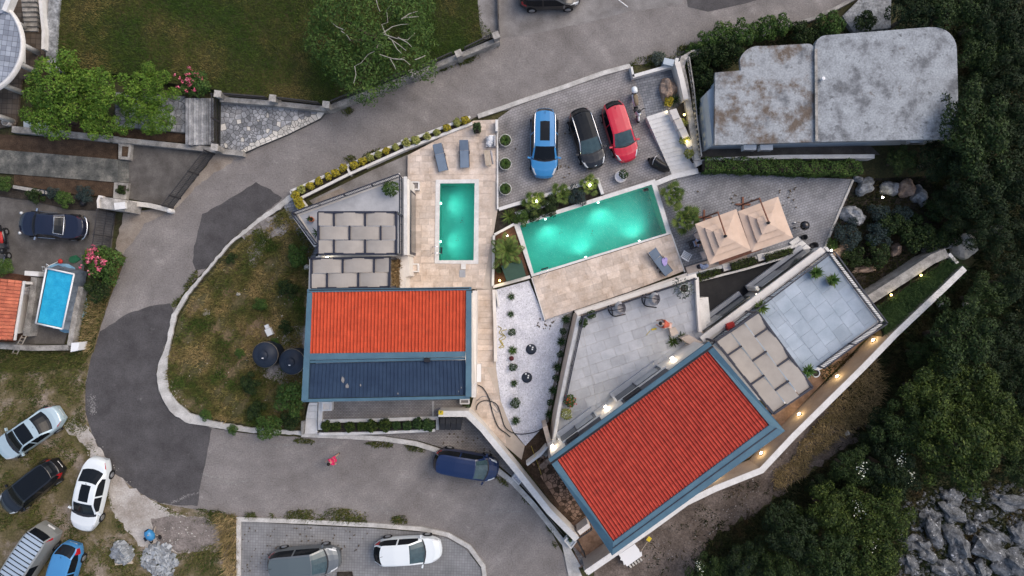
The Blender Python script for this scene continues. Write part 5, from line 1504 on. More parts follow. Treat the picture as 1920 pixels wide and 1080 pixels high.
 for x in (wb, -wb):
  for sgn in (1, -1):
   y = sgn * (W_/2 - .085); rr = .31 if kind not in ('suv', 'van') else .34
   m_ = MB(); m_.tube([(x, y - .10, rr), (x, y + .10, rr)], rr, 18); w = m_.build('wheel', M['tyre'], root, world=False)
   m_ = MB(); yy = y + sgn * .101
   m_.tube([(x, yy - sgn*.02, rr), (x, yy + sgn*.012, rr)], [rr*.66, rr*.58], 12); m_.build('rim', M['rim'], w, world=False)
 for sgn in (1, -1):                                     # door mirrors
  m_ = MB(); x = (uc - .045) * L_; y = sgn * (W_/2 + .02)
  m_.obox((x, y + sgn*.06), (.25, 1), .20, .11, .56*Hh + .02, .56*Hh + .15); m_.build('door_mirror', body if kind != 'vintage' else M['chrome'], root, world=False)
 if rails:
  for sgn in (1, -1):
   pts = []
   for u in np.linspace(ur - .01, uf + (.02 if kind != 'hatch' else .20), 9):
    k = min(range(len(us)), key=lambda q: abs(us[q] - u)); s_ = sect[k]; pts.append((us[k]*L_, sgn*s_[4][0]*.97, s_[4][1] + .055))
   m_ = MB(); m_.tube(pts, .032, 6); m_.build('roof_rail', rails, root, True, world=False)
 for q in range(stripes):                                # raised roof ribs
  u = ur + .02 + (uf - ur - .04) * q / (stripes - 1)
  m_ = MB(); k = min(range(len(us)), key=lambda q_: abs(us[q_] - u)); z = sect[k][7][1]
  m_.box(u*L_-.02, u*L_+.02, -W_*.36, W_*.36, z - .03, z + .035); m_.build('roof_rib', M['glass'], root, world=False)
 # grille, plates, wiper, antenna
 m_ = MB(); m_.box(L_*.4935, L_*.502, -W_*.24, W_*.24, .36, .50); m_.build('grille', M['chrome'] if kind == 'vintage' else M['plasticblack'], root, world=False)
 m_ = MB(); m_.box(-L_*.5035, -L_*.496, -.26, .26, .46, .57); m_.build('number_plate', M['plasticwhite'], root, world=False)
 if kind not in ('vintage', 'van'):
  m_ = MB(); m_.tube([(ur*L_ + .12, 0, interp(ur + .03, top)), (ur*L_ - .02, 0, interp(ur + .03, top) + .12)], .012, 5); m_.build('antenna', M['black'], root, world=False)
 if kind != 'vintage':
  for y0 in (.05, -.42):
   u = uc - .012; m_ = MB(); z = interp(u, top) + .02
   m_.tube([(u*L_, y0 + .34, z - .02), (u*L_ - .05, y0, z + .02)], .012, 5); m_.build('wiper', M['black'], root, world=False)
 root['_L'] = L_
 del root['_L']
 return root, done, dict(us=us, sect=sect, top=top, L=L_, W=W_, H=Hh)


blue = paint('blue_paint', (.035, .21, .46)); navy = paint('navy_paint', (.004, .017, .070)); blk = paint('black_paint', (.010, .011, .014)); redp = paint('red_paint', (.52, .012, .035))
wht = paint('white_paint', (.70, .74, .75)); slv = paint('silver_blue_paint', (.42, .53, .58), .25, .15); gry = paint('grey_paint', (.13, .145, .155), .3, .35)
vans = paint('silver_van_paint', (.30, .31, .30), .35, .3); vint = paint('deep_navy_paint', (.010, .014, .032), .22); bl2 = paint('mid_blue_paint', (.06, .23, .47)); vanroof = paint('pale_blue_van_roof', (.36, .44, .53), .4)

car('bright blue estate SUV with dark sunroof on the paved parking', (1021, 206), (1020, 332), 4.45, 1.84, 1.62, 'suv', blue, glassroof=(.30, .86, False), rails=M['chrome'], glass='glass')
r_, dn, inf = car('black hatchback with silver roof strips between blue SUV and red car', (1084, 207), (1117, 312), 4.0, 1.74, 1.47, 'hatch', blk, roof=M['glass'], rails=M['chrome'], glass='glassteal')
m_ = MB(); m_.tube([(inf['L']*.468, -.09, .80), (inf['L']*.476, -.05, .77), (inf['L']*.478, 0, .765), (inf['L']*.476, .05, .77), (inf['L']*.468, .09, .80)], .016, 5); m_.build('badge', M['chrome'], r_, world=False)
car('glossy red hatchback beside the white scooter', (1146, 193), (1179, 299), 4.0, 1.70, 1.46, 'hatch', redp, glass='glassteal')
car('dark navy minivan parked on the road below the black bins', (815, 862), (932, 882), 4.25, 1.72, 1.62, 'mpv', navy, glass='glassteal')
car('white hatchback on the paved lot at the lower kerb', (702, 1037), (826, 1030), 4.4, 1.80, 1.46, 'hatch', wht, glass='glassteal')
car('grey crossover with glazed roof on the lower paved lot', (504, 1058), (637, 1047), 4.65, 1.84, 1.62, 'mpv', gry, roof=paint('grey_glass_roof', (.09, .115, .125), .15), glass='glassteal')
car('white sedan with dark sunroof parked on pale sand', (184, 860), (153, 996), 4.85, 1.84, 1.45, 'sedan', wht, glassroof=(.10, .95, False))
car('silver blue sedan with black roof panel at the field edge', (110, 774), (-2, 850), 4.75, 1.82, 1.44, 'sedan', slv, glassroof=(.30, .98, True))
car('black estate car with three roof panels between two pale cars', (108, 872), (6, 953), 4.6, 1.78, 1.5, 'suv', blk, roof=M['glass'], glass='glass')
car('silver van with black ribs on its roof', (93, 990), (15, 1109), 5.0, 1.84, 1.92, 'van', vans, roof=vanroof, stripes=11, name='parked_van')
car('mid blue hatchback beside the ribbed silver van', (133, 1022), (98, 1136), 4.3, 1.74, 1.46, 'hatch', bl2)
car('black compact SUV on the upper concrete lot, partly out of view', (979, -8), (1083, -11), 4.0, 1.72, 1.52, 'suv', blk)
r_, dn, inf = car('vintage navy saloon with chrome framed rear window on the left drive', (154, 427), (38, 418), 4.35, 1.72, 1.46, 'vintage', vint, roof=vint, taper=.42)
L_, W_ = inf['L'], inf['W']
m_ = MB(); m_.tube([(-L_*.44, .80, .48), (-L_*.485, .62, .5), (-L_*.51, .3, .5), (-L_*.514, 0, .5), (-L_*.51, -.3, .5), (-L_*.485, -.62, .5), (-L_*.44, -.80, .48)], .05, 8); m_.build('rear_bumper', M['chrome'], r_, True, world=False)
m_ = MB()
zt_, zb_ = interp(-.14, inf['top']) + .01, interp(-.23, inf['top']) + .02
q = [(-.138*L_, .52, zt_-.02), (-.232*L_, .58, zb_), (-.232*L_, -.58, zb_), (-.138*L_, -.52, zt_-.02), (-.138*L_, .52, zt_-.02)]
m_.tube(q, .028, 6); m_.build('window_trim', M['chrome'], r_, True, world=False)
for y in (.66, -.66):
 m_ = MB(); m_.lathe([(.0, .14), (.09, .10), (.11, 0), (0, 0)], (L_*.475, y, .62), 12); m_.build('headlight', M['lens'], r_, True, world=False)
 m_ = MB(); m_.tube([(-.10*L_, y * 1.3, .86), (.16*L_, y * 1.3, .86)], .018, 5); m_.build('side_trim', M['chrome'], r_, world=False)


def scooter(label, rear, front, L_, body, seat, name='scooter'):
 pr, pf = P(*rear, .7), P(*front, .7); d = (pf - pr).xy.normalized(); c = ((pr + pf) / 2).xy
 r = empty(name, (c.x, c.y, .03), label, 'scooter', None, math.atan2(d.y, d.x))
 h = L_ / 2
 def loft(nm, st, m, par=r):
  vs, fs = [], []; n = 10
  for x, w, z0, z1 in st:
   for j in range(n):
    a_ = 2 * math.pi * j / n; vs.append((x, w * math.cos(a_), (z0 + z1) / 2 + (z1 - z0) / 2 * math.sin(a_)))
  for i in range(len(st) - 1):
   for j in range(n): fs.append((i*n+j, (i+1)*n+j, (i+1)*n+(j+1) % n, i*n+(j+1) % n))
  fs += [tuple(range(n)), tuple(len(vs)-1-j for j in range(n))]
  m_ = MB(); m_.add(vs, fs); return m_.build(nm, m, par, True, world=False)
 loft('rear_body', [(-h*.78, .06, .55, .72), (-h*.62, .19, .40, .76), (-h*.2, .21, .34, .72), (h*.05, .15, .30, .62)], body)
 loft('seat', [(-h*.60, .10, .74, .83), (-h*.45, .155, .72, .86), (-h*.15, .15, .70, .84), (h*.08, .10, .66, .78)], seat)
 b = loft('top_case', [(-h*1.0, .12, .78, .98), (-h*.92, .20, .72, 1.06), (-h*.72, .20, .72, 1.06), (-h*.62, .15, .78, 1.0)], body)
 m_ = MB(); m_.box(-h*.66, -h*.60, -.20, .20, .80, .90); m_.build('case_trim', M['plasticblack'], b, world=False)
 loft('footboard', [(h*.02, .15, .26, .36), (h*.40, .17, .26, .36)], M['plasticblack'])
 loft('leg_shield', [(h*.36, .10, .3, .9), (h*.46, .20, .36, 1.0), (h*.58, .17, .42, .98), (h*.70, .07, .5, .86)], body)
 loft('front_fender', [(h*.56, .06, .44, .60), (h*.74, .085, .40, .64), (h*.95, .06, .30, .52)], body)
 m_ = MB(); m_.tube([(h*.34, .36, 1.02), (h*.46, .14, 1.06), (h*.48, 0, 1.06), (h*.46, -.14, 1.06), (h*.34, -.36, 1.02)], .03, 8); m_.build('handlebar', M['plasticblack'], r, True, world=False)
 loft('dashboard', [(h*.40, .10, .98, 1.08), (h*.50, .13, .98, 1.12), (h*.58, .08, .95, 1.06)], M['plasticblack'])
 for y in (.30, -.30):
  m_ = MB(); m_.tube([(h*.44, y * .7, 1.06), (h*.42, y, 1.22)], .012, 5); m_.obox((h*.42, y * 1.12), (0, 1), .15, .04, 1.18, 1.27); m_.build('mirror', M['plasticblack'], r, world=False)
 for x in (-h*.62, h*.78):
  m_ = MB(); m_.tube([(x, -.055, .26), (x, .055, .26)], .26, 18); w = m_.build('wheel', M['tyre'], r, world=False)
  m_ = MB(); m_.tube([(x, -.06, .26), (x, .06, .26)], .13, 12); m_.build('rim', M['rim'], w, world=False)
 return r


scooter('white scooter with beige seat and rear case on the parking', (1187, 162), (1200, 230), 2.25, wht, mat('beige_seat', (.20, .155, .10), None, rough=.7))
scooter('dark maxi scooter at the left edge of the vintage saloon drive', (0, 415), (8, 492), 2.3, blk, M['red'], 'maxi_scooter')
# motorcycle under a dark cover, leaning beside the white stairs
pr, pf = P(1252, 316, .6), P(1222, 299, .6); d = (pf - pr).xy.normalized(); c = ((pr + pf) / 2).xy
r = empty('covered_motorcycle', (c.x, c.y, .03), 'motorcycle under a black cover beside the white stairs', 'motorcycle', None, math.atan2(d.y, d.x))
st_ = [(-.75, .04, .5), (-.62, .16, .72), (-.35, .22, .92), (0, .24, .86), (.3, .26, .98), (.5, .24, 1.02), (.66, .12, .8), (.74, .03, .5)]
vs, fs = [], []; n = 9
for x, w, z in st_:
 for j in range(n):
  a_ = math.pi * j / (n - 1); vs.append((x + .02 * math.sin(j * 2.3), w * 1.25 * math.cos(a_) * (1 + .10 * math.sin(j * 3 + x * 9)), .12 + (z - .12) * math.sin(a_) ** .7))
for i in range(len(st_) - 1):
 for j in range(n - 1): fs.append((i*n+j, i*n+j+1, (i+1)*n+j+1, (i+1)*n+j))
m_ = MB(); m_.add(vs, fs); m_.build('cover', mat('black_cover', (.008, .008, .010), (.016, .016, .018), 6, .35), r, True, world=False)
for x in (-.55, .56):
 m_ = MB(); m_.tube([(x, -.06, .28), (x, .06, .28)], .28, 16); m_.build('wheel', M['tyre'], r, world=False)
m_ = MB(); m_.tube([(.44, .40, 1.0), (.52, .12, 1.05), (.52, -.12, 1.05), (.44, -.40, 1.0)], .022, 6); m_.build('handlebar', M['steel'], r, True, world=False)

# ================================================================== PEOPLE
def person(label, px, py, zg, rot, J, shirt, trousers=None, hair=None, hairlen=.0, skirt=None, arms_bare=True, flip=False):
 """one skinned body from a joint table (local metres, x = facing), plus clothes and hair as children"""
 p = P(px, py, zg)
 root = empty('person', (p.x, p.y, zg), label, 'person', None, rot)
 def skin(nm, verts, edges, rad, m, par, sub=1):
  me = bpy.data.meshes.new(nm); me.from_pydata(verts, edges, [])
  o = bpy.data.objects.new(nm, me); COL.objects.link(o)
  o.modifiers.new('s', 'SKIN'); sm = o.modifiers.new('u', 'SUBSURF'); sm.levels = sub
  for i, rr in enumerate(rad):
   me.skin_vertices[0].data[i].radius = (rr, rr) if not isinstance(rr, tuple) else rr
  me.skin_vertices[0].data[0].use_root = True
  dg = bpy.context.evaluated_depsgraph_get()
  m2 = bpy.data.meshes.new_from_object(o.evaluated_get(dg))
  bpy.data.objects.remove(o); m2.materials.clear(); m2.materials.append(m)
  m2.polygons.foreach_set('use_smooth', [True] * len(m2.polygons))
  return link(nm, m2, par)
 V = lambda k: Vector(J[k])
 names = ['pelvis', 'waist', 'chest', 'neck', 'head', 'crown']
 vs = [V('pelvis'), V('pelvis').lerp(V('chest'), .5), V('chest'), V('neck'), V('head'), V('head') + (V('head') - V('neck')).normalized() * .12]
 es = [(0, 1), (1, 2), (2, 3), (3, 4), (4, 5)]
 rd = [(.15, .11), (.13, .10), (.16, .11), .055, .098, .07]
 for s_ in 'LR':
  b = len(vs); vs += [V('sh' + s_), V('el' + s_), V('wr' + s_)]; rd += [.062, .045, .032]; es += [(2, b), (b, b+1), (b+1, b+2)]
  w = V('wr' + s_); dr = (w - V('el' + s_)).normalized()
  side = dr.cross(Vector((0, 0, 1))); side = side.normalized() if side.length > .1 else Vector((0, 1, 0))
  hb = len(vs); vs.append(w + dr * .07); rd.append((.038, .018)); es.append((b+2, hb))
  for f in range(4):
   o_ = side * (f - 1.5) * .020; ln = (.07, .08, .078, .062)[f]
   q = len(vs); vs += [w + dr * .10 + o_, w + dr * (.10 + ln * .55) + o_ * 1.1 + Vector((0, 0, -.012)), w + dr * (.10 + ln) + o_ * 1.1 + Vector((0, 0, -.03))]; rd += [.0095, .009, .0075]; es += [(hb, q), (q, q+1), (q+1, q+2)]
  q = len(vs); vs += [w + dr * .05 + side * .045, w + dr * .085 + side * .058]; rd += [.010, .008]; es += [(hb, q), (q, q+1)]
  b = len(vs); vs += [V('hip' + s_), V('kn' + s_), V('an' + s_), V('to' + s_)]; rd += [.088, .062, .042, .036]; es += [(0, b), (b, b+1), (b+1, b+2), (b+2, b+3)]
 body = skin('body', vs, es, rd, M['skin'], root)
 hd = V('head'); up = (V('head') - V('neck')).normalized(); fw = Vector(J.get('look', (1, 0, 0))).normalized()
 def blob(nm, c, rx, m, par, sq=(1, 1, 1)):
  b_ = MB(); prof = [(0, -1), (.5, -.87), (.87, -.5), (1, 0), (.87, .5), (.5, .87), (0, 1)]
  b_.lathe([(q * rx, z * rx * sq[2]) for q, z in prof], tuple(c), 12); return b_.build(nm, m, par, True, world=False)
 h_ = blob('hair', hd + up * .055 - fw * .025, .118, hair or M['hair'], root, (1, 1, .95))
 if hairlen:
  b_ = MB(); b_.tube([hd + up * .03 - fw * .08, hd - up * .06 - fw * .12, hd - up * hairlen - fw * .13], [.09, .08, .04], 8); b_.build('tress', hair or M['hair'], h_, True, world=False)
 sd_ = fw.cross(up).normalized()
 for e in (1, -1):
  blob('eye', hd + fw * .088 + sd_ * .034 * e + up * .02, .012, M['hair'], root); blob('ear', hd + sd_ * .10 * e, .024, M['skin'], root)
 blob('nose', hd + fw * .108 - up * .012, .016, M['skin'], root); b_ = MB(); b_.tube([hd + fw*.098 - up*.045 + sd_*.022, hd + fw*.098 - up*.045 - sd_*.022], .007, 6); b_.build('mouth', M['red'], root, world=False)
 # shirt follows torso and upper arms
 tv = [V('pelvis') + (V('chest') - V('pelvis')) * .06, V('pelvis').lerp(V('chest'), .5), V('chest'), V('chest').lerp(V('neck'), .72)]
 te = [(0, 1), (1, 2), (2, 3)]; tr_ = [(.165, .125), (.148, .115), (.178, .128), .09]
 for s_ in 'LR':
  b = len(tv); tv += [V('sh' + s_), V('sh' + s_).lerp(V('el' + s_), .62 if arms_bare else 1.4)]; tr_ += [.078, .062]; te += [(2, b), (b, b+1)]
 skin('shirt', tv, te, tr_, shirt, root)
 if trousers:
  lv = [V('pelvis')]; le = []; lr = [(.168, .128)]
  for s_ in 'LR':
   b = len(lv); lv += [V('hip' + s_), V('kn' + s_), V('kn' + s_).lerp(V('an' + s_), J.get('trlen', .15))]; lr += [.102, .078, .066]; le += [(0, b), (b, b+1), (b+1, b+2)]
  skin('trousers', lv, le, lr, trousers, root)
 for s_ in 'LR':
  a_, t_ = V('an' + s_), V('to' + s_); b_ = MB(); b_.tube([a_ - (t_ - a_) * .35 + Vector((0, 0, -.02)), a_.lerp(t_, .5) + Vector((0, 0, .0)), t_ + (t_ - a_) * .25], [.045, .05, .036], 8); b_.build('shoe', J.get('shoe', M['plasticblack']), root, True, world=False)
 return root


pink = mat('hot_pink_cloth', (.62, .03, .12), None, rough=.9); brick_c = mat('brick_red_cloth', (.44, .10, .065), None, rough=.9); palebl = mat('pale_blue_cloth', (.30, .38, .58), (.45, .50, .64), 8, .9)
dkcl = mat('dark_cloth', (.03, .03, .04), None, rough=.9); palecl = mat('pale_cloth', (.60, .52, .48), None, rough=.9)
walk = dict(pelvis=(0, 0, .93), chest=(.05, 0, 1.28), neck=(.10, 0, 1.48), head=(.15, 0, 1.60), shL=(.05, .19, 1.38), elL=(-.10, .27, 1.14), wrL=(.02, .30, .92), shR=(.05, -.19, 1.38), elR=(.20, -.26, 1.16), wrR=(.38, -.22, 1.06),
   hipL=(0, .09, .88), knL=(.20, .10, .50), anL=(.16, .10, .08), toL=(.32, .11, .04), hipR=(0, -.09, .88), knR=(-.02, -.10, .48), anR=(-.28, -.10, .12), toR=(-.16, -.10, .03), look=(1, 0, -.2))
person('person walking along the road in a hot pink top and shorts', 632, 856, .01, R(215), walk, pink, pink)
crouch = dict(pelvis=(-.28, 0, .52), chest=(.02, 0, .80), neck=(.20, 0, .88), head=(.33, 0, .90), shL=(.06, .19, .80), elL=(.20, .26, .52), wrL=(.36, .18, .30), shR=(.06, -.19, .80), elR=(.20, -.25, .52), wrR=(.38, -.16, .28),
              hipL=(-.28, .11, .50), knL=(.10, .22, .48), anL=(-.16, .16, .08), toL=(-.01, .20, .04), hipR=(-.28, -.11, .50), knR=(.12, -.20, .46), anR=(-.14, -.16, .08), toR=(.01, -.20, .04), look=(1, 0, -.5), trlen=.1)
person('person crouching on the terrace in a brick red shirt', 1243, 607, zTer + .01, R(168), crouch, brick_c, mat('pale_pink_shorts', (.62, .42, .36), None, rough=.9))
sit = dict(pelvis=(-.05, 0, .53), chest=(-.06, 0, .90), neck=(.0, 0, 1.10), head=(.05, 0, 1.22), shL=(-.05, .19, 1.0), elL=(.05, .26, .74), wrL=(.28, .18, .68), shR=(-.05, -.19, 1.0), elR=(.06, -.26, .74), wrR=(.30, -.14, .70),
           hipL=(-.02, .10, .52), knL=(.42, .14, .52), anL=(.46, .14, .09), toL=(.60, .15, .05), hipR=(-.02, -.10, .52), knR=(.42, -.12, .52), anR=(.40, -.12, .09), toR=(.54, -.13, .05), look=(1, 0, -.15))
person('person sitting by the umbrella in pale blue clothes', 1301, 457, .03, R(18), sit, palebl, palebl, hairlen=.1)

# ================================================================== GARDEN FURNITURE AND SMALL THINGS
def umbrella(label, corners, apex, zc, za, arm):
 c = [P(x, y, zc) for x, y in corners]; a_ = P(*apex, za)
 r = empty('cantilever_umbrella', P(*arm, 0), label, 'umbrella', 'peach umbrellas on the patio')
 def tier(nm, s0, s1, z0, z1, drop):
  m_ = MB(); lo = [a_.lerp(p, s0) for p in c]; hi = [a_.lerp(p, s1) for p in c]
  for p in lo: p.z = z0
  for p in hi: p.z = z1
  for i in range(4):
   j = (i + 1) % 4; nseg = 6
   for q in range(nseg):
    t0, t1 = q / nseg, (q + 1) / nseg
    sg = lambda t: -.05 * math.sin(math.pi * t)
    m_.quad(lo[i].lerp(lo[j], t0) + Vector((0, 0, sg(t0))), lo[i].lerp(lo[j], t1) + Vector((0, 0, sg(t1))), hi[i].lerp(hi[j], t1) + Vector((0, 0, sg(t1) * .5)), hi[i].lerp(hi[j], t0) + Vector((0, 0, sg(t0) * .5)))
    p0, p1 = lo[i].lerp(lo[j], t0) + Vector((0, 0, sg(t0))), lo[i].lerp(lo[j], t1) + Vector((0, 0, sg(t1)))
    m_.quad(p0 - Vector((0, 0, drop)), p1 - Vector((0, 0, drop)), p1, p0)
  m_.build(nm, M['umbrella'], r)
 dz = za - zc
 tier('lower_canopy', 1.0, .58, zc, zc + dz * .22, .12)
 tier('middle_canopy', .68, .30, zc + dz * .42, zc + dz * .62, .10)
 m_ = MB(); top = [a_.lerp(p, .40) for p in c]
 for p in top: p.z = zc + dz * .78
 for i in range(4): m_.add([top[i], top[(i+1) % 4], a_], [(0, 1, 2)]); m_.quad(top[i] - Vector((0, 0, .09)), top[(i+1) % 4] - Vector((0, 0, .09)), top[(i+1) % 4], top[i])
 m_.build('top_canopy', M['umbrella'], r)
 b_ = P(*arm, zc + .55); f_ = P(*arm, 0)
 m_ = MB(); m_.tube([(b_.x, b_.y, .02), (b_.x, b_.y, zc + .6)], .055, 8); m_.build('pole', M['wood'], r)
 m_ = MB(); m_.tube([(b_.x, b_.y, zc + .55), (a_.x, a_.y, za + .16)], .05, 6); m_.build('arm', M['wood'], r)
 m_ = MB(); m_.lathe([(.09, 0), (.09, .2), (.05, .28), (0, .28)], (a_.x, a_.y, za - .02), 10); m_.build('hub', M['plasticblack'], r)
 for d in ((1, 0), (0, 1)):
  m_ = MB(); m_.obox((b_.x, b_.y), d, 1.0, .12, .022, .09 + .01 * d[0]); m_.build('foot', M['wood'], r)


umbrella('peach two tier cantilever umbrella nearer the large pool', [(1303.5, 420), (1380.5, 392), (1408.5, 469), (1331, 496)], (1359.5, 443), 2.5, 3.15, (1346, 398))
umbrella('peach two tier cantilever umbrella farther from the large pool', [(1384, 396.5), (1459, 368.5), (1487.5, 446), (1410, 472.5)], (1440, 418), 2.52, 3.17, (1424, 372))
mb = MB(); q = P(1385, 470, .74); r = empty('patio_table', (q.x, q.y, .02), 'dark wooden patio table under the peach umbrellas', 'table')
m_ = MB(); m_.obox((0, 0), (1, .36), 3.0, .9, .70, .74); m_.build('table_top', M['wood'], r, world=False)
for sx in (-1.25, 1.25):
 for sy in (-.3, .3):
  v = Vector((1, .36)).normalized(); n_ = Vector((-v.y, v.x)); p = v * sx + n_ * sy; m_ = MB(); m_.box(p.x-.04, p.x+.04, p.y-.04, p.y+.04, 0, .70); m_.build('leg', M['wood'], r, world=False)


def slat_chair(label, px, py, rot, m, seatm=None, group=None):
 p = P(px, py, .45); r = empty('patio_chair', (p.x, p.y, .02), label, 'chair', group, rot)
 for i in range(5):
  m_ = MB(); m_.box(-.24 + i * .10, -.17 + i * .10, -.24, .24, .43, .455); m_.build('seat_slat', m, r, world=False)
 for i in range(5):
  m_ = MB(); y = -.2 + i * .10; m_.tube([(-.25, y, .46), (-.34, y, .95)], .025, 5); m_.build('back_slat', m, r, world=False)
 m_ = MB(); m_.tube([(-.34, -.25, .93), (-.37, 0, .98), (-.34, .25, .93)], .03, 6); m_.build('back_rail', m, r, world=False)
 for sx in (-.22, .24):
  for sy in (-.22, .22):
   m_ = MB(); m_.box(sx-.02, sx+.02, sy-.02, sy+.02, 0, .43); m_.build('leg', m, r, world=False)
 for sy in (-.27, .27):
  m_ = MB(); m_.box(-.3, .22, sy-.025, sy+.025, .62, .65); m_.build('arm', m, r, world=False)
 if seatm:
  m_ = MB(); m_.box(-.22, .24, -.22, .22, .458, .52); m_.build('seat_pad', seatm, r, world=False)
 return r


slat_chair('white slatted chair beside the tan deck edge', 1286, 479, R(60), M['plasticwhite'], None, 'chairs on the patio')
slat_chair('dark slatted chair behind the person in pale blue', 1299, 458, R(20), M['iron'], None, 'chairs on the patio')
slat_chair('pale cushioned chair peeping out from under the nearer umbrella', 1321, 478, R(20), M['cushion'], palecl, 'chairs on the patio')
slat_chair('grey patio chair above the person in pale blue', 1309, 442, R(-60), M['cushion'], palecl, 'chairs on the patio')
mb = MB(); p = P(1317, 500, .5)
for i in range(5): mb.lathe([(0, .16 + .02 * i), (.10, .13), (.16, .05), (.14, 0), (0, 0)], (p.x - .22 + i * .12, p.y + .05 * math.sin(i * 2.0), .46), 9, 1 if i == 0 else 0)
tag(mb.build('towel_heap', [palebl, dkcl], smooth=True), 'heap of pale blue and dark towels on the patio wall', 'towels')
wall('wide stone seat wall along the lower patio edge', [(1288, 508), (1330, 495), (1400, 478)], 0, .45, .50, M['taupe'], name='seat_wall')
wall('white planter wall between patio and dark courtyard', [(1290, 517), (1400, 488), (1488, 462)], 0, .5, .22, M['whitecap'])
wall('thin white wall edging the dark courtyard planter', [(1302, 529), (1400, 504), (1498, 475)], 0, .5, .14, M['whitecap'])
slab('courtyard_planter_soil', [(1300, 519), (1488, 467), (1494, 474), (1303, 527)], 0, .36, M['bedsoil'])
for i, x in enumerate((1362, 1427)):
 y = 508 - (x - 1362) * .29; planter_box(('white gravel box between the first two courtyard hedge strips', 'white gravel box between the last two courtyard hedge strips')[i], [(x - 8, y - 12), (x + 5, y - 15), (x + 9, y - 3), (x - 4, y + 1)], .3, .56, M['gravel'])
r = empty('patio_steps', P(1512, 460, 0), 'white steps from patio up to the pale blue roof terrace', 'stairs')
for i in range(5):
 x, y = 1488 + i * 8.2, 449 + i * 7.5
 z = .18 * (i + 1); m_ = MB(); m_.prism(PP([(x - 8, y + 6), (x + 8, y - 6), (x + 15.5, y + .5), (x - .5, y + 13)], z), 0, z); m_.build('step', M['whitecap'], r)

# kettle barbecue
p = P(1509, 423, .95); b0 = P(1492, 424, .1)
r = empty('kettle_barbecue', (p.x, p.y, .02), 'round black kettle barbecue with dark red bowl standing on the patio', 'barbecue')
m_ = MB(); m_.lathe([(.31, 0), (.29, .10), (.20, .19), (.06, .24), (0, .24)], (0, 0, .92), 24); lid = m_.build('lid', paint('black_enamel', (.008, .008, .009), .2), r, True, world=False)
m_ = MB(); m_.tube([(-.05, 0, 1.16), (-.04, 0, 1.20), (.04, 0, 1.20), (.05, 0, 1.16)], .014, 6); m_.build('handle', M['wood'], lid, world=False)
m_ = MB(); m_.lathe([(0, -.26), (.16, -.22), (.27, -.10), (.31, .0)], (0, 0, .915), 24); m_.build('bowl', mat('dark_red_enamel', (.13, .014, .014), None, rough=.3), r, True, world=False)
for a_ in (100, 200, 330):
 ca, sa = math.cos(R(a_)), math.sin(R(a_)); m_ = MB(); m_.tube([(.16*ca, .16*sa, .72), (.34*ca, .34*sa, .0)], .022, 6); m_.build('leg', M['palewood'], r, world=False)
for sy in (-.1, .25):
 m_ = MB(); m_.tube([(-.32, sy, .09), (-.32, sy + .06, .09)], .09, 12); m_.build('wheel', M['plasticwhite'] if sy > 0 else M['plasticblack'], r, world=False)
mb = MB(); p = P(1508, 445, .2); mb.lathe([(.16, 0), (.19, .32), (.17, .32), (.14, .03), (0, .03)], (p.x, p.y, .02), 14); tag(mb.build('black_bucket', M['plasticblack'], smooth=True), 'black bucket beside the patio steps near the barbecue', 'bucket')
mb = MB(); p = P(1526, 461, .2); mb.lathe([(.22, 0), (.26, .34), (.24, .34), (.2, .03), (0, .03)], (p.x, p.y, .02), 14); tag(mb.build('round_black_tub', M['plasticblack'], smooth=True), 'round black tub at the top of the patio steps', 'tub')


def lounger(label, head, foot, w, back=.0, group='blue grey sun loungers', zb=ZD):
 a_, b_ = P(*head, zb + .4).xy, P(*foot, zb + .4).xy; L_ = (b_ - a_).length; d = (b_ - a_) / L_; c = (a_ + b_) / 2
 r = empty('sun_lounger', (c.x, c.y, zb), label, 'sun lounger', group, math.atan2(d.y, d.x))
 h = L_ / 2
 m_ = MB(); vs = [(-h*.30, -w/2, .34), (h, -w/2, .34), (h, w/2, .34), (-h*.30, w/2, .34)]; m_.prism([(x, y) for x, y, z in vs], .315, .345); m_.build('sling', M['lounge'], r, world=False)
 m_ = MB(); m_.add([(-h*.32, -w/2, .35), (-h*.32, w/2, .35), (-h*.98, w/2, .35 + back), (-h*.98, -w/2, .35 + back), (-h*.32, -w/2, .325), (-h*.32, w/2, .325), (-h*.98, w/2, .325 + back), (-h*.98, -w/2, .325 + back)],
                       [(0, 1, 2, 3), (7, 6, 5, 4), (0, 4, 5, 1), (1, 5, 6, 2), (2, 6, 7, 3), (3, 7, 4, 0)]); m_.build('backrest', M['lounge'], r, world=False)
 for s_ in (-1, 1):
  m_ = MB(); m_.box(-h*.98, h, s_*(w/2 + .02) - .018, s_*(w/2 + .02) + .018, .27, .31); m_.build('frame', M['rail'], r, world=False)
  for x in (-h*.7, h*.75):
   m_ = MB(); m_.box(x-.02, x+.02, s_*(w/2+.02)-.016, s_*(w/2+.02)+.016, 0, .268); m_.build('leg', M['rail'], r, world=False)
  m_ = MB(); m_.box(-h*.25, -h*.0, s_*(w/2+.06)-.02, s_*(w/2+.06)+.02, .42, .45); m_.build('armrest', M['rail'], r, world=False)
 return r


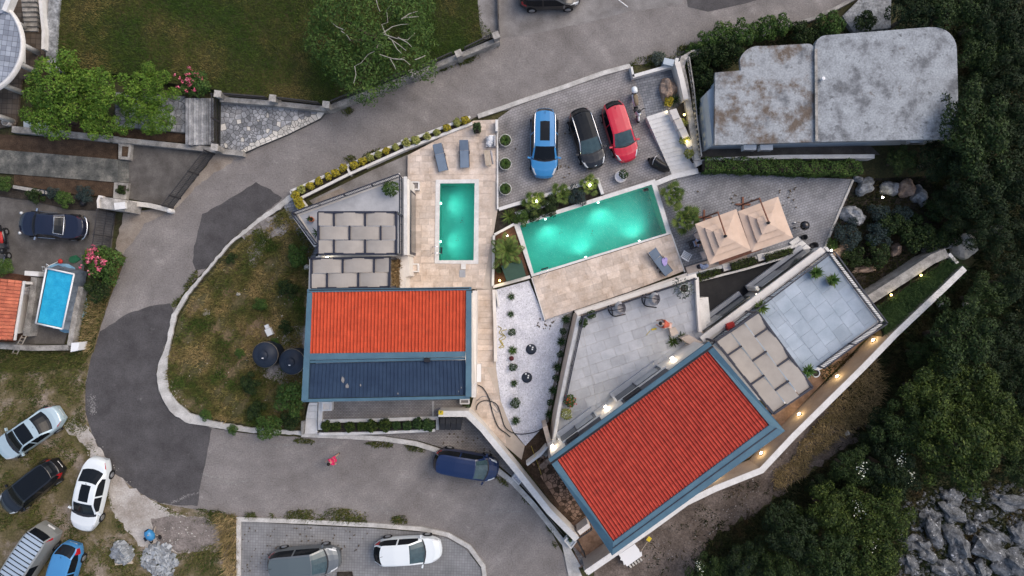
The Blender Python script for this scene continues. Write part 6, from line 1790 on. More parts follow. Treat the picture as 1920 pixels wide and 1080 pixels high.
lounger('blue grey sun lounger with tilted back left of its twin by the small pool', (820, 271), (831, 320), .60, .38)
lounger('blue grey sun lounger standing straight, nearer the pillow bench', (870, 264), (871, 314), .58, .38)
lounger('blue grey sun lounger on the tan deck with a lilac towel', (1221, 469), (1255, 513), .60, .30)
mb = MB(); p = P(1246, 490, .66); mb.prism([(p.x + .24 * rnd.uniform(.7, 1.1) * math.cos(a_), p.y + .30 * rnd.uniform(.75, 1.1) * math.sin(a_)) for a_ in np.linspace(0, 6.28, 12)[:-1]], .648, .70); tag(mb.build('towel', mat('lilac_towel', (.38, .30, .62), (.48, .40, .70), 6, .95)), 'lilac towel crumpled on the sun lounger', 'towel')
for i, (x, y) in enumerate(((1234, 500), (1239, 508))):
 p = P(x, y, ZD); mb = MB(); mb.prism([(p.x + .07 * math.cos(a_) + .10 * math.sin(a_), p.y + .15 * math.sin(a_) - .02 * math.cos(a_)) for a_ in np.linspace(0, 6.28, 10)[:-1]], ZD + .003, ZD + .05)
 tag(mb.build('sandal', M['plasticblack']), ('black sandal beside the lounger, nearer the pool', 'black sandal beside the lounger, nearer the terrace railing')[i], 'sandal')
# pillow bench and low table
p = P(920, 266, .5); r = empty('pillow_chair', (p.x, p.y, ZD), 'pale wicker chair piled with white pillows beside the parking wall', 'chair')
m_ = MB(); m_.box(-.32, .34, -.36, .34, .05, .36); m_.build('seat', M['wicker'], r, world=False); m_ = MB(); m_.box(.24, .34, -.36, .34, .362, .72); m_.build('backrest', M['wicker'], r, world=False)
for q in range(3):
 m_ = MB(); m_.lathe([(0, .15), (.16, .13), (.27, .06), (.27, .03), (.14, 0), (0, 0)], (-.05 + .05 * q, -.14 + .14 * q, .365 + .05 * q), 4 + q, 0); m_.build('pillow', M['plasticwhite'], r, world=False)
p = P(917, 297, .4); r = empty('slatted_bench', (p.x, p.y, ZD), 'pale slatted bench with folded parasol beside it', 'bench', None, R(8))
for q in range(3):
 m_ = MB(); m_.box(-.28 + q * .125, -.165 + q * .125, -.5, .5, .36, .40); m_.build('slat', M['palewood'], r, world=False)
for sy in (-.42, .42): m_ = MB(); m_.box(-.26, .06, sy-.03, sy+.03, 0, .36); m_.build('leg', M['palewood'], r, world=False)
m_ = MB(); m_.tube([(.2, -.45, .25), (.2, .3, .35), (.18, .48, .34)], [.05, .08, .03], 8); m_.build('folded_parasol', M['cushion'], r, True, world=False)
mb = MB(); p = P(869, 499, ZD); mb.box(p.x-.16, p.x+.16, p.y-.20, p.y+.32, ZD + .003, ZD + .06); 
tag(mb.build('skimmer_hatch', M['whitecap']), 'white skimmer hatch at the foot of the small pool', 'lid')
mb = MB(); p = P(867, 512, ZD); mb.box(p.x-.2, p.x+.2, p.y-.28, p.y+.22, ZD + .003, ZD + .03); tag(mb.build('grey_mat', M['terracetile']), 'grey mat on the deck below the small pool', 'mat')
def pool_steps(label, a_, b_, nd, name='pool_handrail'):
 r = empty(name, P(*a_, ZD), label, 'ladder')
 n_ = Vector(nd).normalized()
 for q in (a_, b_):
  p = P(*q, ZD + .4).xy
  m_ = MB(); m_.tube([(*(p - n_*.45), ZD + .02), (*(p - n_*.42), ZD + .55), (*(p - n_*.2), ZD + .72), (*(p + n_*.08), ZD + .62), (*(p + n_*.14), ZD - .8)], .022, 7); m_.build('rail', M['chrome'], r, True)
 pa, pb = P(*a_, ZD).xy + n_*.14, P(*b_, ZD).xy + n_*.14
 for z in (-.12, -.42): m_ = MB(); m_.bar(pa, pb, .09, ZD + z, ZD + z + .03); m_.build('tread', M['plasticblack'], r)
pool_steps('chrome ladder on the west side of the small pool', (823, 463), (823, 475), (1, 0))
pool_steps('chrome ladder at the tan deck corner of the large pool', (1014, 509), (1027, 505), (.3, 1))
mb = MB(); p = P(1212, 354, -1.1); mb.obox((p.x, p.y), (1, .3), .42, .30, -1.19, -.95); mb.tube([(p.x - .2, p.y, -1.1), (p.x + .25, p.y + .1, -1.1)], .12, 8); tag(mb.build('pool_robot', M['plasticblack']), 'dark cleaning robot on the floor of the large pool', 'pool robot')
mb = MB(); q = PP([(941, 499), (977, 489), (985, 517), (951, 527)], .95); mb.prism(q, .3, .95); gb = mb.build('pump_box', M['green']); tag(gb, 'dark green pump box under the big palm', 'box')
m_ = MB(); m_.prism(shrink(ccw(q), -.04), .952, 1.0); m_.build('lid', M['green'], gb)
mb = MB(); p = P(937, 265, 0)


def pot_round(label, px, py, rr, hh, m, zg=.03, group=None, rim=.05, fill='bedsoil', name='round_pot'):
 p = P(px, py, zg + hh); r = empty(name, (p.x, p.y, zg), label, 'pot', group)
 m_ = MB(); m_.lathe([(rr*.72, 0), (rr*.95, hh*.7), (rr, hh), (rr - rim, hh), (rr - rim, hh - .06)], (0, 0, 0), 24); m_.build('shell', m, r, True, world=False)
 m_ = MB(); m_.lathe([(rr - rim, hh - .062), (0, hh - .05)], (0, 0, 0), 24); m_.build('soil', M[fill], r, world=False)
 return r


for i, (y, lb) in enumerate(((263, 'white round pot of grass opposite the pillow chair'), (307, 'white round pot of grass opposite the slatted bench'), (354, 'white round pot of grass nearest the palm bed'))):
 pot_round(lb, 947.5, y, .42, .42, M['whitecap'], group='white pots along the parking wall')
pot_round('large white pot holding a small round bush beside the large pool', 1164, 331, .40, .42, M['whitecap'], fill='gravel')
pot_round('terracotta pot on the corner of the grey roof terrace', 583, 411, .17, .34, M['terracotta'], zT + .02)
pot_round('pale pot of the left agave on the blue roof terrace', 1530, 512, .33, .34, M['oldwall'], zF, 'agave pots on the blue roof terrace')
pot_round('pale pot of the right agave on the blue roof terrace', 1560, 526, .33, .34, M['oldwall'], zF, 'agave pots on the blue roof terrace')
pot_round('white pot at the corridor corner of the blue roof terrace', 1530, 700, .26, .4, M['whitecap'], zF)
pot_round('white ring pot under the airy shrub at the terrace corner', 1283, 541, .30, .35, M['whitecap'], zTer)
mb = MB(); q = PP([(1254, 616), (1262, 614), (1271, 618), (1272, 627), (1260, 631), (1256, 628)], zTer + .42); mb.prism(PP([(1255, 616), (1267, 614), (1273, 625), (1259, 631)], zTer + .42), zTer + .004, zTer + .42); tag(mb.build('pouf', M['taupe']), 'taupe square pouf on the terrace near the crouching person', 'pouf')
mb = MB(); p = P(1226, 617, zTer); mb.obox(p, (1, .2), .32, .10, zTer + .004, zTer + .06); mb.tube([(p.x - .25, p.y - .12, zTer + .03), (p.x - .5, p.y - .4, zTer + .03)], .015, 5); tag(mb.build('yellow_toy', M['yellow']), 'yellow toy on the terrace tiles before the crouching person', 'toy')
mb = MB(); q = PP([(1363, 608), (1375, 603), (1380, 612), (1367, 620)], zF + .55); mb.prism(q, zF + .003, zF + .55); tag(mb.build('red_box', M['red']), 'red storage box in front of the woven pergola', 'box')


def egg_chair(label, px, py, rot, m):
 p = P(px, py, zTer + .6); r = empty('hanging_chair', (p.x, p.y, zTer), label, 'chair', 'black framed hanging chairs', rot)
 arc_ = [(.45 * math.cos(R(a_)) * 1.0 - .05, .52 * math.sin(R(a_)), .03) for a_ in np.linspace(80, 280, 13)]
 arc_ = [(.50, .50, .03)] + arc_ + [(.50, -.50, .03)]
 m_ = MB(); m_.tube(arc_, .035, 6); m_.build('base_frame', M['black'], r, True, world=False)
 m_ = MB(); m_.tube([(-.30, -.40, .05), (-.30, .40, .05)], .028, 6); m_.build('base_bar', M['black'], r, world=False)
 m_ = MB(); m_.tube([(-.48, 0, .05), (-.55, 0, .9), (-.45, 0, 1.6), (-.1, 0, 1.92), (.18, 0, 1.88)], .032, 7); m_.build('stand', M['black'], r, True, world=False)
 n1, n2 = 9, 16
 vs, fs = [], []
 for i in range(n1):
  t = i / (n1 - 1) * math.pi * .78
  for j in range(n2):
   a_ = 2*math.pi*j/n2; x = .12 + .36 * math.sin(t) * math.cos(a_); y = .42 * math.sin(t) * math.sin(a_); z = .32 + .85 * (1 - math.cos(t)) / 2 * 1.25
   vs.append((x, y, z))
 for i in range(n1 - 1):
  for j in range(n2):
   if i > 4 and math.cos(2*math.pi*(j+.5)/n2) > .2: continue
   fs.append((i*n2+j, i*n2+(j+1) % n2, (i+1)*n2+(j+1) % n2, (i+1)*n2+j))
 m_ = MB(); m_.add(vs, fs); m_.build('basket', m, r, True, world=False)
 m_ = MB(); m_.lathe([(0, .12), (.20, .12), (.32, .06), (.3, 0), (0, 0)], (.14, 0, .42), 14); m_.build('seat_cushion', M['cushion'], r, True, world=False)
 m_ = MB(); m_.tube([(.18, 0, 1.88), (.13, 0, 1.3)], .01, 5); m_.build('chain', M['steel'], r, world=False)


egg_chair('hanging chair with grey cushion nearer the two round bushes', 1158, 578, R(12), M['cushion'])
egg_chair('hanging chair with pale wicker basket nearer the airy corner shrub', 1222, 560, R(-8), M['wicker'])

# tanks, covers, crates, cables
for x, y, lb in ((495, 666, 'dark blue round water tank standing clear of the house'), (545, 679, 'dark blue round water tank tucked against the house eave')):
 p = P(x, y, 1.7); r = empty('water_tank', (p.x, p.y, .1), lb, 'water tank', 'water tanks beside the tiled house')
 m_ = MB(); m_.lathe([(.80, 0), (.82, 1.35), (.83, 1.40), (.80, 1.44), (.62, 1.56), (.33, 1.70), (.30, 1.70)], (0, 0, 0), 40); m_.build('shell', M['tank'], r, True, world=False)
 m_ = MB(); m_.lathe([(.30, 1.64), (.30, 1.78), (.26, 1.82), (0, 1.83)], (0, 0, 0), 28); m_.build('lid', M['tank'], r, True, world=False)
 m_ = MB(); m_.lathe([(.82, 1.33), (.845, 1.36), (.82, 1.39)], (0, 0, 0), 40); m_.build('rim_band', M['palewood'], r, True, world=False)
 m_ = MB(); m_.box(-.06, .06, -.20, -.14, 1.82, 1.845); m_.build('label_plate', M['plasticwhite'], r, world=False)
p = P(503, 621, .4); r = empty('white_crate', (p.x, p.y, .1), 'white plastic crate with a loose lid lying in the weeds', 'crate', None, R(25))
m_ = MB(); m_.box(-.20, .20, -.30, .18, 0, .30); m_.build('case', M['plasticwhite'], r, world=False)
m_ = MB(); m_.box(-.14, .14, .22, .46, 0, .18); m_.build('lid', M['plasticwhite'], r, world=False)
for x, y, lb in ((996, 655, 'dark round disc on the white gravel nearer the pools'), (988, 708, 'dark round disc on the white gravel nearer the dirt pit')):
 p = P(x, y, .1); r = empty('fire_pit', (p.x, p.y, .06), lb, 'fire pit', 'dark discs on the white gravel')
 m_ = MB(); m_.lathe([(0, .10), (.20, .12), (.34, .09), (.36, .0)], (0, 0, 0), 26); m_.build('bowl', M['tank'], r, True, world=False)
 for q in range(7):
  m_ = MB(); a_ = q * 2.4; rr = .08 + .03 * q; m_.box(rr*math.cos(a_)-.05, rr*math.cos(a_)+.04, rr*math.sin(a_)-.04, rr*math.sin(a_)+.05, .10, .15); m_.build('chip', M['tank'] if q % 3 else M['plasticwhite'], r, world=False)
p = P(897, 699, .6); r = empty('air_conditioner', (p.x, p.y, .13), 'white air conditioner outside the east wall of the tiled house', 'air conditioner')
m_ = MB(); m_.box(-.17, .17, -.58, .58, .05, .70); m_.build('case', M['plasticwhite'], r, world=False)
for q in range(7): m_ = MB(); m_.box(-.15, .15, -.5 + q*.155, -.45 + q*.155, .702, .72); m_.build('louvre', M['plasticwhite'], r, world=False)
m_ = MB(); m_.tube([(-.1, .6, .5), (-.3, .75, .55), (-.35, .4, .6)], .03, 6); m_.build('pipe', M['plasticwhite'], r, True, world=False)
for i in range(4):
 p = P(830 + i * 10.2, 793.5, 1.0); r = empty('wheelie_bin', (p.x, p.y, .09), ('black wheeled bin nearest the shrub row', 'second black wheeled bin from the shrub row', 'third black wheeled bin from the shrub row', 'black wheeled bin farthest from the shrub row')[i], 'bin', 'black bins by the yellow sign', R(rnd.uniform(-5, 5)))
 m_ = MB(); m_.add([(-.13, -.34, 0), (.13, -.34, 0), (.13, .28, 0), (-.13, .28, 0), (-.17, -.40, .92), (.17, -.40, .92), (.17, .34, .92), (-.17, .34, .92)], [(0, 3, 2, 1), (0, 1, 5, 4), (1, 2, 6, 5), (2, 3, 7, 6), (3, 0, 4, 7), (4, 5, 6, 7)]); m_.build('body', M['plasticblack'], r, world=False)
 m_ = MB(); m_.add([(-.178, -.43, .925), (.178, -.43, .925), (.178, .36, .925), (-.178, .36, .925), (-.178, -.43, .95), (.178, -.43, .95), (.15, .0, 1.02), (-.15, .0, 1.02), (.178, .36, .97), (-.178, .36, .97)],
                      [(4, 5, 6, 7), (7, 6, 8, 9), (0, 1, 5, 4), (2, 3, 9, 8), (1, 2, 8, 6, 5), (3, 0, 4, 7, 9)]); m_.build('lid', M['plasticblack'], r, world=False)
 for sx in (-.12, .12): m_ = MB(); m_.tube([(sx - .03, .33, .1), (sx + .03, .33, .1)], .1, 10); m_.build('wheel', M['tyre'], r, world=False)
p = P(826.5, 774, 1.75); r = empty('yellow_sign', (p.x, p.y, 1.704), 'small yellow sign lying on the end of the cream boundary wall', 'sign')
m_ = MB(); m_.box(-.15, .15, -.13, .13, 0, .025); m_.build('panel', M['yellow'], r, world=False)
m_ = MB(); m_.add([(-.03, .09, .03), (.07, .09, .03), (.0, .01, .03), (.05, .01, .03), (-.05, -.10, .03), (.0, .0, .03), (-.06, .0, .03)], [(0, 6, 5, 1), (5, 4, 2), (5, 2, 3)]); m_.build('symbol', M['green'], r, world=False)
# black hose looping over the walk
def hose(label, pts, z, rr, m, name='hose'):
 q = [P(x, y, z) for x, y in pts]; out_ = []
 for i in range(len(q) - 1):
  p0, p1, p2, p3 = q[max(i-1, 0)], q[i], q[i+1], q[min(i+2, len(q)-1)]
  for t in (0, .25, .5, .75):
   out_.append(.5 * ((2*p1) + (p2-p0)*t + (2*p0-5*p1+4*p2-p3)*t*t + (3*p1-p0-3*p2+p3)*t**3))
 out_.append(q[-1]); mb = MB(); mb.tube(out_, rr, 6); return tag(mb.build(name, m, smooth=True), label, 'hose')
hose('thick black hose crossing from the air conditioner to the gravel', [(893, 721), (905, 727), (916, 745), (924, 775), (934, 800), (948, 812), (957, 819)], .22, .035, M['plasticblack'])
hose('black hose looping over the brown walk and along the gravel end', [(893, 768), (896, 758), (905, 752), (918, 752), (932, 759), (940, 780), (946, 799), (958, 810), (975, 814), (1000, 811), (1018, 803)], .20, .032, M['plasticblack'])
hose('thin grey cable curled on the brown walk', [(894, 752), (905, 743), (918, 747), (926, 757), (934, 770), (930, 772), (918, 758)], .17, .014, M['tarp'])
hose('yellow garden hose coiled beside the cream wall', [(934, 612), (940, 616), (936, 624), (944, 630), (936, 636), (943, 645), (935, 652), (945, 650), (938, 640), (948, 633), (940, 622), (950, 618)], .09, .022, M['leaf_yellow'])
for i, (x, y, rot_) in enumerate(((1018, 848, 20), (1022, 852, -30), (1026, 845, 50), (1012, 855, 10))):
 p = P(x, y, .1); mb = MB(); mb.obox(p, (math.cos(R(rot_)), math.sin(R(rot_))), .36, .22, .032, .10); tag(mb.build('paving_offcut', M['oldwall']), f'grey paving offcut in the dirt pit, {("third", "first", "second", "fourth")[i]} nearest the blue eave', 'stone', 'paving offcuts in the dirt pit')
for i, (x, y) in enumerate(((1018, 873), (1025, 867))):
 p = P(x, y, .2); mb = MB(); mb.obox(p, (1, .8), .44, .34, .032, .30 - .1 * i); tag(mb.build('concrete_block', M['boulder']), ('brown block in the dirt pit against the blue eave', 'brown block in the dirt pit, second from the blue eave')[1 - i], 'block')
mb = MB(); mb.tube([P(996, 836, .9), P(1012, 880, .9), P(1015, 890, .9)], .009, 5); tag(mb.build('yellow_rope', M['yellow']), 'yellow rope stretched over the dirt pit', 'rope')
r = empty('shovel', P(1214, 1020, 0), 'yellow shovel lying outside the retaining wall near the ragged sheet', 'shovel')
a_, b_ = P(1203, 1032, .25), P(1214, 1016, .3); m_ = MB(); m_.tube([a_, b_], .02, 6); m_.build('handle', M['palewood'], r)
m_ = MB(); m_.obox(P(1217, 1011, .3), (.6, .8), .30, .26, .26, .30); m_.build('blade', M['yellow'], r)
mb = MB(); mb.tube([P(1160, 0, 1.0), P(1177, 13, .3)], .035, 8); tag(mb.build('white_pole', M['plasticwhite']), 'white pole lying on the upper concrete lot', 'pole')
mb = MB(); mb.prism(offset_line(PP([(932, -20), (933, 25), (936, 62)], .9), .06), .52, .9); tag(mb.build('path_fence', M['iron']), 'thin dark fence between concrete path and upper lot', 'fence')
# wheelbarrow / mixer
p = P(282, 1004, .5); r = empty('cement_mixer', (p.x, p.y, .02), 'blue cement mixer tipped on the sandy patch', 'cement mixer', None, R(-65))
m_ = MB(); m_.tube([(-.42, 0, .62), (-.25, 0, .58), (.05, 0, .50), (.3, 0, .44)], [.16, .27, .30, .18], 14); m_.build('drum', paint('mixer_blue', (.03, .20, .42), .5), r, True, world=False)
m_ = MB(); m_.tube([(-.43, 0, .62), (-.41, 0, .615)], .15, 12); m_.build('mouth', M['plasticblack'], r, world=False)
m_ = MB(); m_.box(-.05, .22, -.46, -.31, .2, .55); m_.build('motor_box', M['plasticblack'], r, world=False)
for sy in (-.26, .26): m_ = MB(); m_.tube([(-.35, sy, .03), (0, sy, .5), (.4, sy, .03)], .025, 6); m_.build('leg', M['palewood'], r, world=False)
for sy in (-.32, .32): m_ = MB(); m_.tube([(.4, sy - .03, .16), (.4, sy + .03, .16)], .15, 14); m_.build('wheel', M['tyre'], r, world=False)
r = empty('wooden_plank', P(286, 1014, .02), 'pale plank leaning over the blue cement mixer', 'plank')
m_ = MB(); m_.tube([P(277, 1003, .9), P(285, 1019, .05)], .03, 6); m_.build('board', M['palewood'], r)


def block_pile(label, cx, cy, rx, ry, n, hh, seed, m=None, size=.14, name='paving_block_pile'):
 rr = random.Random(seed); mb = MB()
 for i in range(n):
  a_ = rr.uniform(0, 6.28); q = rr.random() ** .55; px = cx + rx * q * math.cos(a_); py = cy + ry * q * math.sin(a_); z = hh * (1 - q ** 1.5) * rr.uniform(.6, 1)
  p = P(px, py, z); s_ = size * rr.uniform(.75, 1.2)
  mt = Matrix.Translation((p.x, p.y, z + .05)) @ Matrix.Rotation(rr.uniform(0, 6.28), 4, 'Z') @ Matrix.Rotation(rr.uniform(-.7, .7), 4, 'X') @ Matrix.Rotation(rr.uniform(-.7, .7), 4, 'Y')
  b_ = MB(); b_.box(-s_, s_, -s_*.8, s_*.8, -s_*.55, s_*.55); mb.add([mt @ Vector(v) for v in b_.v], b_.f)
 o = mb.build(name, M['paleblock']); tag(o, label, 'stones', None, 'stuff'); return o


block_pile('heap of grey paving blocks on a pallet in the field', 230, 1036, 18, 20, 95, .75, 5, size=.17)
block_pile('loose spread of grey paving blocks beside the block heap', 300, 1052, 33, 34, 210, .16, 6, size=.125)
mb = MB(); q = PP([(214, 1052), (246, 1049), (248, 1057), (216, 1060)], .15); mb.prism(q, .02, .14); tag(mb.build('pallet', M['palewood']), 'wooden pallet edge under the grey block heap', 'pallet')
# left yard clutter
slat_chair('grey plastic chair squeezed between pale wall and frame pool', 66, 545, R(0), M['cushion'], None)
mb = MB(); p = P(80, 361, .3); mb.lathe([(.2, 0), (.22, .3), (.18, .3), (.16, .05), (0, .05)], (p.x, p.y, .1), 12); tag(mb.build('dark_bucket', M['tank'], smooth=True), 'dark bucket at the end of the broken whitewashed kerb', 'bucket')
mb = MB(); p = P(155, 381, .3); mb.lathe([(.15, 0), (.2, .2), (.14, .3), (0, .32)], (p.x, p.y, .1), 10); tag(mb.build('dark_stone_pot', M['plasticblack'], smooth=True), 'dark rounded pot among plants beside the mailbox pillar', 'pot')
mb = MB(); mb.tube([P(0, 490, .1), P(4, 499, .1), P(12, 470, .3)], .03, 6)
tag(mb.build('steel_rod', M['steel']), 'steel rod lying by the dark maxi scooter', 'rod')
# manhole covers in the field and island
mb = MB(); p = P(387, 586, .1); mb.lathe([(.27, .0), (.27, .04), (0, .045)], (p.x, p.y, .1), 9); tag(mb.build('concrete_cover', M['sand']), 'pale concrete cover half buried in the weedy island', 'cover')
# ================================================================== VEGETATION
def leaf_quads(c, nrm, size, g, aspect=.5, fold=0.0):
 """diamond leaves at centres c facing nrm"""
 n = len(c)
 nrm = nrm / np.linalg.norm(nrm, axis=1, keepdims=True)
 a = g.normal(size=(n, 3)); a -= nrm * (a * nrm).sum(1, keepdims=True); a /= np.linalg.norm(a, axis=1, keepdims=True)
 b = np.cross(nrm, a)
 s = size * g.uniform(.65, 1.3, (n, 1))
 V = np.stack([c - a*s*.5, c + b*s*aspect*.5 - nrm*s*fold, c + a*s*.5, c - b*s*aspect*.5 - nrm*s*fold], 1).reshape(-1, 3)
 return V, np.arange(4 * n).reshape(-1, 4)


def lobes_leaves(lobes, dens, size, g, aspect=.5, low=-.25, shell=(.72, 1.06), jit=.7):
 C, Nn = [], []
 L = np.array(lobes, dtype=float)
 for i, (x, y, z, r) in enumerate(lobes):
  n = max(20, int(dens * 4 * math.pi * r * r))
  d = g.normal(size=(n, 3)); d /= np.linalg.norm(d, axis=1, keepdims=True)
  d = d[d[:, 2] > low]
  clump = .86 + .22 * np.sin(d[:, 0] * 7 + i) * np.sin(d[:, 1] * 6 + 2*i) * np.sin(d[:, 2] * 5 + i)
  p = np.array([x, y, z]) + d * (r * g.uniform(*shell, (len(d), 1))) * clump[:, None]
  keep = np.ones(len(p), bool)
  for j in range(len(lobes)):
   if j != i: keep &= np.linalg.norm(p - L[j, :3], axis=1) > L[j, 3] * .62
  C.append(p[keep]); Nn.append(d[keep] + g.normal(size=(keep.sum(), 3)) * jit + np.array([0, 0, .35]))
 return leaf_quads(np.concatenate(C), np.concatenate(Nn), size, g, aspect)


def tree_crown(name, seed, Rr, hgt, nl, dens, size, m, flat=.75, sub=.42):
 g = np.random.default_rng(seed)
 lobes = [(0, 0, hgt, Rr * .5)]
 for i in range(nl):
  a = i * 2.399 + g.uniform(-.3, .3); q = Rr * math.sqrt((i + .6) / nl) * .80 * g.uniform(.72, 1.32)
  z = hgt + Rr * flat * (.42 * (1 - (q / Rr) ** 2) - .1) + g.uniform(-.28, .28) * Rr * flat
  lobes.append((q * math.cos(a), q * math.sin(a), z, Rr * sub * g.uniform(.62, 1.05)))
 V, F = lobes_leaves(lobes, dens, size, g)
 return fast_mesh(name, V, F, m), lobes


def trunk_mesh(lobes, hgt, r, m, seed=0):
 mb = MB(); rr = random.Random(seed)
 mb.tube([(0, 0, -.1), (.05, .03, hgt * .35), (.0, .06, hgt * .75)], [r * 1.25, r, r * .7], 8)
 for x, y, z, q in lobes[1:8]:
  mb.tube([(0, .03, hgt * .55), (x * .45, y * .45, hgt * .8), (x * .92, y * .92, z)], [r * .5, r * .35, r * .12], 5)
 me = bpy.data.meshes.new('trunk'); me.from_pydata(mb.v, [], mb.f); me.materials.append(m); me.update()
 return me


SPEC = {}
def species(key, seeds, **kw):
 out_ = []
 for s_ in seeds:
  cr, lb = tree_crown('crown', s_, **kw); out_.append((cr, trunk_mesh(lb, kw['hgt'], .10 + .03 * kw['Rr'], M['bark'], s_)))
 SPEC[key] = out_


species('forest', (1, 2, 3), Rr=2.4, hgt=3.2, nl=34, dens=125, size=.155, m=M['leaf_forest'], sub=.29, flat=.95)
species('deep', (4, 5, 6), Rr=2.4, hgt=3.2, nl=32, dens=125, size=.155, m=M['leaf_deep'], sub=.30, flat=.95)
species('olive', (7, 8, 9), Rr=2.4, hgt=3.0, nl=34, dens=125, size=.155, m=M['leaf_olive'], sub=.28, flat=.95)
species('bright', (10, 11), Rr=2.0, hgt=2.4, nl=22, dens=125, size=.155, m=M['leaf_bright'], sub=.34)
species('bush', (12, 13), Rr=1.0, hgt=.75, nl=10, dens=150, size=.15, m=M['leaf_forest'], sub=.5)
species('greenbush', (14, 15), Rr=1.0, hgt=.75, nl=10, dens=150, size=.15, m=M['leaf_mid'], sub=.5)
species('bluebush', (16, 17), Rr=1.0, hgt=.7, nl=12, dens=190, size=.11, m=M['leaf_blue'], sub=.45)


def tree(key, i, px, py, rpx, label, group=None, name='tree', zc=None, base=0.0, squash=1.0):
 cr, tk = SPEC[key][i % len(SPEC[key])]
 R0 = {'forest': 2.4, 'deep': 2.4, 'olive': 2.4, 'bright': 2.0}.get(key, 1.0)
 sc = rpx / S / R0 * .97
 h0 = {'forest': 3.4, 'deep': 3.4, 'olive': 3.2, 'bright': 2.5}.get(key, .75)
 p = P(px, py, h0 * sc * squash + base)
 r = empty(name, (p.x, p.y, base), label, 'bush' if 'bush' in name else 'tree', group, rnd.uniform(0, 6.28), sc)
 st = rnd.uniform(.88, 1.16) if key in ('forest', 'deep', 'olive') else 1.0
 r.scale = (sc * st, sc / st, sc * squash)
 link('trunk', tk, r); link('crown', cr, r)
 return r


G1 = 'trees of the dark wood on the slope'
forest = [
 ('deep', 1712, 22, 52, 'dark tree just above the rounded corner of the concrete roof'), ('forest', 1790, 14, 58, 'dark tree at the top edge right of the concrete roof'),
 ('deep', 1862, 30, 62, 'dark tree near the uppermost right corner'), ('deep', 1925, 60, 55, 'tree cut by the right edge just below the top corner'),
 ('forest', 1838, 98, 52, 'dark tree touching the rounded right end of the concrete roof'), ('deep', 1898, 140, 58, 'tree by the right edge level with the middle of the concrete roof'),
 ('deep', 1836, 168, 44, 'shadowy tree pressed against the right wall of the concrete building'), ('forest', 1822, 244, 78, 'big round tree overlapping the lower right corner of the concrete roof'),
 ('deep', 1905, 232, 60, 'tree by the right edge beside the big round tree'), ('deep', 1762, 300, 44, 'tree below the lone air conditioner unit'),
 ('forest', 1690, 300, 32, 'small dark tree at the end of the long clipped hedge'), ('deep', 1836, 340, 66, 'dense tree directly below the big round tree'),
 ('deep', 1908, 345, 62, 'tree by the right edge above the pale whitish boulder'), ('deep', 1796, 388, 42, 'tree above the whitish boulder, touching the rock garden'),
 ('deep', 1860, 428, 50, 'tree right of the whitish boulder above the grassy slope'), ('deep', 1930, 440, 48, 'tree cut by the right edge beside the grassy slope'),
 ('deep', 1908, 530, 54, 'tree by the right edge level with the tip of the planted trough'), ('deep', 1852, 560, 50, 'tree just right of the pointed trough tip'),
 ('deep', 1922, 610, 50, 'tree cut by the right edge below the trough tip level'), ('forest', 1800, 632, 70, 'broad bushy tree alone below the planted trough'),
 ('deep', 1872, 650, 56, 'tree between the broad bushy tree and the right edge'), ('deep', 1728, 662, 34, 'small tree nearest to the corridor wall lamps'),
 ('olive', 1752, 734, 68, 'olive toned tree in the middle of the wood left of a lighter crown'), ('olive', 1838, 742, 66, 'lighter crowned tree in the middle of the wood'),
 ('deep', 1908, 730, 58, 'tree by the right edge at the middle of the wood'), ('olive', 1880, 800, 60, 'olive tree by the right edge above the lichen rocks'),
 ('olive', 1790, 832, 82, 'largest yellow green tree above the lichen rocks'), ('deep', 1700, 806, 58, 'dark tree left of the largest yellow green tree'),
 ('deep', 1652, 808, 38, 'tree beside the straw coloured slope under the corridor wall'), ('deep', 1600, 880, 46, 'white flecked dark tree left of its larger flowering neighbour'),
 ('deep', 1672, 880, 56, 'white flecked dark tree left of the lichen rocks'), ('deep', 1908, 870, 44, 'small tree at the right edge just above the lichen rocks'),
 ('olive', 1560, 958, 58, 'olive tree at the left of the lower wood'), ('olive', 1640, 966, 66, 'bright olive tree touching the lichen rocks'),
 ('olive', 1636, 1048, 66, 'olive tree with white blossom at the lower edge by the rocks'), ('forest', 1556, 1044, 60, 'green tree at the lower edge, second from the rocks'),
 ('deep', 1484, 1000, 56, 'dark tree at the edge of the bare slope'), ('deep', 1466, 1076, 52, 'dark tree at the lower edge left of the green one'),
 ('deep', 1396, 1058, 46, 'dark tree at the lower edge under the bare slope'), ('deep', 1330, 1072, 38, 'smallest dark tree at the lower edge under the bare slope'),
 ('deep', 1540, 912, 28, 'low dark tree between bare slope and white flecked trees')]
for i, (k, x, y, rp, lb) in enumerate(forest): tree('forest' if k == 'deep' and y > 540 and i % 2 else k, i, x, y, rp, lb, G1)
# white blossom sprays that stand on some of these crowns
for x, y, lb in ((1614, 880, 'small white blossom spray on the dark tree above the lower wood'), (1690, 866, 'white blossom spray on the white flecked tree by the rocks'), (1708, 896, 'white blossom spray hanging below the white flecked tree'),
                 (1612, 954, 'white blossom spray on the upper olive tree of the lower wood'), (1636, 1024, 'white blossom spray at the heart of the lower olive tree'), (1658, 1036, 'white blossom spray at the rock side of the lower olive tree'), (1312, 1062, 'white blossom spray on the smallest dark tree')):
 z = 3.6 if x > 1400 else 2.4
 p = P(x, y, z); g = np.random.default_rng(x); c = g.normal(size=(36, 3)) * np.array([.16, .26, .10]) + np.array(p)
 V, F = leaf_quads(c - np.array(p), g.normal(size=(36, 3)) + np.array([0, 0, 1.2]), .10, g, .8)
 o = link('blossom_spray', fast_mesh('blossom_spray', V, F, M['flower_white']), None, p); tag(o, lb, 'blossom', 'white blossom on the dark trees')

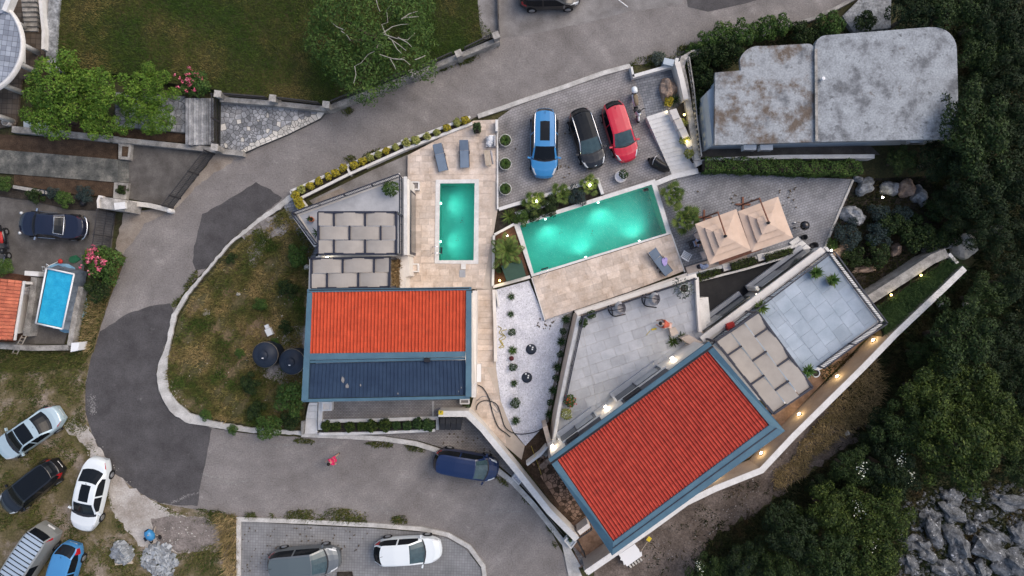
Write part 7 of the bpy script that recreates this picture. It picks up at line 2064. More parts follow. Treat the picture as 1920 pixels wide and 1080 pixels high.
# left gardens
for i, (k, x, y, rp, lb) in enumerate((('bright', 118, 168, 68, 'bright green tree nearest the round balcony'), ('bright', 188, 176, 60, 'bright green tree in the middle of the flagstone garden row'),
                                       ('bright', 100, 214, 52, 'bright green tree overhanging the stained concrete wall'), ('bright', 188, 226, 44, 'bright green tree above the brown soil bed'),
                                       ('bright', 286, 165, 44, 'loose bright green tree next to pink oleander'), ('bright', 256, 200, 40, 'thin bright green tree over the flagstone terrace'), ('bright', 296, 222, 36, 'smallest bright green tree above the soil bed'))):
 tree(k, i, x, y, rp, lb, 'bright green trees beside the lawn')

# big lawn tree with bare pale branches, built to its own outline
g = np.random.default_rng(77)
lob = [(x, y, z, r) for x, y, z, r in ((632, 26, 3.6, 44), (668, 10, 4.0, 40), (604, 80, 3.0, 36), (640, 108, 3.0, 42), (690, 60, 3.8, 36), (662, 66, 3.6, 34), (708, 85, 4.2, 30), (768, 30, 3.6, 36), (782, 66, 3.4, 36), (770, 108, 3.3, 36),
       (740, 130, 3.2, 36), (796, 128, 3.0, 26), (690, 126, 3.4, 40), (652, 130, 3.6, 26), (672, 164, 3.4, 30), (690, 178, 3.2, 22), (720, 150, 2.8, 30), (640, 146, 3.0, 18), (740, 12, 3.6, 34), (790, 10, 3.2, 30), (720, 104, 2.6, 34), (600, 40, 2.8, 26))]
base = P(716, 96, 0)
r = empty('lawn_tree', (base.x, base.y, .5), 'big spreading lawn tree with bare pale branches overhanging the road wall', 'tree')
wl = []
for x, y, z, rp in lob:
 p = P(x, y, z) - ORG[r]; wl.append((p.x, p.y, p.z, rp / S * .98))
V, F = lobes_leaves(wl, 80, .19, g, .36, -.3, (.60, 1.12), .8)
link('crown', fast_mesh('crown', V, F, M['leaf_mid']), r)
tb = MB(); tb.tube([(0, 0, -.5), (.05, .05, 1.2), (-.05, .1, 2.2)], [.26, .2, .15], 10)
for x, y, z, q in wl[::2]: tb.tube([(0, .05, 1.4), (x*.5, y*.5, 2.2), (x*.95, y*.95, z - .1)], [.10, .07, .025], 6)
tb.build('trunk', M['bark'], r, True, world=False)
for ln in ([(718, 62), (735, 50), (752, 46), (768, 45)], [(720, 64), (742, 72), (765, 75), (778, 62)], [(745, 70), (765, 80), (772, 88)], [(728, 70), (748, 84), (762, 95)], [(724, 66), (716, 46), (728, 42), (724, 20), (734, 6), (742, -4)],
           [(752, 36), (768, 26), (784, 21)], [(758, 33), (772, 32), (786, 31)], [(712, 102), (730, 108), (745, 112), (760, 108)], [(740, 110), (758, 112), (770, 122)], [(732, 110), (738, 122), (742, 130)], [(702, 96), (690, 102), (676, 118), (664, 124)],
           [(664, 124), (667, 140), (664, 156)], [(706, 90), (708, 84), (718, 84)], [(640, 58), (650, 66), (658, 76)], [(645, 56), (632, 50), (622, 42)], [(704, -4), (708, 12), (712, 22)], [(778, 112), (790, 108), (798, 104)], [(736, 76), (744, 92), (752, 100)]):
 pts = [P(x + rnd.uniform(-1, 1), y, 4.55 - .07 * i) for i, (x, y) in enumerate(ln)]
 b_ = MB(); b_.tube(pts, [.030 - .006 * i for i in range(len(pts))], 5); b_.build('bare_branch', M['palebranch'], r)


def shrub_mesh(name, seed, r, hgt, m, dens=420, size=.08, nl=6, aspect=.55, sub=.6):
 g = np.random.default_rng(seed)
 lobes = [(0, 0, hgt * .62, r * .72)] + [(r * .5 * math.cos(a), r * .5 * math.sin(a), hgt * g.uniform(.4, .75), r * sub * g.uniform(.7, 1)) for a in np.linspace(0, 6.28, nl + 1)[:-1] + g.uniform(-.3, .3, nl)]
 V, F = lobes_leaves(lobes, dens, size, g, aspect, -.5)
 return fast_mesh(name, V, F, m)


def rosette(name, n, length, width, m, seed=0, droop=.5, up=(.2, 1.3), seg=4):
 """arching strap leaves around a centre"""
 g = np.random.default_rng(seed); V, F = [], []
 for i in range(n):
  a = i * 2.399 + g.uniform(-.2, .2); el = up[0] + (up[1] - up[0]) * (1 - i / n) + g.uniform(-.1, .1); L_ = length * g.uniform(.75, 1.1)
  d = np.array([math.cos(a), math.sin(a), 0]); sd_ = np.array([-math.sin(a), math.cos(a), 0]); p = d * .03 + np.array([0, 0, .05]); e = el
  b = len(V)
  for q in range(seg + 1):
   t = q / seg; w = width * (1 - t ** 2.2) * (.55 + .9 * t * (1 - t) * 2) * .5 + .002
   V += [p + sd_ * w, p - sd_ * w]
   p = p + (d * math.cos(e) + np.array([0, 0, math.sin(e)])) * L_ / seg; e -= droop / seg * 1.6
  for q in range(seg): F.append((b+2*q, b+2*q+1, b+2*q+3, b+2*q+2))
 return fast_mesh(name, V, F, m)


def fan_palm(name, seed, r, m, nfr=16):
 g = np.random.default_rng(seed); V, F = [], []
 for i in range(nfr):
  a = i * 2.399; el = 1.25 * (1 - i / nfr) + .05; L0 = r * (.12 + .62 * i / nfr) * g.uniform(.85, 1.15)
  d = np.array([math.cos(a) * math.cos(el), math.sin(a) * math.cos(el), math.sin(el)]); c = d * L0 + np.array([0, 0, .5])
  sd_ = np.array([-math.sin(a), math.cos(a), 0.]); 
  for q in range(11):
   th = (q - 5) / 5 * 1.25; dr = d * math.cos(th) + sd_ * math.sin(th); dr = dr - np.array([0, 0, .18]); L_ = r * .55 * (1 - .25 * abs(th) / 1.25)
   w = np.cross(dr, np.array([0, 0, 1.])); w = w / (np.linalg.norm(w) + 1e-6) * .042; b = len(V)
   V += [c, c + dr * L_ * .5 + w, c + dr * L_ - np.array([0, 0, .08]), c + dr * L_ * .5 - w]; F.append((b, b+1, b+2, b+3))
  b = len(V); w = sd_ * .012; V += [np.array([0, 0, .45]) + w, np.array([0, 0, .45]) - w, c - w, c + w]; F.append((b, b+1, b+2, b+3))
 return fast_mesh(name, V, F, m)


def plant(name, mesh, px, py, zg, label, cat, group=None, sc=1.0, zoff=.3, rz=None):
 p = P(px, py, zg + zoff); o = link(name, mesh, None, (p.x, p.y, zg)); o.rotation_euler.z = rnd.uniform(0, 6.28) if rz is None else rz
 o.scale = (sc, sc, sc * rnd.uniform(.95, 1.08)) if isinstance(sc, float) else sc
 return tag(o, label, cat, group)


# long roadside planter of golden and variegated shrubs
wall('outer white wall of the long roadside planter', [(545, 358), (560, 352), (648, 312), (720, 280), (800, 250), (882, 219)], 0, .5, .17, M['whitecap'])
wall('inner white wall of the long roadside planter', [(562, 372), (655, 326), (762, 278), (830, 252), (886, 231)], 0, .5, .17, M['whitecap'])
wall('white corner wall of the long roadside planter by the grey paving', [(545, 358), (560, 392), (572, 408)], 0, .5, .17, M['whitecap'])
wall('inner corner wall of the long roadside planter', [(563, 373), (574, 388), (584, 400)], 0, .5, .14, M['whitecap'])
for x, y, lb in ((653, 319, 'white cross wall of the roadside planter nearer the corner'), (757, 272, 'white cross wall of the roadside planter nearer the small pool')):
 wall(lb, [(x - 4, y - 10), (x + 4, y + 9)], 0, .55, .14, M['whitecap'])
slab('planter_soil', [(549, 362), (648, 318), (757, 270), (880, 224), (884, 230), (760, 282), (655, 330), (566, 374), (578, 402), (570, 404)], 0, .36, M['bedsoil'])
sy = [shrub_mesh('golden_shrub', 21 + i, .36, .5, M['leaf_yellow'], 300, .12) for i in range(2)]; sl = [shrub_mesh('variegated_shrub', 31 + i, .36, .5, M['leaf_lime'], 300, .12) for i in range(2)]
row = [(565, 355, 'l'), (581, 348, 'y'), (597, 339, 'y'), (615, 330, 'y'), (629, 324, 'y'), (643, 314, 'Y'), (664, 309, 'Y'), (680, 302, 'Y'), (693, 295, 'l'), (709, 289, 'l'), (724, 282, 'Y'), (741, 275, 'l'), (762, 267, 'l'), (779, 262, 'l'), (801, 255, 'l'), (819, 248, 'l'), (838, 239, 'Y'), (857, 229, 'l'), (873, 225, 'y')]
for i, (x, y, k) in enumerate(row):
 g_ = k in 'yY'; nm = 'golden' if k == 'Y' else 'yellow green' if k == 'y' else 'variegated pale'
 end = ('the grey paving corner', i) if i < 10 else ('the narrow dark conifer end', len(row) - 1 - i)
 plant('golden_shrub' if g_ else 'variegated_shrub', (sy if g_ else sl)[i % 2], x, y, .36, f'{nm} shrub in the long roadside planter, {ORD[end[1]]} from {end[0]}', 'shrub', 'shrubs in the roadside planter', rnd.uniform(.70, .92), .3)
for i, (x, y) in enumerate(((554, 366), (559, 377), (563, 386), (568, 395))):
 plant('golden_shrub', sy[i % 2], x, y, .36, f'golden shrub in the short planter leg, {ORD[i]} below the white corner', 'shrub', 'shrubs in the roadside planter', .9, .3)

# white gravel garden
sg = [shrub_mesh('round_shrub', 41 + i, .30, .42, M['leaf_shrub'], 480, .075) for i in range(2)]; spk = rosette('spiky_plant', 60, .42, .035, M['leaf_shrub'], 3, .7); spk2 = rosette('spiky_plant', 46, .40, .05, M['leaf_mid'], 4, .8)
for i, (x, y, k, sc) in enumerate(((959, 556, 1, .8), (958, 589, 1, .75), (960, 623, 0, .95), (961, 657, 2, .95), (962, 688, 0, 1.0), (964, 719, 1, .8), (966, 755, 0, 1.25), (967, 789, 1, .95))):
 plant(('round_shrub', 'spiky_plant', 'spiky_plant')[k], (sg[i % 2], spk, spk2)[k], x, y, .06, f'{("round clipped shrub", "small spiky plant", "mid green spiky plant")[k]} in the gravel middle row, {ORD[i] if i < 4 else ORD[7-i]} from the {"pool" if i < 4 else "boundary wall"} end', 'plant', 'plants in the middle row of white gravel', sc, .2)
mb = MB(); p = P(959, 672, .2); mb.lathe([(0, -.17), (.12, -.12), (.17, 0), (.12, .12), (0, .17)], (p.x, p.y, .23), 14); tag(mb.build('red_ball', mat('dark_red_ball', (.09, .015, .02), None, rough=.5), smooth=True), 'dark red ball in the plant row on white gravel', 'ball')
for i, (x, y) in enumerate(((1061, 599), (1056, 621), (1053, 641), (1050, 664), (1045, 688), (1042, 709), (1037, 732), (1032, 755), (1030, 777))):
 plant('spiky_plant' if i % 2 == 0 else 'round_shrub', spk if i % 2 == 0 else sg[i % 2], x, y, .06, f'{"dark spiky plant" if i % 2 == 0 else "dark rounded shrub"} along the terrace wall, {ORD[i] if i < 5 else ORD[8-i]} from the {"tan deck" if i < 5 else "dirt pit"} end', 'plant', 'plants along the terrace wall foot', 1.0 if i % 2 == 0 else .85, .2)
for x, y, lb in ((1109, 590, 'round clipped bush on the terrace, nearer the tan deck'), (1094, 605, 'round clipped bush on the terrace, nearer the railing corner')):
 pot_round('white pot under the ' + lb, x, y, .22, .28, M['whitecap'], zTer, 'white pots of the clipped bushes'); plant('round_bush', sg[0], x, y, zTer + .2, lb, 'bush', 'clipped bushes on the terrace', 1.05, .3)
plant('round_bush', sg[1], 1170, 326, .42, 'small dark round bush leaning out of the large white pot', 'bush', None, 1.15, .35)
for i, y in enumerate((263, 307, 354)):
 plant('grass_tuft', rosette('grass_tuft', 120, .52, .022, M['leaf_mid'], 50 + i, 1.1, (.5, 1.4)), 947.5, y, .43, ('grass tuft in the pot opposite the pillow chair', 'grass tuft in the pot opposite the slatted bench', 'grass tuft in the pot nearest the palm bed')[i], 'grass', 'grass tufts in white pots', .95, .1)
# pool side palms
fp_ = [fan_palm('fan_palm', 61, 1.0, M['leaf_palm']), fan_palm('fan_palm', 62, 1.0, M['leaf_palm'])]
for i, (x, y, sc, lb) in enumerate(((1003, 378, .85, 'fan palm with a lamp, second along the pool from the small deck'), (1054, 364, .85, 'bright fan palm in the middle of the palm bed'), (1106, 346, .78, 'fan palm with a lamp next to the round white pot'),
         (1262, 366, .95, 'fan palm at the patio end of the large pool, nearer the white stairs'), (1284, 410, 1.1, 'fan palm at the patio end of the large pool, nearer the umbrella'))):
 plant('fan_palm', fp_[i % 2], x, y, .05, lb, 'palm', 'fan palms round the large pool', sc, .7)
plant('fan_palm', fp_[0], 1296, 402, .05, 'small fan palm beside the larger one near the umbrella', 'palm', 'fan palms round the large pool', .62, .5)
plant('yucca', rosette('yucca', 70, .85, .05, M['leaf_palm'], 71, .3), 955, 405, .05, 'spiky yucca at the corner of palm bed and small deck', 'yucca', None, .85, .4)
tree('greenbush', 0, 978, 408, 16, 'low dark bush between yucca and first fan palm', 'bushes in the palm bed', 'bush'); tree('bush', 1, 1030, 386, 20, 'low dark bush left of the bright fan palm', 'bushes in the palm bed', 'bush')
tree('bluebush', 0, 1080, 368, 20, 'low grey green bush right of the bright fan palm', 'bushes in the palm bed', 'bush'); tree('bush', 0, 1000, 402, 16, 'low dark bush below the second fan palm', 'bushes in the palm bed', 'bush')
# large feather palm between the pools
p = P(950, 470, 1.0); r = empty('feather_palm', (p.x, p.y, .3), 'large feather palm in the planter between the two pools', 'palm')
m_ = MB(); m_.tube([(0, 0, 0), (0, 0, .7)], [.2, .15], 10); m_.build('trunk', M['bark'], r, world=False)
for i in range(17):
 a = i * 2.399 + .4; el = 1.15 - i * .062; L_ = (.95, 1.0, 1.25)[min(2, i // 5)] * (1.25 if i in (7, 12) else 1.0)
 pts = []; q = Vector((0, 0, .7)); e = el
 for s_ in range(7):
  pts.append(q.copy()); q = q + Vector((math.cos(a)*math.cos(e), math.sin(a)*math.cos(e), math.sin(e))) * L_ / 6; e -= .17
 V, F = [], []
 for s_ in range(13):
  t = .12 + s_ / 12 * .86; k = min(5, int(t * 6)); pos = pts[k].lerp(pts[k+1], t * 6 - k); tan = (pts[k+1] - pts[k]).normalized()
  sd_ = tan.cross(Vector((0, 0, 1))).normalized()
  for sg_ in (1, -1):
   d = (sd_ * sg_ * .8 + tan * .7 - Vector((0, 0, .15))).normalized(); ll = .40 * math.sin(math.pi * min(.95, t * .8 + .15)); w = tan * .05; b = len(V)
   V += [pos, pos + d * ll * .5 + w, pos + d * ll, pos + d * ll * .5 - w]; F.append((b, b+1, b+2, b+3))
 for s_ in range(6):
  b = len(V); w = Vector((-math.sin(a), math.cos(a), 0)) * .012; V += [pts[s_] + w, pts[s_] - w, pts[s_+1] - w, pts[s_+1] + w]; F.append((b, b+1, b+2, b+3))
 link('frond', fast_mesh('frond', [tuple(v) for v in V], F, M['leaf_palm']), r)
plant('round_shrub', sg[0], 936, 505, .3, 'dark shrub squeezed beside the green pump box', 'shrub', None, .9, .3)
# agaves and potted plants
ag = rosette('agave', 34, .52, .11, M['leaf_agave'], 81, .35, (.15, 1.3)); agb = rosette('dracaena', 40, .60, .10, M['leaf_palm'], 82, .6, (.1, 1.3))
plant('agave', ag, 1533, 511, zF + .3, 'agave in the left pot near the top of the blue roof terrace', 'agave', 'agaves on the blue roof terrace', 1.0, .3)
plant('agave', ag, 1564, 525, zF + .3, 'agave in the right pot near the top of the blue roof terrace', 'agave', 'agaves on the blue roof terrace', 1.0, .3)
plant('dracaena', agb, 1433, 577, zF + .1, 'yellow green palm plant at the pergola corner of the blue roof terrace', 'plant', None, 1.0, .7)
plant('agave', ag, 1520, 697, zF + .35, 'dark agave at the corridor corner of the blue roof terrace', 'agave', None, 1.05, .5)
plant('agave', rosette('agave', 34, .55, .035, M['leaf_shrub'], 84, .25), 1268, 186, .1, 'dark spiky yucca beside the brown boulder', 'yucca', None, 1.1, .4)
plant('potted_cactus', rosette('potted_cactus', 12, .22, .06, M['leaf_shrub'], 85, .2), 580, 410, zT + .33, 'small cactus in the terracotta pot on the grey roof terrace', 'cactus', None, 1.0, .1)
plant('dark_agave', rosette('dark_agave', 10, .40, .06, M['leaf_shrub'], 86, .4), 592, 436, zT + .02, 'dark agave beside the woven pergola on the grey roof terrace', 'agave', None, 1.0, .3)
plant('loose_shrub', shrub_mesh('loose_shrub', 87, .62, .9, M['leaf_mid'], 110, .15, 7), 731, 353, zT + .02, 'loose green shrub in the corner of the grey roof terrace railings', 'shrub', None, .9, .7)
plant('loose_shrub', shrub_mesh('airy_shrub', 88, .75, 1.0, M['leaf_silver'], 42, .13, 8), 1279, 540, zTer + .2, 'airy pale shrub in a ring pot at the terrace corner', 'shrub', None, 1.0, .6)
plant('potted_plant', rosette('potted_plant', 16, .42, .09, M['leaf_olive'], 89, .7), 1263, 641, zTer, 'olive leaved plant on the terrace left of its twin by the pillar', 'plant', 'plants by the taupe pillar', 1.1, .3)
plant('potted_plant', rosette('potted_plant', 16, .42, .09, M['leaf_olive'], 90, .7), 1279, 634, zTer, 'olive leaved plant on the terrace touching the taupe pillar', 'plant', 'plants by the taupe pillar', 1.0, .3)
for i, (x, y, m, fm, lb) in enumerate(((1068, 752, 'leaf_mid', 'flower_red', 'potted shrub with red flowers in the narrow terrace corner'), (1062, 776, 'leaf_lime', 'flower_white', 'pale variegated potted shrub in the narrow terrace corner'))):
 o = plant('flowering_shrub', shrub_mesh('flowering_shrub', 91 + i, .42, .6, M[m], 260, .11), x, y, zTer, lb, 'shrub', None, 1.0, .4)
 g = np.random.default_rng(i); c = g.normal(size=(40, 3)) * np.array([.2, .2, .1]) + np.array([0, 0, .62]); V, F = leaf_quads(c, g.normal(size=(40, 3)) + np.array([0, 0, 1.5]), .08, g, .9); link('flowers', fast_mesh('flowers', V, F, M[fm]), o)['kind'] = 'stuff'
for i, (x, y, rp, lb) in enumerate(((371, 158, 28, 'pink flowering oleander above the stone stairs'), (196, 494, 34, 'pink flowering oleander at the corner of the vintage saloon drive'))):
 r = tree('greenbush', i, x, y, rp, lb, 'pink oleanders', 'oleander_bush', squash=1.2)
 g = np.random.default_rng(90 + i); n = 26; cl = g.normal(size=(n, 3)) * np.array([.42, .38, .10]) + np.array([.1, .1, 1.38]); c = (cl[:, None, :] + g.normal(size=(n, 9, 3)) * .055).reshape(-1, 3)
 V, F = leaf_quads(c, g.normal(size=(len(c), 3)) + np.array([0, 0, 1.6]), .10, g, .9); link('flowers', fast_mesh('flowers', V, F, M['flower_pink']), r)['kind'] = 'stuff'
plant('clipped_bush', shrub_mesh('clipped_bush', 95, .62, .8, M['leaf_bright'], 260, .11), 170, 480, .02, 'bright clipped green bush at the driveway gate', 'bush', None, 1.0, .6)


def hedge(label, pts, w, z0, z1, m, dens=330, size=.12, name='hedge', group=None, bumps=.12):
 """leaf shell over a long box"""
 g = np.random.default_rng(len(label)); line = PP(pts, z1); C, Nn = [], []
 lo = line[0]
 for a_, b_ in zip(line, line[1:]):
  d = b_ - a_; L_ = d.length; u = d / L_; n_ = Vector((-u.y, u.x)); n = int(dens * L_ * (w + 2 * (z1 - z0)))
  s_ = g.uniform(0, L_, n); k = g.uniform(-(z1 - z0) - w/2, w/2 + (z1 - z0), n)
  off = np.clip(k, -w/2, w/2); zz = z1 - np.maximum(0, np.abs(k) - w/2)
  wob = 1 + bumps * (np.sin(s_ * 3.1) + np.sin(s_ * 7.3 + 1) * .6)
  off = off * wob + g.normal(0, .04, n); zz = z0 + (zz - z0) * (1 + bumps * .8 * np.sin(s_ * 4.7 + off * 5)) + g.normal(0, .05, n)
  C.append(np.stack([a_.x + u.x*s_ + n_.x*off, a_.y + u.y*s_ + n_.y*off, zz], 1))
  nn_ = np.stack([n_.x*np.sign(k)*(np.abs(k) > w/2), n_.y*np.sign(k)*(np.abs(k) > w/2), (np.abs(k) <= w/2)*1.0 + .3], 1); Nn.append(nn_ + g.normal(size=(n, 3)) * .6)
 C = np.concatenate(C) - np.array([lo.x, lo.y, z0]); V, F = leaf_quads(C, np.concatenate(Nn), size, g, .55)
 o = link(name, fast_mesh(name, V, F, m), None, (lo.x, lo.y, z0)); core = MB()
 core.prism([p - lo for p in offset_line(line, w * .72)], .0, (z1 - z0) * .82); core.build('branches', M['bedsoil'], o, world=False)
 return tag(o, label, 'hedge', group)


hedge('long clipped green hedge above the patio paving', [(1322, 308), (1420, 309), (1520, 314), (1618, 313)], .85, 0, 1.15, M['leaf_mid'])
hedge('narrow dark conifer standing in the deck corner by the planter end', [(893, 229), (894, 243)], .34, ZD, 1.35, M['leaf_shrub'], 520, .10, 'conifer', bumps=.05)
hedge('courtyard hedge strip next to the terrace corner', [(1306, 522), (1350, 508)], .42, .36, .8, M['leaf_olive'], 380, .10, group='hedge strips beside the courtyard')
hedge('courtyard hedge strip between the two gravel boxes', [(1372, 501), (1418, 486)], .42, .36, .8, M['leaf_olive'], 380, .10, group='hedge strips beside the courtyard')
hedge('courtyard hedge strip next to the patio steps', [(1436, 484), (1486, 470)], .40, .36, .75, M['leaf_olive'], 380, .10, group='hedge strips beside the courtyard')
hedge('slim cypress standing in the white square planter', [(1070, 1012), (1069.5, 1018)], .14, .4, 1.9, M['leaf_shrub'], 600, .09, 'cypress', bumps=.03)
for i, (x, y, k, rp, lb) in enumerate(((1326, 78, 'greenbush', 22, 'bright bush at the road bend of the curved stone wall'), (1358, 64, 'greenbush', 24, 'bright bush second from the curved stone wall'), (1392, 66, 'greenbush', 26, 'bright bush above the rounded concrete roof step'),
                                      (1430, 56, 'greenbush', 24, 'bright bush between road and concrete roof middle'), (1462, 48, 'greenbush', 22, 'bright bush at the start of the concrete kerb wall'), (1500, 62, 'bush', 22, 'dark bush above the roof joint'),
                                      (1556, 48, 'greenbush', 26, 'bush above the rounded roof notch'), (1620, 42, 'bush', 22, 'dark bush at the grey rock outcrop'), (1340, 100, 'bush', 26, 'dark bush inside the curved stone wall'), (1372, 96, 'bush', 26, 'dark bush left of the rounded roof corner'),
                                      (1310, 118, 'bush', 20, 'dark bush tight against the stone balustrade top'), (1322, 150, 'bush', 22, 'dark bush beside the meter cabinet wall'), (1314, 190, 'bush', 18, 'dark bush half way down the stone balustrade'), (1330, 256, 'greenbush', 14, 'small bush at the corner of the blue side wall'),
                                      (1530, 66, 'bush', 20, 'dark bush between kerb wall and roof notch'), (1300, 96, 'greenbush', 14, 'small bush at the very bend of the road wall'))):
 tree(k, i, x, y, rp, lb, 'bushes round the concrete building', 'bush', squash=1.3)
for i in range(10):
 x = 611 + i * 21.7 + rnd.uniform(-3, 3); y = 800 - i * .5 + rnd.uniform(-2, 3)
 plant('planter_shrub', shrub_mesh('planter_shrub', 101 + i % 3, .42, .6, M['leaf_olive' if i < 6 else 'leaf_shrub'], 300, .13), x, y, .34, f'{"dark olive" if i < 6 else "dense green"} shrub in the white planter facing the road, {ORD[i] if i < 5 else ORD[9-i]} from the {"white steps" if i < 5 else "black bins"}', 'shrub', 'shrubs in the planter facing the road', rnd.uniform(.78, 1.2), .35)
plant('round_bush', sg[1], 877, 763, .3, 'small round bush under the east corner of the tiled house', 'bush', None, .6, .2)
for i, (x, y, k, rp, lb) in enumerate(((1650, 402, 'bluebush', 22, 'silvery rosemary bush around the rock garden lamp'), (1690, 404, 'bluebush', 22, 'silvery bush right of the rock garden lamp'), (1588, 440, 'bluebush', 28, 'blue green bush at the patio end of the rock garden'), (1646, 440, 'bluebush', 26, 'blue green bush in the middle of the rock garden'),
                                      (1712, 440, 'bush', 30, 'dark bush between rock garden and broad pale wall'), (1752, 394, 'bush', 22, 'dark bush beside the pale speckled rocks'), (1560, 458, 'greenbush', 12, 'small green bush at the patio corner by the lamp'), (1636, 452, 'greenbush', 12, 'small yellowish bush in the rock garden middle'),
                                      (1600, 482, 'bush', 20, 'dark bush beside the rounded brown boulder'), (1646, 480, 'bush', 24, 'dark bush above the flat brown boulder'), (1752, 452, 'bush', 26, 'dark bush above the end of the broad pale wall'), (1670, 420, 'bush', 26, 'dark bush right of the blue green pair'), (1776, 440, 'bush', 24, 'dark bush left of the whitish boulder'))):
 tree(k, i, x, y, rp, lb, 'bushes in the rock garden', 'bush')
for i, (x, y, k, rp, lb) in enumerate(((545, 745, 'greenbush', 32, 'big dark green bush at the west corner of the tiled house'), (505, 800, 'greenbush', 24, 'dark bush hanging over the kerb below the island'), (545, 790, 'bush', 18, 'dark bush near the white steps on the island'), (470, 720, 'bush', 20, 'dusty bush below the clear standing water tank'),
                                      (386, 778, 'greenbush', 12, 'small green bush on the island kerb bend'), (436, 805, 'greenbush', 10, 'small green bush on the lower island kerb'), (490, 570, 'greenbush', 14, 'dark green tuft bush above the white crate'), (540, 540, 'bush', 18, 'dark bush left of the orange roof corner'),
                                      (560, 480, 'greenbush', 22, 'dark bush beside the pergola posts'), (536, 612, 'bush', 13, 'dark bush right of the white crate'), (516, 640, 'greenbush', 9, 'tiny bush touching the water tank'), (434, 485, 'bush', 11, 'reddish brown patch bush near the island kerb'),
                                      (450, 662, 'greenbush', 10, 'small spiky green bush in the middle of the weedy island'), (480, 770, 'bush', 18, 'dark bush above the lower island kerb'), (535, 690, 'greenbush', 9, 'tiny bush below the water tanks'))):
 tree(k, i, x, y, rp, lb, 'bushes on the weedy island', 'bush', base=.1)
for i, (x, y, k, rp, lb) in enumerate(((66, 366, 'bush', 14, 'dark bush beside the broken whitewashed kerb'), (98, 362, 'bluebush', 13, 'silvery bush at the whitewashed kerb end'), (122, 374, 'greenbush', 17, 'orange tinged bush between silvery bushes'), (160, 364, 'bluebush', 18, 'silvery bush below the brown mulch bed'),
                                      (228, 356, 'bush', 9, 'small bush filling the square concrete planter'), (8, 345, 'greenbush', 14, 'bush at the left edge above the drive'), (208, 260, 'bush', 8, 'tiny bush in the mulch bed corner'), (10, 500, 'greenbush', 16, 'bush at the left edge above the terracotta roof'), (185, 540, 'bush', 24, 'dark bush below the lower oleander'))):
 tree(k, i, x, y, rp, lb, 'bushes in the left gardens', 'bush', base=.1)
for i, (x, y, lb) in enumerate(((1280, 232, 'golden shrub by the upper lamp beside the white stairs'), (1284, 262, 'golden shrub in the middle of the bed beside the white stairs'), (1292, 288, 'golden shrub at the foot of the bed beside the white stairs'), (1254, 190, 'golden shrub under the brown boulder'))):
 plant('golden_shrub', sl[i % 2] if i != 3 else sy[0], x, y, .38 if i < 3 else .06, lb, 'shrub', 'golden shrubs beside the white stairs', 1.0, .35)
plant('pale_shrub', shrub_mesh('pale_shrub', 111, .5, .6, M['leaf_silver'], 200, .11), 1234, 110, .02, 'pale spiky weed shrub in front of the meter cabinet', 'shrub', None, 1.0, .3)

# garden lamps
for x, y, z, lb in ((951, 442, .45, 'garden light at the feather palm beside the planter wall'), (937, 526, .45, 'yellow garden light below the green pump box'), (1006, 377, .75, 'garden light among the second fan palm leaves'), (1106, 347, .75, 'garden light among the fan palm leaves by the round pot'),
     (1283, 215, .9, 'upper garden light in the golden bed by the stairs'), (1288, 265, .9, 'lower garden light in the golden bed by the stairs'), (1655, 370, .7, 'garden light in the rock garden'), (1559, 469, .3, 'tiny garden light at the patio corner'),
     (1727, 516, 1.5, 'garden light in the tall grass nearer the trough tip'), (1671, 553, 1.5, 'garden light in the tall grass nearer the roof terrace'), (1250, 210, .5, 'small garden light at the head of the white stairs')):
 p = P(x, y, z); g0 = {951: .3, 937: .3, 1283: .4, 1288: .4, 1727: 1.3, 1671: 1.3}.get(x, .03)
 r = empty('garden_light', (p.x, p.y, g0), lb, 'lamp', 'garden lights')
 m_ = MB(); m_.tube([(0, 0, 0), (0, 0, z - g0 - .06)], .018, 6); m_.build('spike', M['rail'], r, world=False)
 m_ = MB(); m_.lathe([(.03, 0), (.07, .05), (.06, .10), (0, .12)], (0, 0, z - g0 - .06), 12); m_.build('lamp_head', M['lampyellow'] if x in (937, 1283, 1288, 1727, 1671) else M['lampwhite'], r, True, world=False)
 lamp('garden_light_glow', (p.x, p.y, z + .22), 5 if x not in (1559, 1250) else 1.5, (1, .80, .40), .05, r)
for x, y, z, lb in ((614, 483, 3.6, 'small lit wall lamp between the two woven pergolas'), (763, 424, 2.2, 'small lit lamp on the annex wall facing the small pool'), (760, 528, 1.6, 'small lit lamp low on the wall beside the orange roof'), (1419, 553, 2.9, 'small lit lamp on the courtyard wall of the roof terrace')):
 p = P(x, y, z); r = empty('small_wall_lamp', (p.x, p.y, z), lb, 'lamp', 'small wall lamps'); m_ = MB(); m_.box(-.05, .05, -.05, .05, -.05, .05); m_.build('lamp_body', M['rail'], r, world=False)
 m_ = MB(); m_.box(-.07, .07, -.07, .07, .052, .09); m_.build('lamp_lens', M['lampwhite'], r, world=False); lamp('small_lamp_light', (p.x + .0, p.y, z + .25), 5, (1, .85, .6), .05, r)

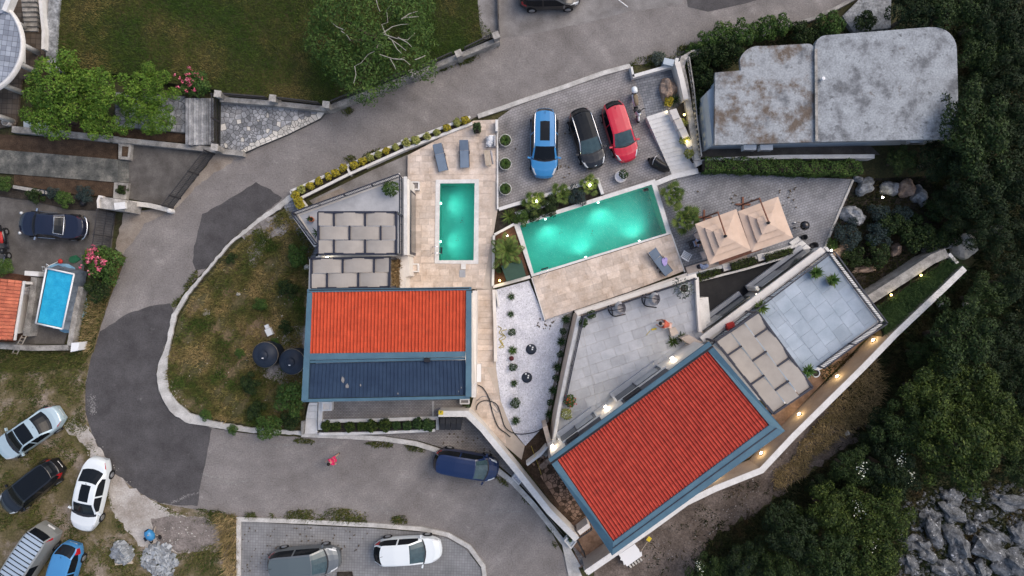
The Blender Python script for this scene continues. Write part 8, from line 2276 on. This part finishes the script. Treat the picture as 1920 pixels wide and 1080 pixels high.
# ------------------------------------------------------------------ rocks
from mathutils import noise
import bmesh
def rock_mesh(name, seed, m, sx, sy, sz, rough_=.35, sub=3):
 bm = bmesh.new(); bmesh.ops.create_icosphere(bm, subdivisions=sub, radius=1)
 o = Vector((seed * 7.3, seed * 3.1, seed * 1.7))
 for v in bm.verts:
  d = v.co.normalized(); n1 = noise.noise(d * 1.3 + o); n2 = noise.cell(d * 1.6 + o) - .5; n3 = noise.noise(d * 4 + o)
  k = 1 + rough_ * n1 + .22 * n2 * rough_ + .22 * n3 * rough_; v.co = Vector((d.x * k * sx, d.y * k * sy, max(-.25, d.z * k) * sz))
 me = bpy.data.meshes.new(name); bm.to_mesh(me); bm.free(); me.materials.append(m); return me
def rock(label, px, py, rx, ry, h, rot, m, group=None, zg=-.05, name='boulder', seed=None, rough_=.45):
 p = P(px, py, h * .6); o = link(name, rock_mesh(name, seed or int(px * 3 + py), M[m], rx / S * (1.38 if m == 'lichen' else 1.05), ry / S * (1.38 if m == 'lichen' else 1.05), h, rough_), None, (p.x, p.y, zg)); o.rotation_euler.z = R(rot)
 return tag(o, label, 'rock', group)
rock('large brown boulder on the parking beside the cream wall', 1253, 165, 15, 19, .75, 10, 'boulder', zg=.05)
GB = 'boulders of the rock garden'
for a_ in (('tall grey boulder at the patio corner of the rock garden', 1628, 348, 19, 13, .8, 40, 'rock'), ('big round grey boulder beside the patio edge', 1604, 402, 22, 16, .8, -25, 'rock'), ('grey boulder above the rock garden lamp', 1672, 352, 17, 15, .7, 0, 'rock'),
           ('orange stained boulder in the upper rock garden row', 1704, 352, 15, 18, .7, 0, 'boulder'), ('speckled pale boulder at the upper row end', 1730, 366, 14, 20, .6, 10, 'rock'), ('rounded brown boulder with a pale spot by the roof terrace corner', 1578, 472, 15, 12, .6, 20, 'boulder'),
           ('flat brown boulder above the broad pale wall', 1624, 505, 19, 8, .4, 8, 'boulder'), ('brown boulder leaning by the broad pale wall', 1684, 468, 9, 14, .5, -35, 'boulder'), ('whitish boulder above the trough tip', 1812, 460, 23, 22, 1.0, 15, 'flagpale'),
           ('grey boulders strip behind the broad pale wall end', 1762, 462, 30, 10, .5, 12, 'rock'), ('small pale rock by the grassy slope right of the whitish boulder', 1872, 432, 12, 8, .4, 20, 'lichen'), ('small grey rock at the hedge corner of the patio', 1612, 336, 9, 6, .4, -30, 'rock')):
 rock(*a_[:7], a_[7], GB)
GL = 'lichen rocks on the lower slope'
for a_ in (('round speckled rock under the dark bushes at the head of the lichen slope', 1790, 936, 15, 13, .6, 0), ('dark slab shaped rock below the round speckled rock', 1788, 964, 22, 11, .5, -35), ('pale blue small square rock in the middle of the lichen slope', 1825, 987, 10, 11, .5, 10),
           ('long dark rock lying left of the cleft boulder', 1752, 990, 13, 26, .6, 20), ('cleft boulder split by a dark crack', 1800, 1024, 15, 25, .7, 15), ('biggest pale boulder of the lichen slope', 1856, 1028, 30, 22, .8, -30), ('smooth grey boulder at the lower right corner', 1902, 1058, 27, 22, .9, -15),
           ('long flat rock at the right edge of the lichen slope', 1896, 942, 28, 11, .5, -8), ('rock with white flecks above the long flat rock ridge', 1850, 968, 14, 7, .4, 12), ('narrow slanting ridge rock above the biggest pale boulder', 1872, 1004, 26, 6, .4, -36), ('white crusted rock by the right edge', 1908, 998, 12, 15, .5, -30),
           ('broken grey rock at the left of the lichen slope', 1738, 1030, 20, 12, .5, -50), ('speckled rock at the bottom edge under the cleft boulder', 1778, 1070, 22, 12, .6, -20), ('fractured rock between cleft boulder and bottom edge', 1812, 1064, 12, 16, .5, 40), ('rock at the bottom edge below the biggest pale boulder', 1846, 1070, 14, 16, .6, 20),
           ('low rock at the lower left end of the lichen slope', 1708, 1060, 12, 18, .4, 25), ('grey rock at the upper left end of the lichen slope', 1716, 1018, 12, 10, .4, 0), ('small grey rock tucked above the slanting ridge', 1832, 936, 10, 6, .3, -30), ('small dark rock at the right edge under the white crusted one', 1916, 1024, 12, 7, .3, 0),
           ('flat dark rock under the trees left of the round speckled rock', 1750, 968, 18, 9, .35, -20), ('pale rock alone among the lower trees', 1398, 1072, 14, 10, .4, 60)):
 rock(*a_[:7], 'lichen', GL, seed=None, rough_=.7)
for i, (x, y, s_, lb) in enumerate(((447, 551, 4, 'pale stone lying in the middle of the weedy island'), (575, 500, 6, 'pale stone under the pergola side bush'), (529, 593, 2.5, 'small white stone near the white crate'), (570, 742, 5, 'stone by the corner of the tiled house'), (18, 1046 - 90, 5, 'pale stone between black estate and ribbed van'),
         (1812, 570, 6, 'pale block fallen below the trough tip'), (1764, 570, 6, 'pale block lying under the retaining wall'), (1590, 812, 5, 'small grey stone beside the white flecked dark trees'))):
 rock(lb, x, y, s_, s_ * .8, .2, i * 40, 'flagpale', None, .08 if x < 600 and x > 300 else 0, 'loose_stone')


# ------------------------------------------------------------------ grass and weeds: nobody could count these
def grass(name, polys, z, dens, hgt, m, lean=.6, width=.02, seed=0, clump=0, kind='stuff', keepf=None):
 g = np.random.default_rng(seed + 1000); VV = []
 for pts in polys:
  poly = PP(pts, z); xs = [p.x for p in poly]; ys = [p.y for p in poly]
  n = int(dens * (max(xs)-min(xs)) * (max(ys)-min(ys)))
  X = g.uniform(min(xs), max(xs), n); Y = g.uniform(min(ys), max(ys), n); k = inside(poly, X, Y)
  if clump:
   f = np.sin(X*2.1 + 1.3*np.sin(Y*1.7)) + np.sin(Y*2.7 + 1.1*np.sin(X*2.3)) + .8*np.sin(X*5.1 - Y*4.3); k &= (f + g.normal(0, .7, n)) > clump
  X, Y = X[k], Y[k]; n = len(X)
  if n == 0: continue
  a = g.uniform(0, 6.28, n); hh = hgt * g.uniform(.45, 1.25, n); ln = hh * lean * g.uniform(.3, 1.3, n); w = width * g.uniform(.7, 1.4, n)
  b0 = np.stack([X - np.sin(a)*w, Y + np.cos(a)*w, np.full(n, z - .01)], 1); b1 = np.stack([X + np.sin(a)*w, Y - np.cos(a)*w, np.full(n, z - .01)], 1)
  t = np.stack([X + np.cos(a)*ln, Y + np.sin(a)*ln, z + hh], 1); VV.append(np.stack([b0, b1, t], 1).reshape(-1, 3))
 V = np.concatenate(VV); o = link(name, fast_mesh(name, V, np.arange(len(V)).reshape(-1, 3), m)); o['kind'] = kind; return o


lawn_p = [(108, -5), (895, -5), (903, 40), (928, 66), (857, 94), (770, 130), (700, 156), (612, 192), (510, 181), (412, 170), (388, 160), (330, 156), (240, 138), (104, 128), (99, 60)]
grass('lawn_grass', [lawn_p], .5, 330, .13, M['blade_lawn'], 1.2, .022, 1)
isl_p = [(540, 392), (522, 402), (480, 430), (440, 466), (398, 514), (358, 560), (336, 604), (324, 650), (314, 690), (314, 720), (332, 750), (362, 770), (410, 786), (480, 797), (564, 800), (570, 755), (566, 660), (574, 545), (578, 500), (590, 468), (568, 425)]
grass('weed_grass', [isl_p], .10, 420, .20, M['blade_island'], 1.1, .024, 2, -.9)
grass('weed_grass', [isl_p], .10, 120, .32, M['blade_island'], .9, .03, 3, .9)
grass('field_grass', [[(-5, 690), (40, 670), (150, 665), (160, 640), (165, 700), (158, 760), (165, 805), (130, 790), (90, 800), (30, 820), (-5, 840)], [(-5, 840), (60, 835), (130, 815), (150, 850), (120, 900), (70, 990), (-5, 1000)],
                      [(110, 940), (150, 1000), (235, 1010), (260, 1030), (330, 1040), (395, 1032), (420, 1000), (445, 985), (446, 1085), (100, 1085), (60, 1020)], [(340, 958), (445, 968), (446, 1000), (412, 984), (380, 968)]], .012, 300, .16, M['blade_green'], 1.1, .024, 4, -.3)
grass('field_grass', [[(118, 796), (150, 780), (168, 806), (196, 880), (206, 930), (216, 962), (240, 1000), (226, 1000), (200, 966), (186, 900), (160, 846)], [(240, 990), (262, 1020), (330, 1034), (400, 1018), (420, 1004), (420, 1040), (300, 1044), (246, 1036)], [(286, 938), (330, 956), (412, 976), (420, 990), (380, 982), (300, 956)]], .014, 260, .15, M['blade_green'], 1.1, .024, 15, .25)
grass('verge_grass', [[(-5, 650), (140, 662), (150, 640), (162, 560), (200, 472), (234, 484), (220, 520), (203, 562), (188, 608), (176, 655), (150, 690), (60, 700), (-5, 695)]], .02, 420, .22, M['blade_green'], 1.0, .022, 5)
grass('straw_grass', [[(172, 560), (200, 480), (234, 484), (220, 520), (203, 562), (188, 608), (172, 660), (152, 660), (160, 600)], [(405, 960), (446, 968), (446, 1080), (425, 1080), (412, 1010)], [(1600, 700), (1640, 672), (1660, 720), (1640, 780), (1590, 810), (1530, 850), (1480, 870), (1500, 830), (1550, 770)], [(1450, 880), (1520, 850), (1510, 890), (1450, 920)]], .02, 260, .38, M['blade_yellow'], 1.0, .02, 6)
grass('roadside_weeds', [[(505, 962), (560, 956), (640, 952), (690, 960), (690, 980), (640, 978), (560, 974), (510, 970)], [(730, 970), (760, 964), (764, 982), (738, 982)], [(350, 950), (440, 962), (480, 960), (480, 970), (420, 968), (360, 962)]], .01, 380, .24, M['blade_green'], 1.0, .024, 7, -.4)
grass('roadside_weeds', [[(682, 830), (710, 826), (738, 832), (736, 840), (700, 838)], [(757, 832), (778, 834), (800, 842), (796, 848), (766, 844)], [(646, 296), (660, 290), (668, 298), (655, 306)], [(678, 292), (712, 276), (718, 282), (690, 298)], [(928, 892), (946, 896), (954, 912), (940, 908)], [(975, 925), (990, 934), (994, 946), (984, 940)],
                         [(1022, 980), (1036, 986), (1042, 1000), (1030, 998)], [(1034, 1010), (1046, 1022), (1040, 1030)], [(345, 535), (370, 505), (372, 520), (350, 548)], [(325, 565), (345, 552), (340, 575), (322, 575)], [(550, 824), (566, 820), (590, 826), (588, 832), (556, 830)]], .01, 420, .20, M['blade_green'], .9, .024, 8)
grass('roadside_weeds', [[(1180, 122), (1200, 108), (1240, 98), (1290, 84), (1330, 76), (1330, 90), (1290, 104), (1268, 112), (1240, 118), (1200, 128)], [(815, 116), (860, 110), (930, 82), (936, 90), (880, 118), (820, 136)], [(640, 210), (655, 200), (665, 206), (650, 220)]], .01, 420, .26, M['blade_green'], 1.0, .024, 9, -.3)
grass('tall_ornamental_grass', [[(1640, 580), (1700, 538), (1776, 487), (1798, 502), (1768, 528), (1690, 602), (1658, 628)]], 1.3, 420, .75, mat('ornamental_blade', (.03, .065, .018), (.06, .105, .03), 1, .7, isl=.4), .9, .018, 10)
grass('dry_feather_grass', [[(736, 487), (750, 487), (749, 540), (735, 540)]], 2.4, 900, .5, M['drygrass'], .7, .02, 11)
floor_p = [(1660, -5), (1925, -5), (1925, 1085), (1290, 1085), (1330, 1010), (1420, 960), (1500, 900), (1600, 830), (1580, 760), (1530, 690), (1650, 640), (1740, 560), (1830, 490), (1790, 440), (1740, 330), (1800, 270), (1800, 100), (1760, 50)]
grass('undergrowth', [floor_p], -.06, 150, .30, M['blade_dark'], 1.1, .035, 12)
grass('undergrowth', [[(1205, 1080), (1212, 1020), (1290, 958), (1400, 902), (1440, 890), (1530, 802), (1580, 764), (1598, 830), (1500, 900), (1420, 960), (1330, 1010), (1290, 1080)]], -.05, 60, .18, M['blade_dark'], 1.1, .03, 13, .6)
grass('garden_undergrowth', [[(1606, 340), (1740, 330), (1788, 440), (1740, 478), (1622, 556), (1562, 480), (1550, 466)], [(1290, 118), (1340, 96), (1440, 60), (1520, 50), (1660, 30), (1660, 60), (1530, 80), (1400, 100), (1342, 140), (1340, 260), (1312, 290), (1300, 200)]], -.05, 160, .22, M['blade_dark'], 1.0, .03, 14)
# fallen leaves on the pavings, and small stones in the field: far too many to name
g = np.random.default_rng(5); C = []
for pts, n in (([(800, 812), (900, 810), (935, 868), (840, 850)], 16), ([(455, 985), (640, 990), (700, 1000), (640, 1060), (455, 1075)], 44), ([(1280, 360), (1500, 345), (1490, 440), (1360, 380)], 26), ([(940, 260), (1200, 230), (1200, 320), (1000, 340)], 14), ([(1010, 590), (1040, 600), (1030, 620), (1005, 612)], 10)):
 poly = PP(pts); X = g.uniform(min(p.x for p in poly), max(p.x for p in poly), n * 3); Y = g.uniform(min(p.y for p in poly), max(p.y for p in poly), n * 3); k = inside(poly, X, Y); C.append(np.stack([X[k], Y[k], np.full(k.sum(), .105)], 1))
C = np.concatenate(C); V, F = leaf_quads(C, g.normal(size=C.shape) * .15 + np.array([0, 0, 1.]), .17, g, .6); link('fallen_leaves', fast_mesh('fallen_leaves', V, F, M['bark']))['kind'] = 'stuff'
C = np.array([(*P(x + dx, y + dy, -1.1).xy, -1.185) for x, y in ((866, 413), (857, 447), (1110, 438), (1052, 433), (1218, 372), (1217, 404)) for dx, dy in ((0, 0), (2, 3), (-2, 4), (1, -5))]); V, F = leaf_quads(C, np.tile([0, 0, 1.], (len(C), 1)), .09, g, .6); link('sunken_leaves', fast_mesh('sunken_leaves', V, F, M['bark']))['kind'] = 'stuff'
def pebbles(name, polys, z, n, s0, s1, m, seed):
 g = np.random.default_rng(seed); VV, FF = [], []; base = np.array([(1, 0, 0), (0, 1, 0), (-1, 0, 0), (0, -1, 0), (0, 0, .7)], float); tri = np.array([(0, 1, 4), (1, 2, 4), (2, 3, 4), (3, 0, 4)])
 for pts in polys:
  poly = PP(pts, z); X = g.uniform(min(p.x for p in poly), max(p.x for p in poly), n); Y = g.uniform(min(p.y for p in poly), max(p.y for p in poly), n); k = inside(poly, X, Y)
  for x, y in zip(X[k], Y[k]):
   s_ = g.uniform(s0, s1); a = g.uniform(0, 6.28); rot = np.array([[math.cos(a), -math.sin(a), 0], [math.sin(a), math.cos(a), 0], [0, 0, 1]]); FF.append(tri + 5 * len(VV)); VV.append((base * g.uniform(.6, 1.2, (5, 3))) @ rot.T * s_ + np.array([x, y, z - .01]))
 V = np.concatenate(VV); link(name, fast_mesh(name, V, np.concatenate(FF), m))['kind'] = 'stuff'
pebbles('gravel_stones', [[(930, 545), (990, 530), (1022, 598), (1070, 590), (1040, 740), (985, 832), (962, 806), (932, 690)]], .06, 1500, .02, .05, M['rock'], 1)
pebbles('gravel_stones', [[(930, 545), (990, 530), (1022, 598), (1070, 590), (1040, 740), (985, 832), (962, 806), (932, 690)]], .06, 2500, .03, .06, M['gravel'], 2)
pebbles('field_stones', [[(130, 780), (165, 800), (262, 925), (380, 972), (412, 1000), (290, 1030), (200, 930)], isl_p, [(300, 690), (318, 768), (360, 784), (340, 740), (312, 690)]], .10, 420, .02, .06, M['flagpale'], 3)
pebbles('broken_rocks', [[(1690, 940), (1760, 915), (1925, 905), (1925, 1085), (1680, 1085)]], -.02, 900, .06, .24, M['lichen'], 7)
pebbles('field_stones', [[(545, 612), (572, 610), (572, 705), (545, 728), (505, 712), (475, 690), (520, 660)], [(1190, 1080), (1205, 1020), (1400, 900), (1560, 780), (1560, 860), (1330, 1010)]], .11, 900, .02, .06, M['greygravel'], 4)
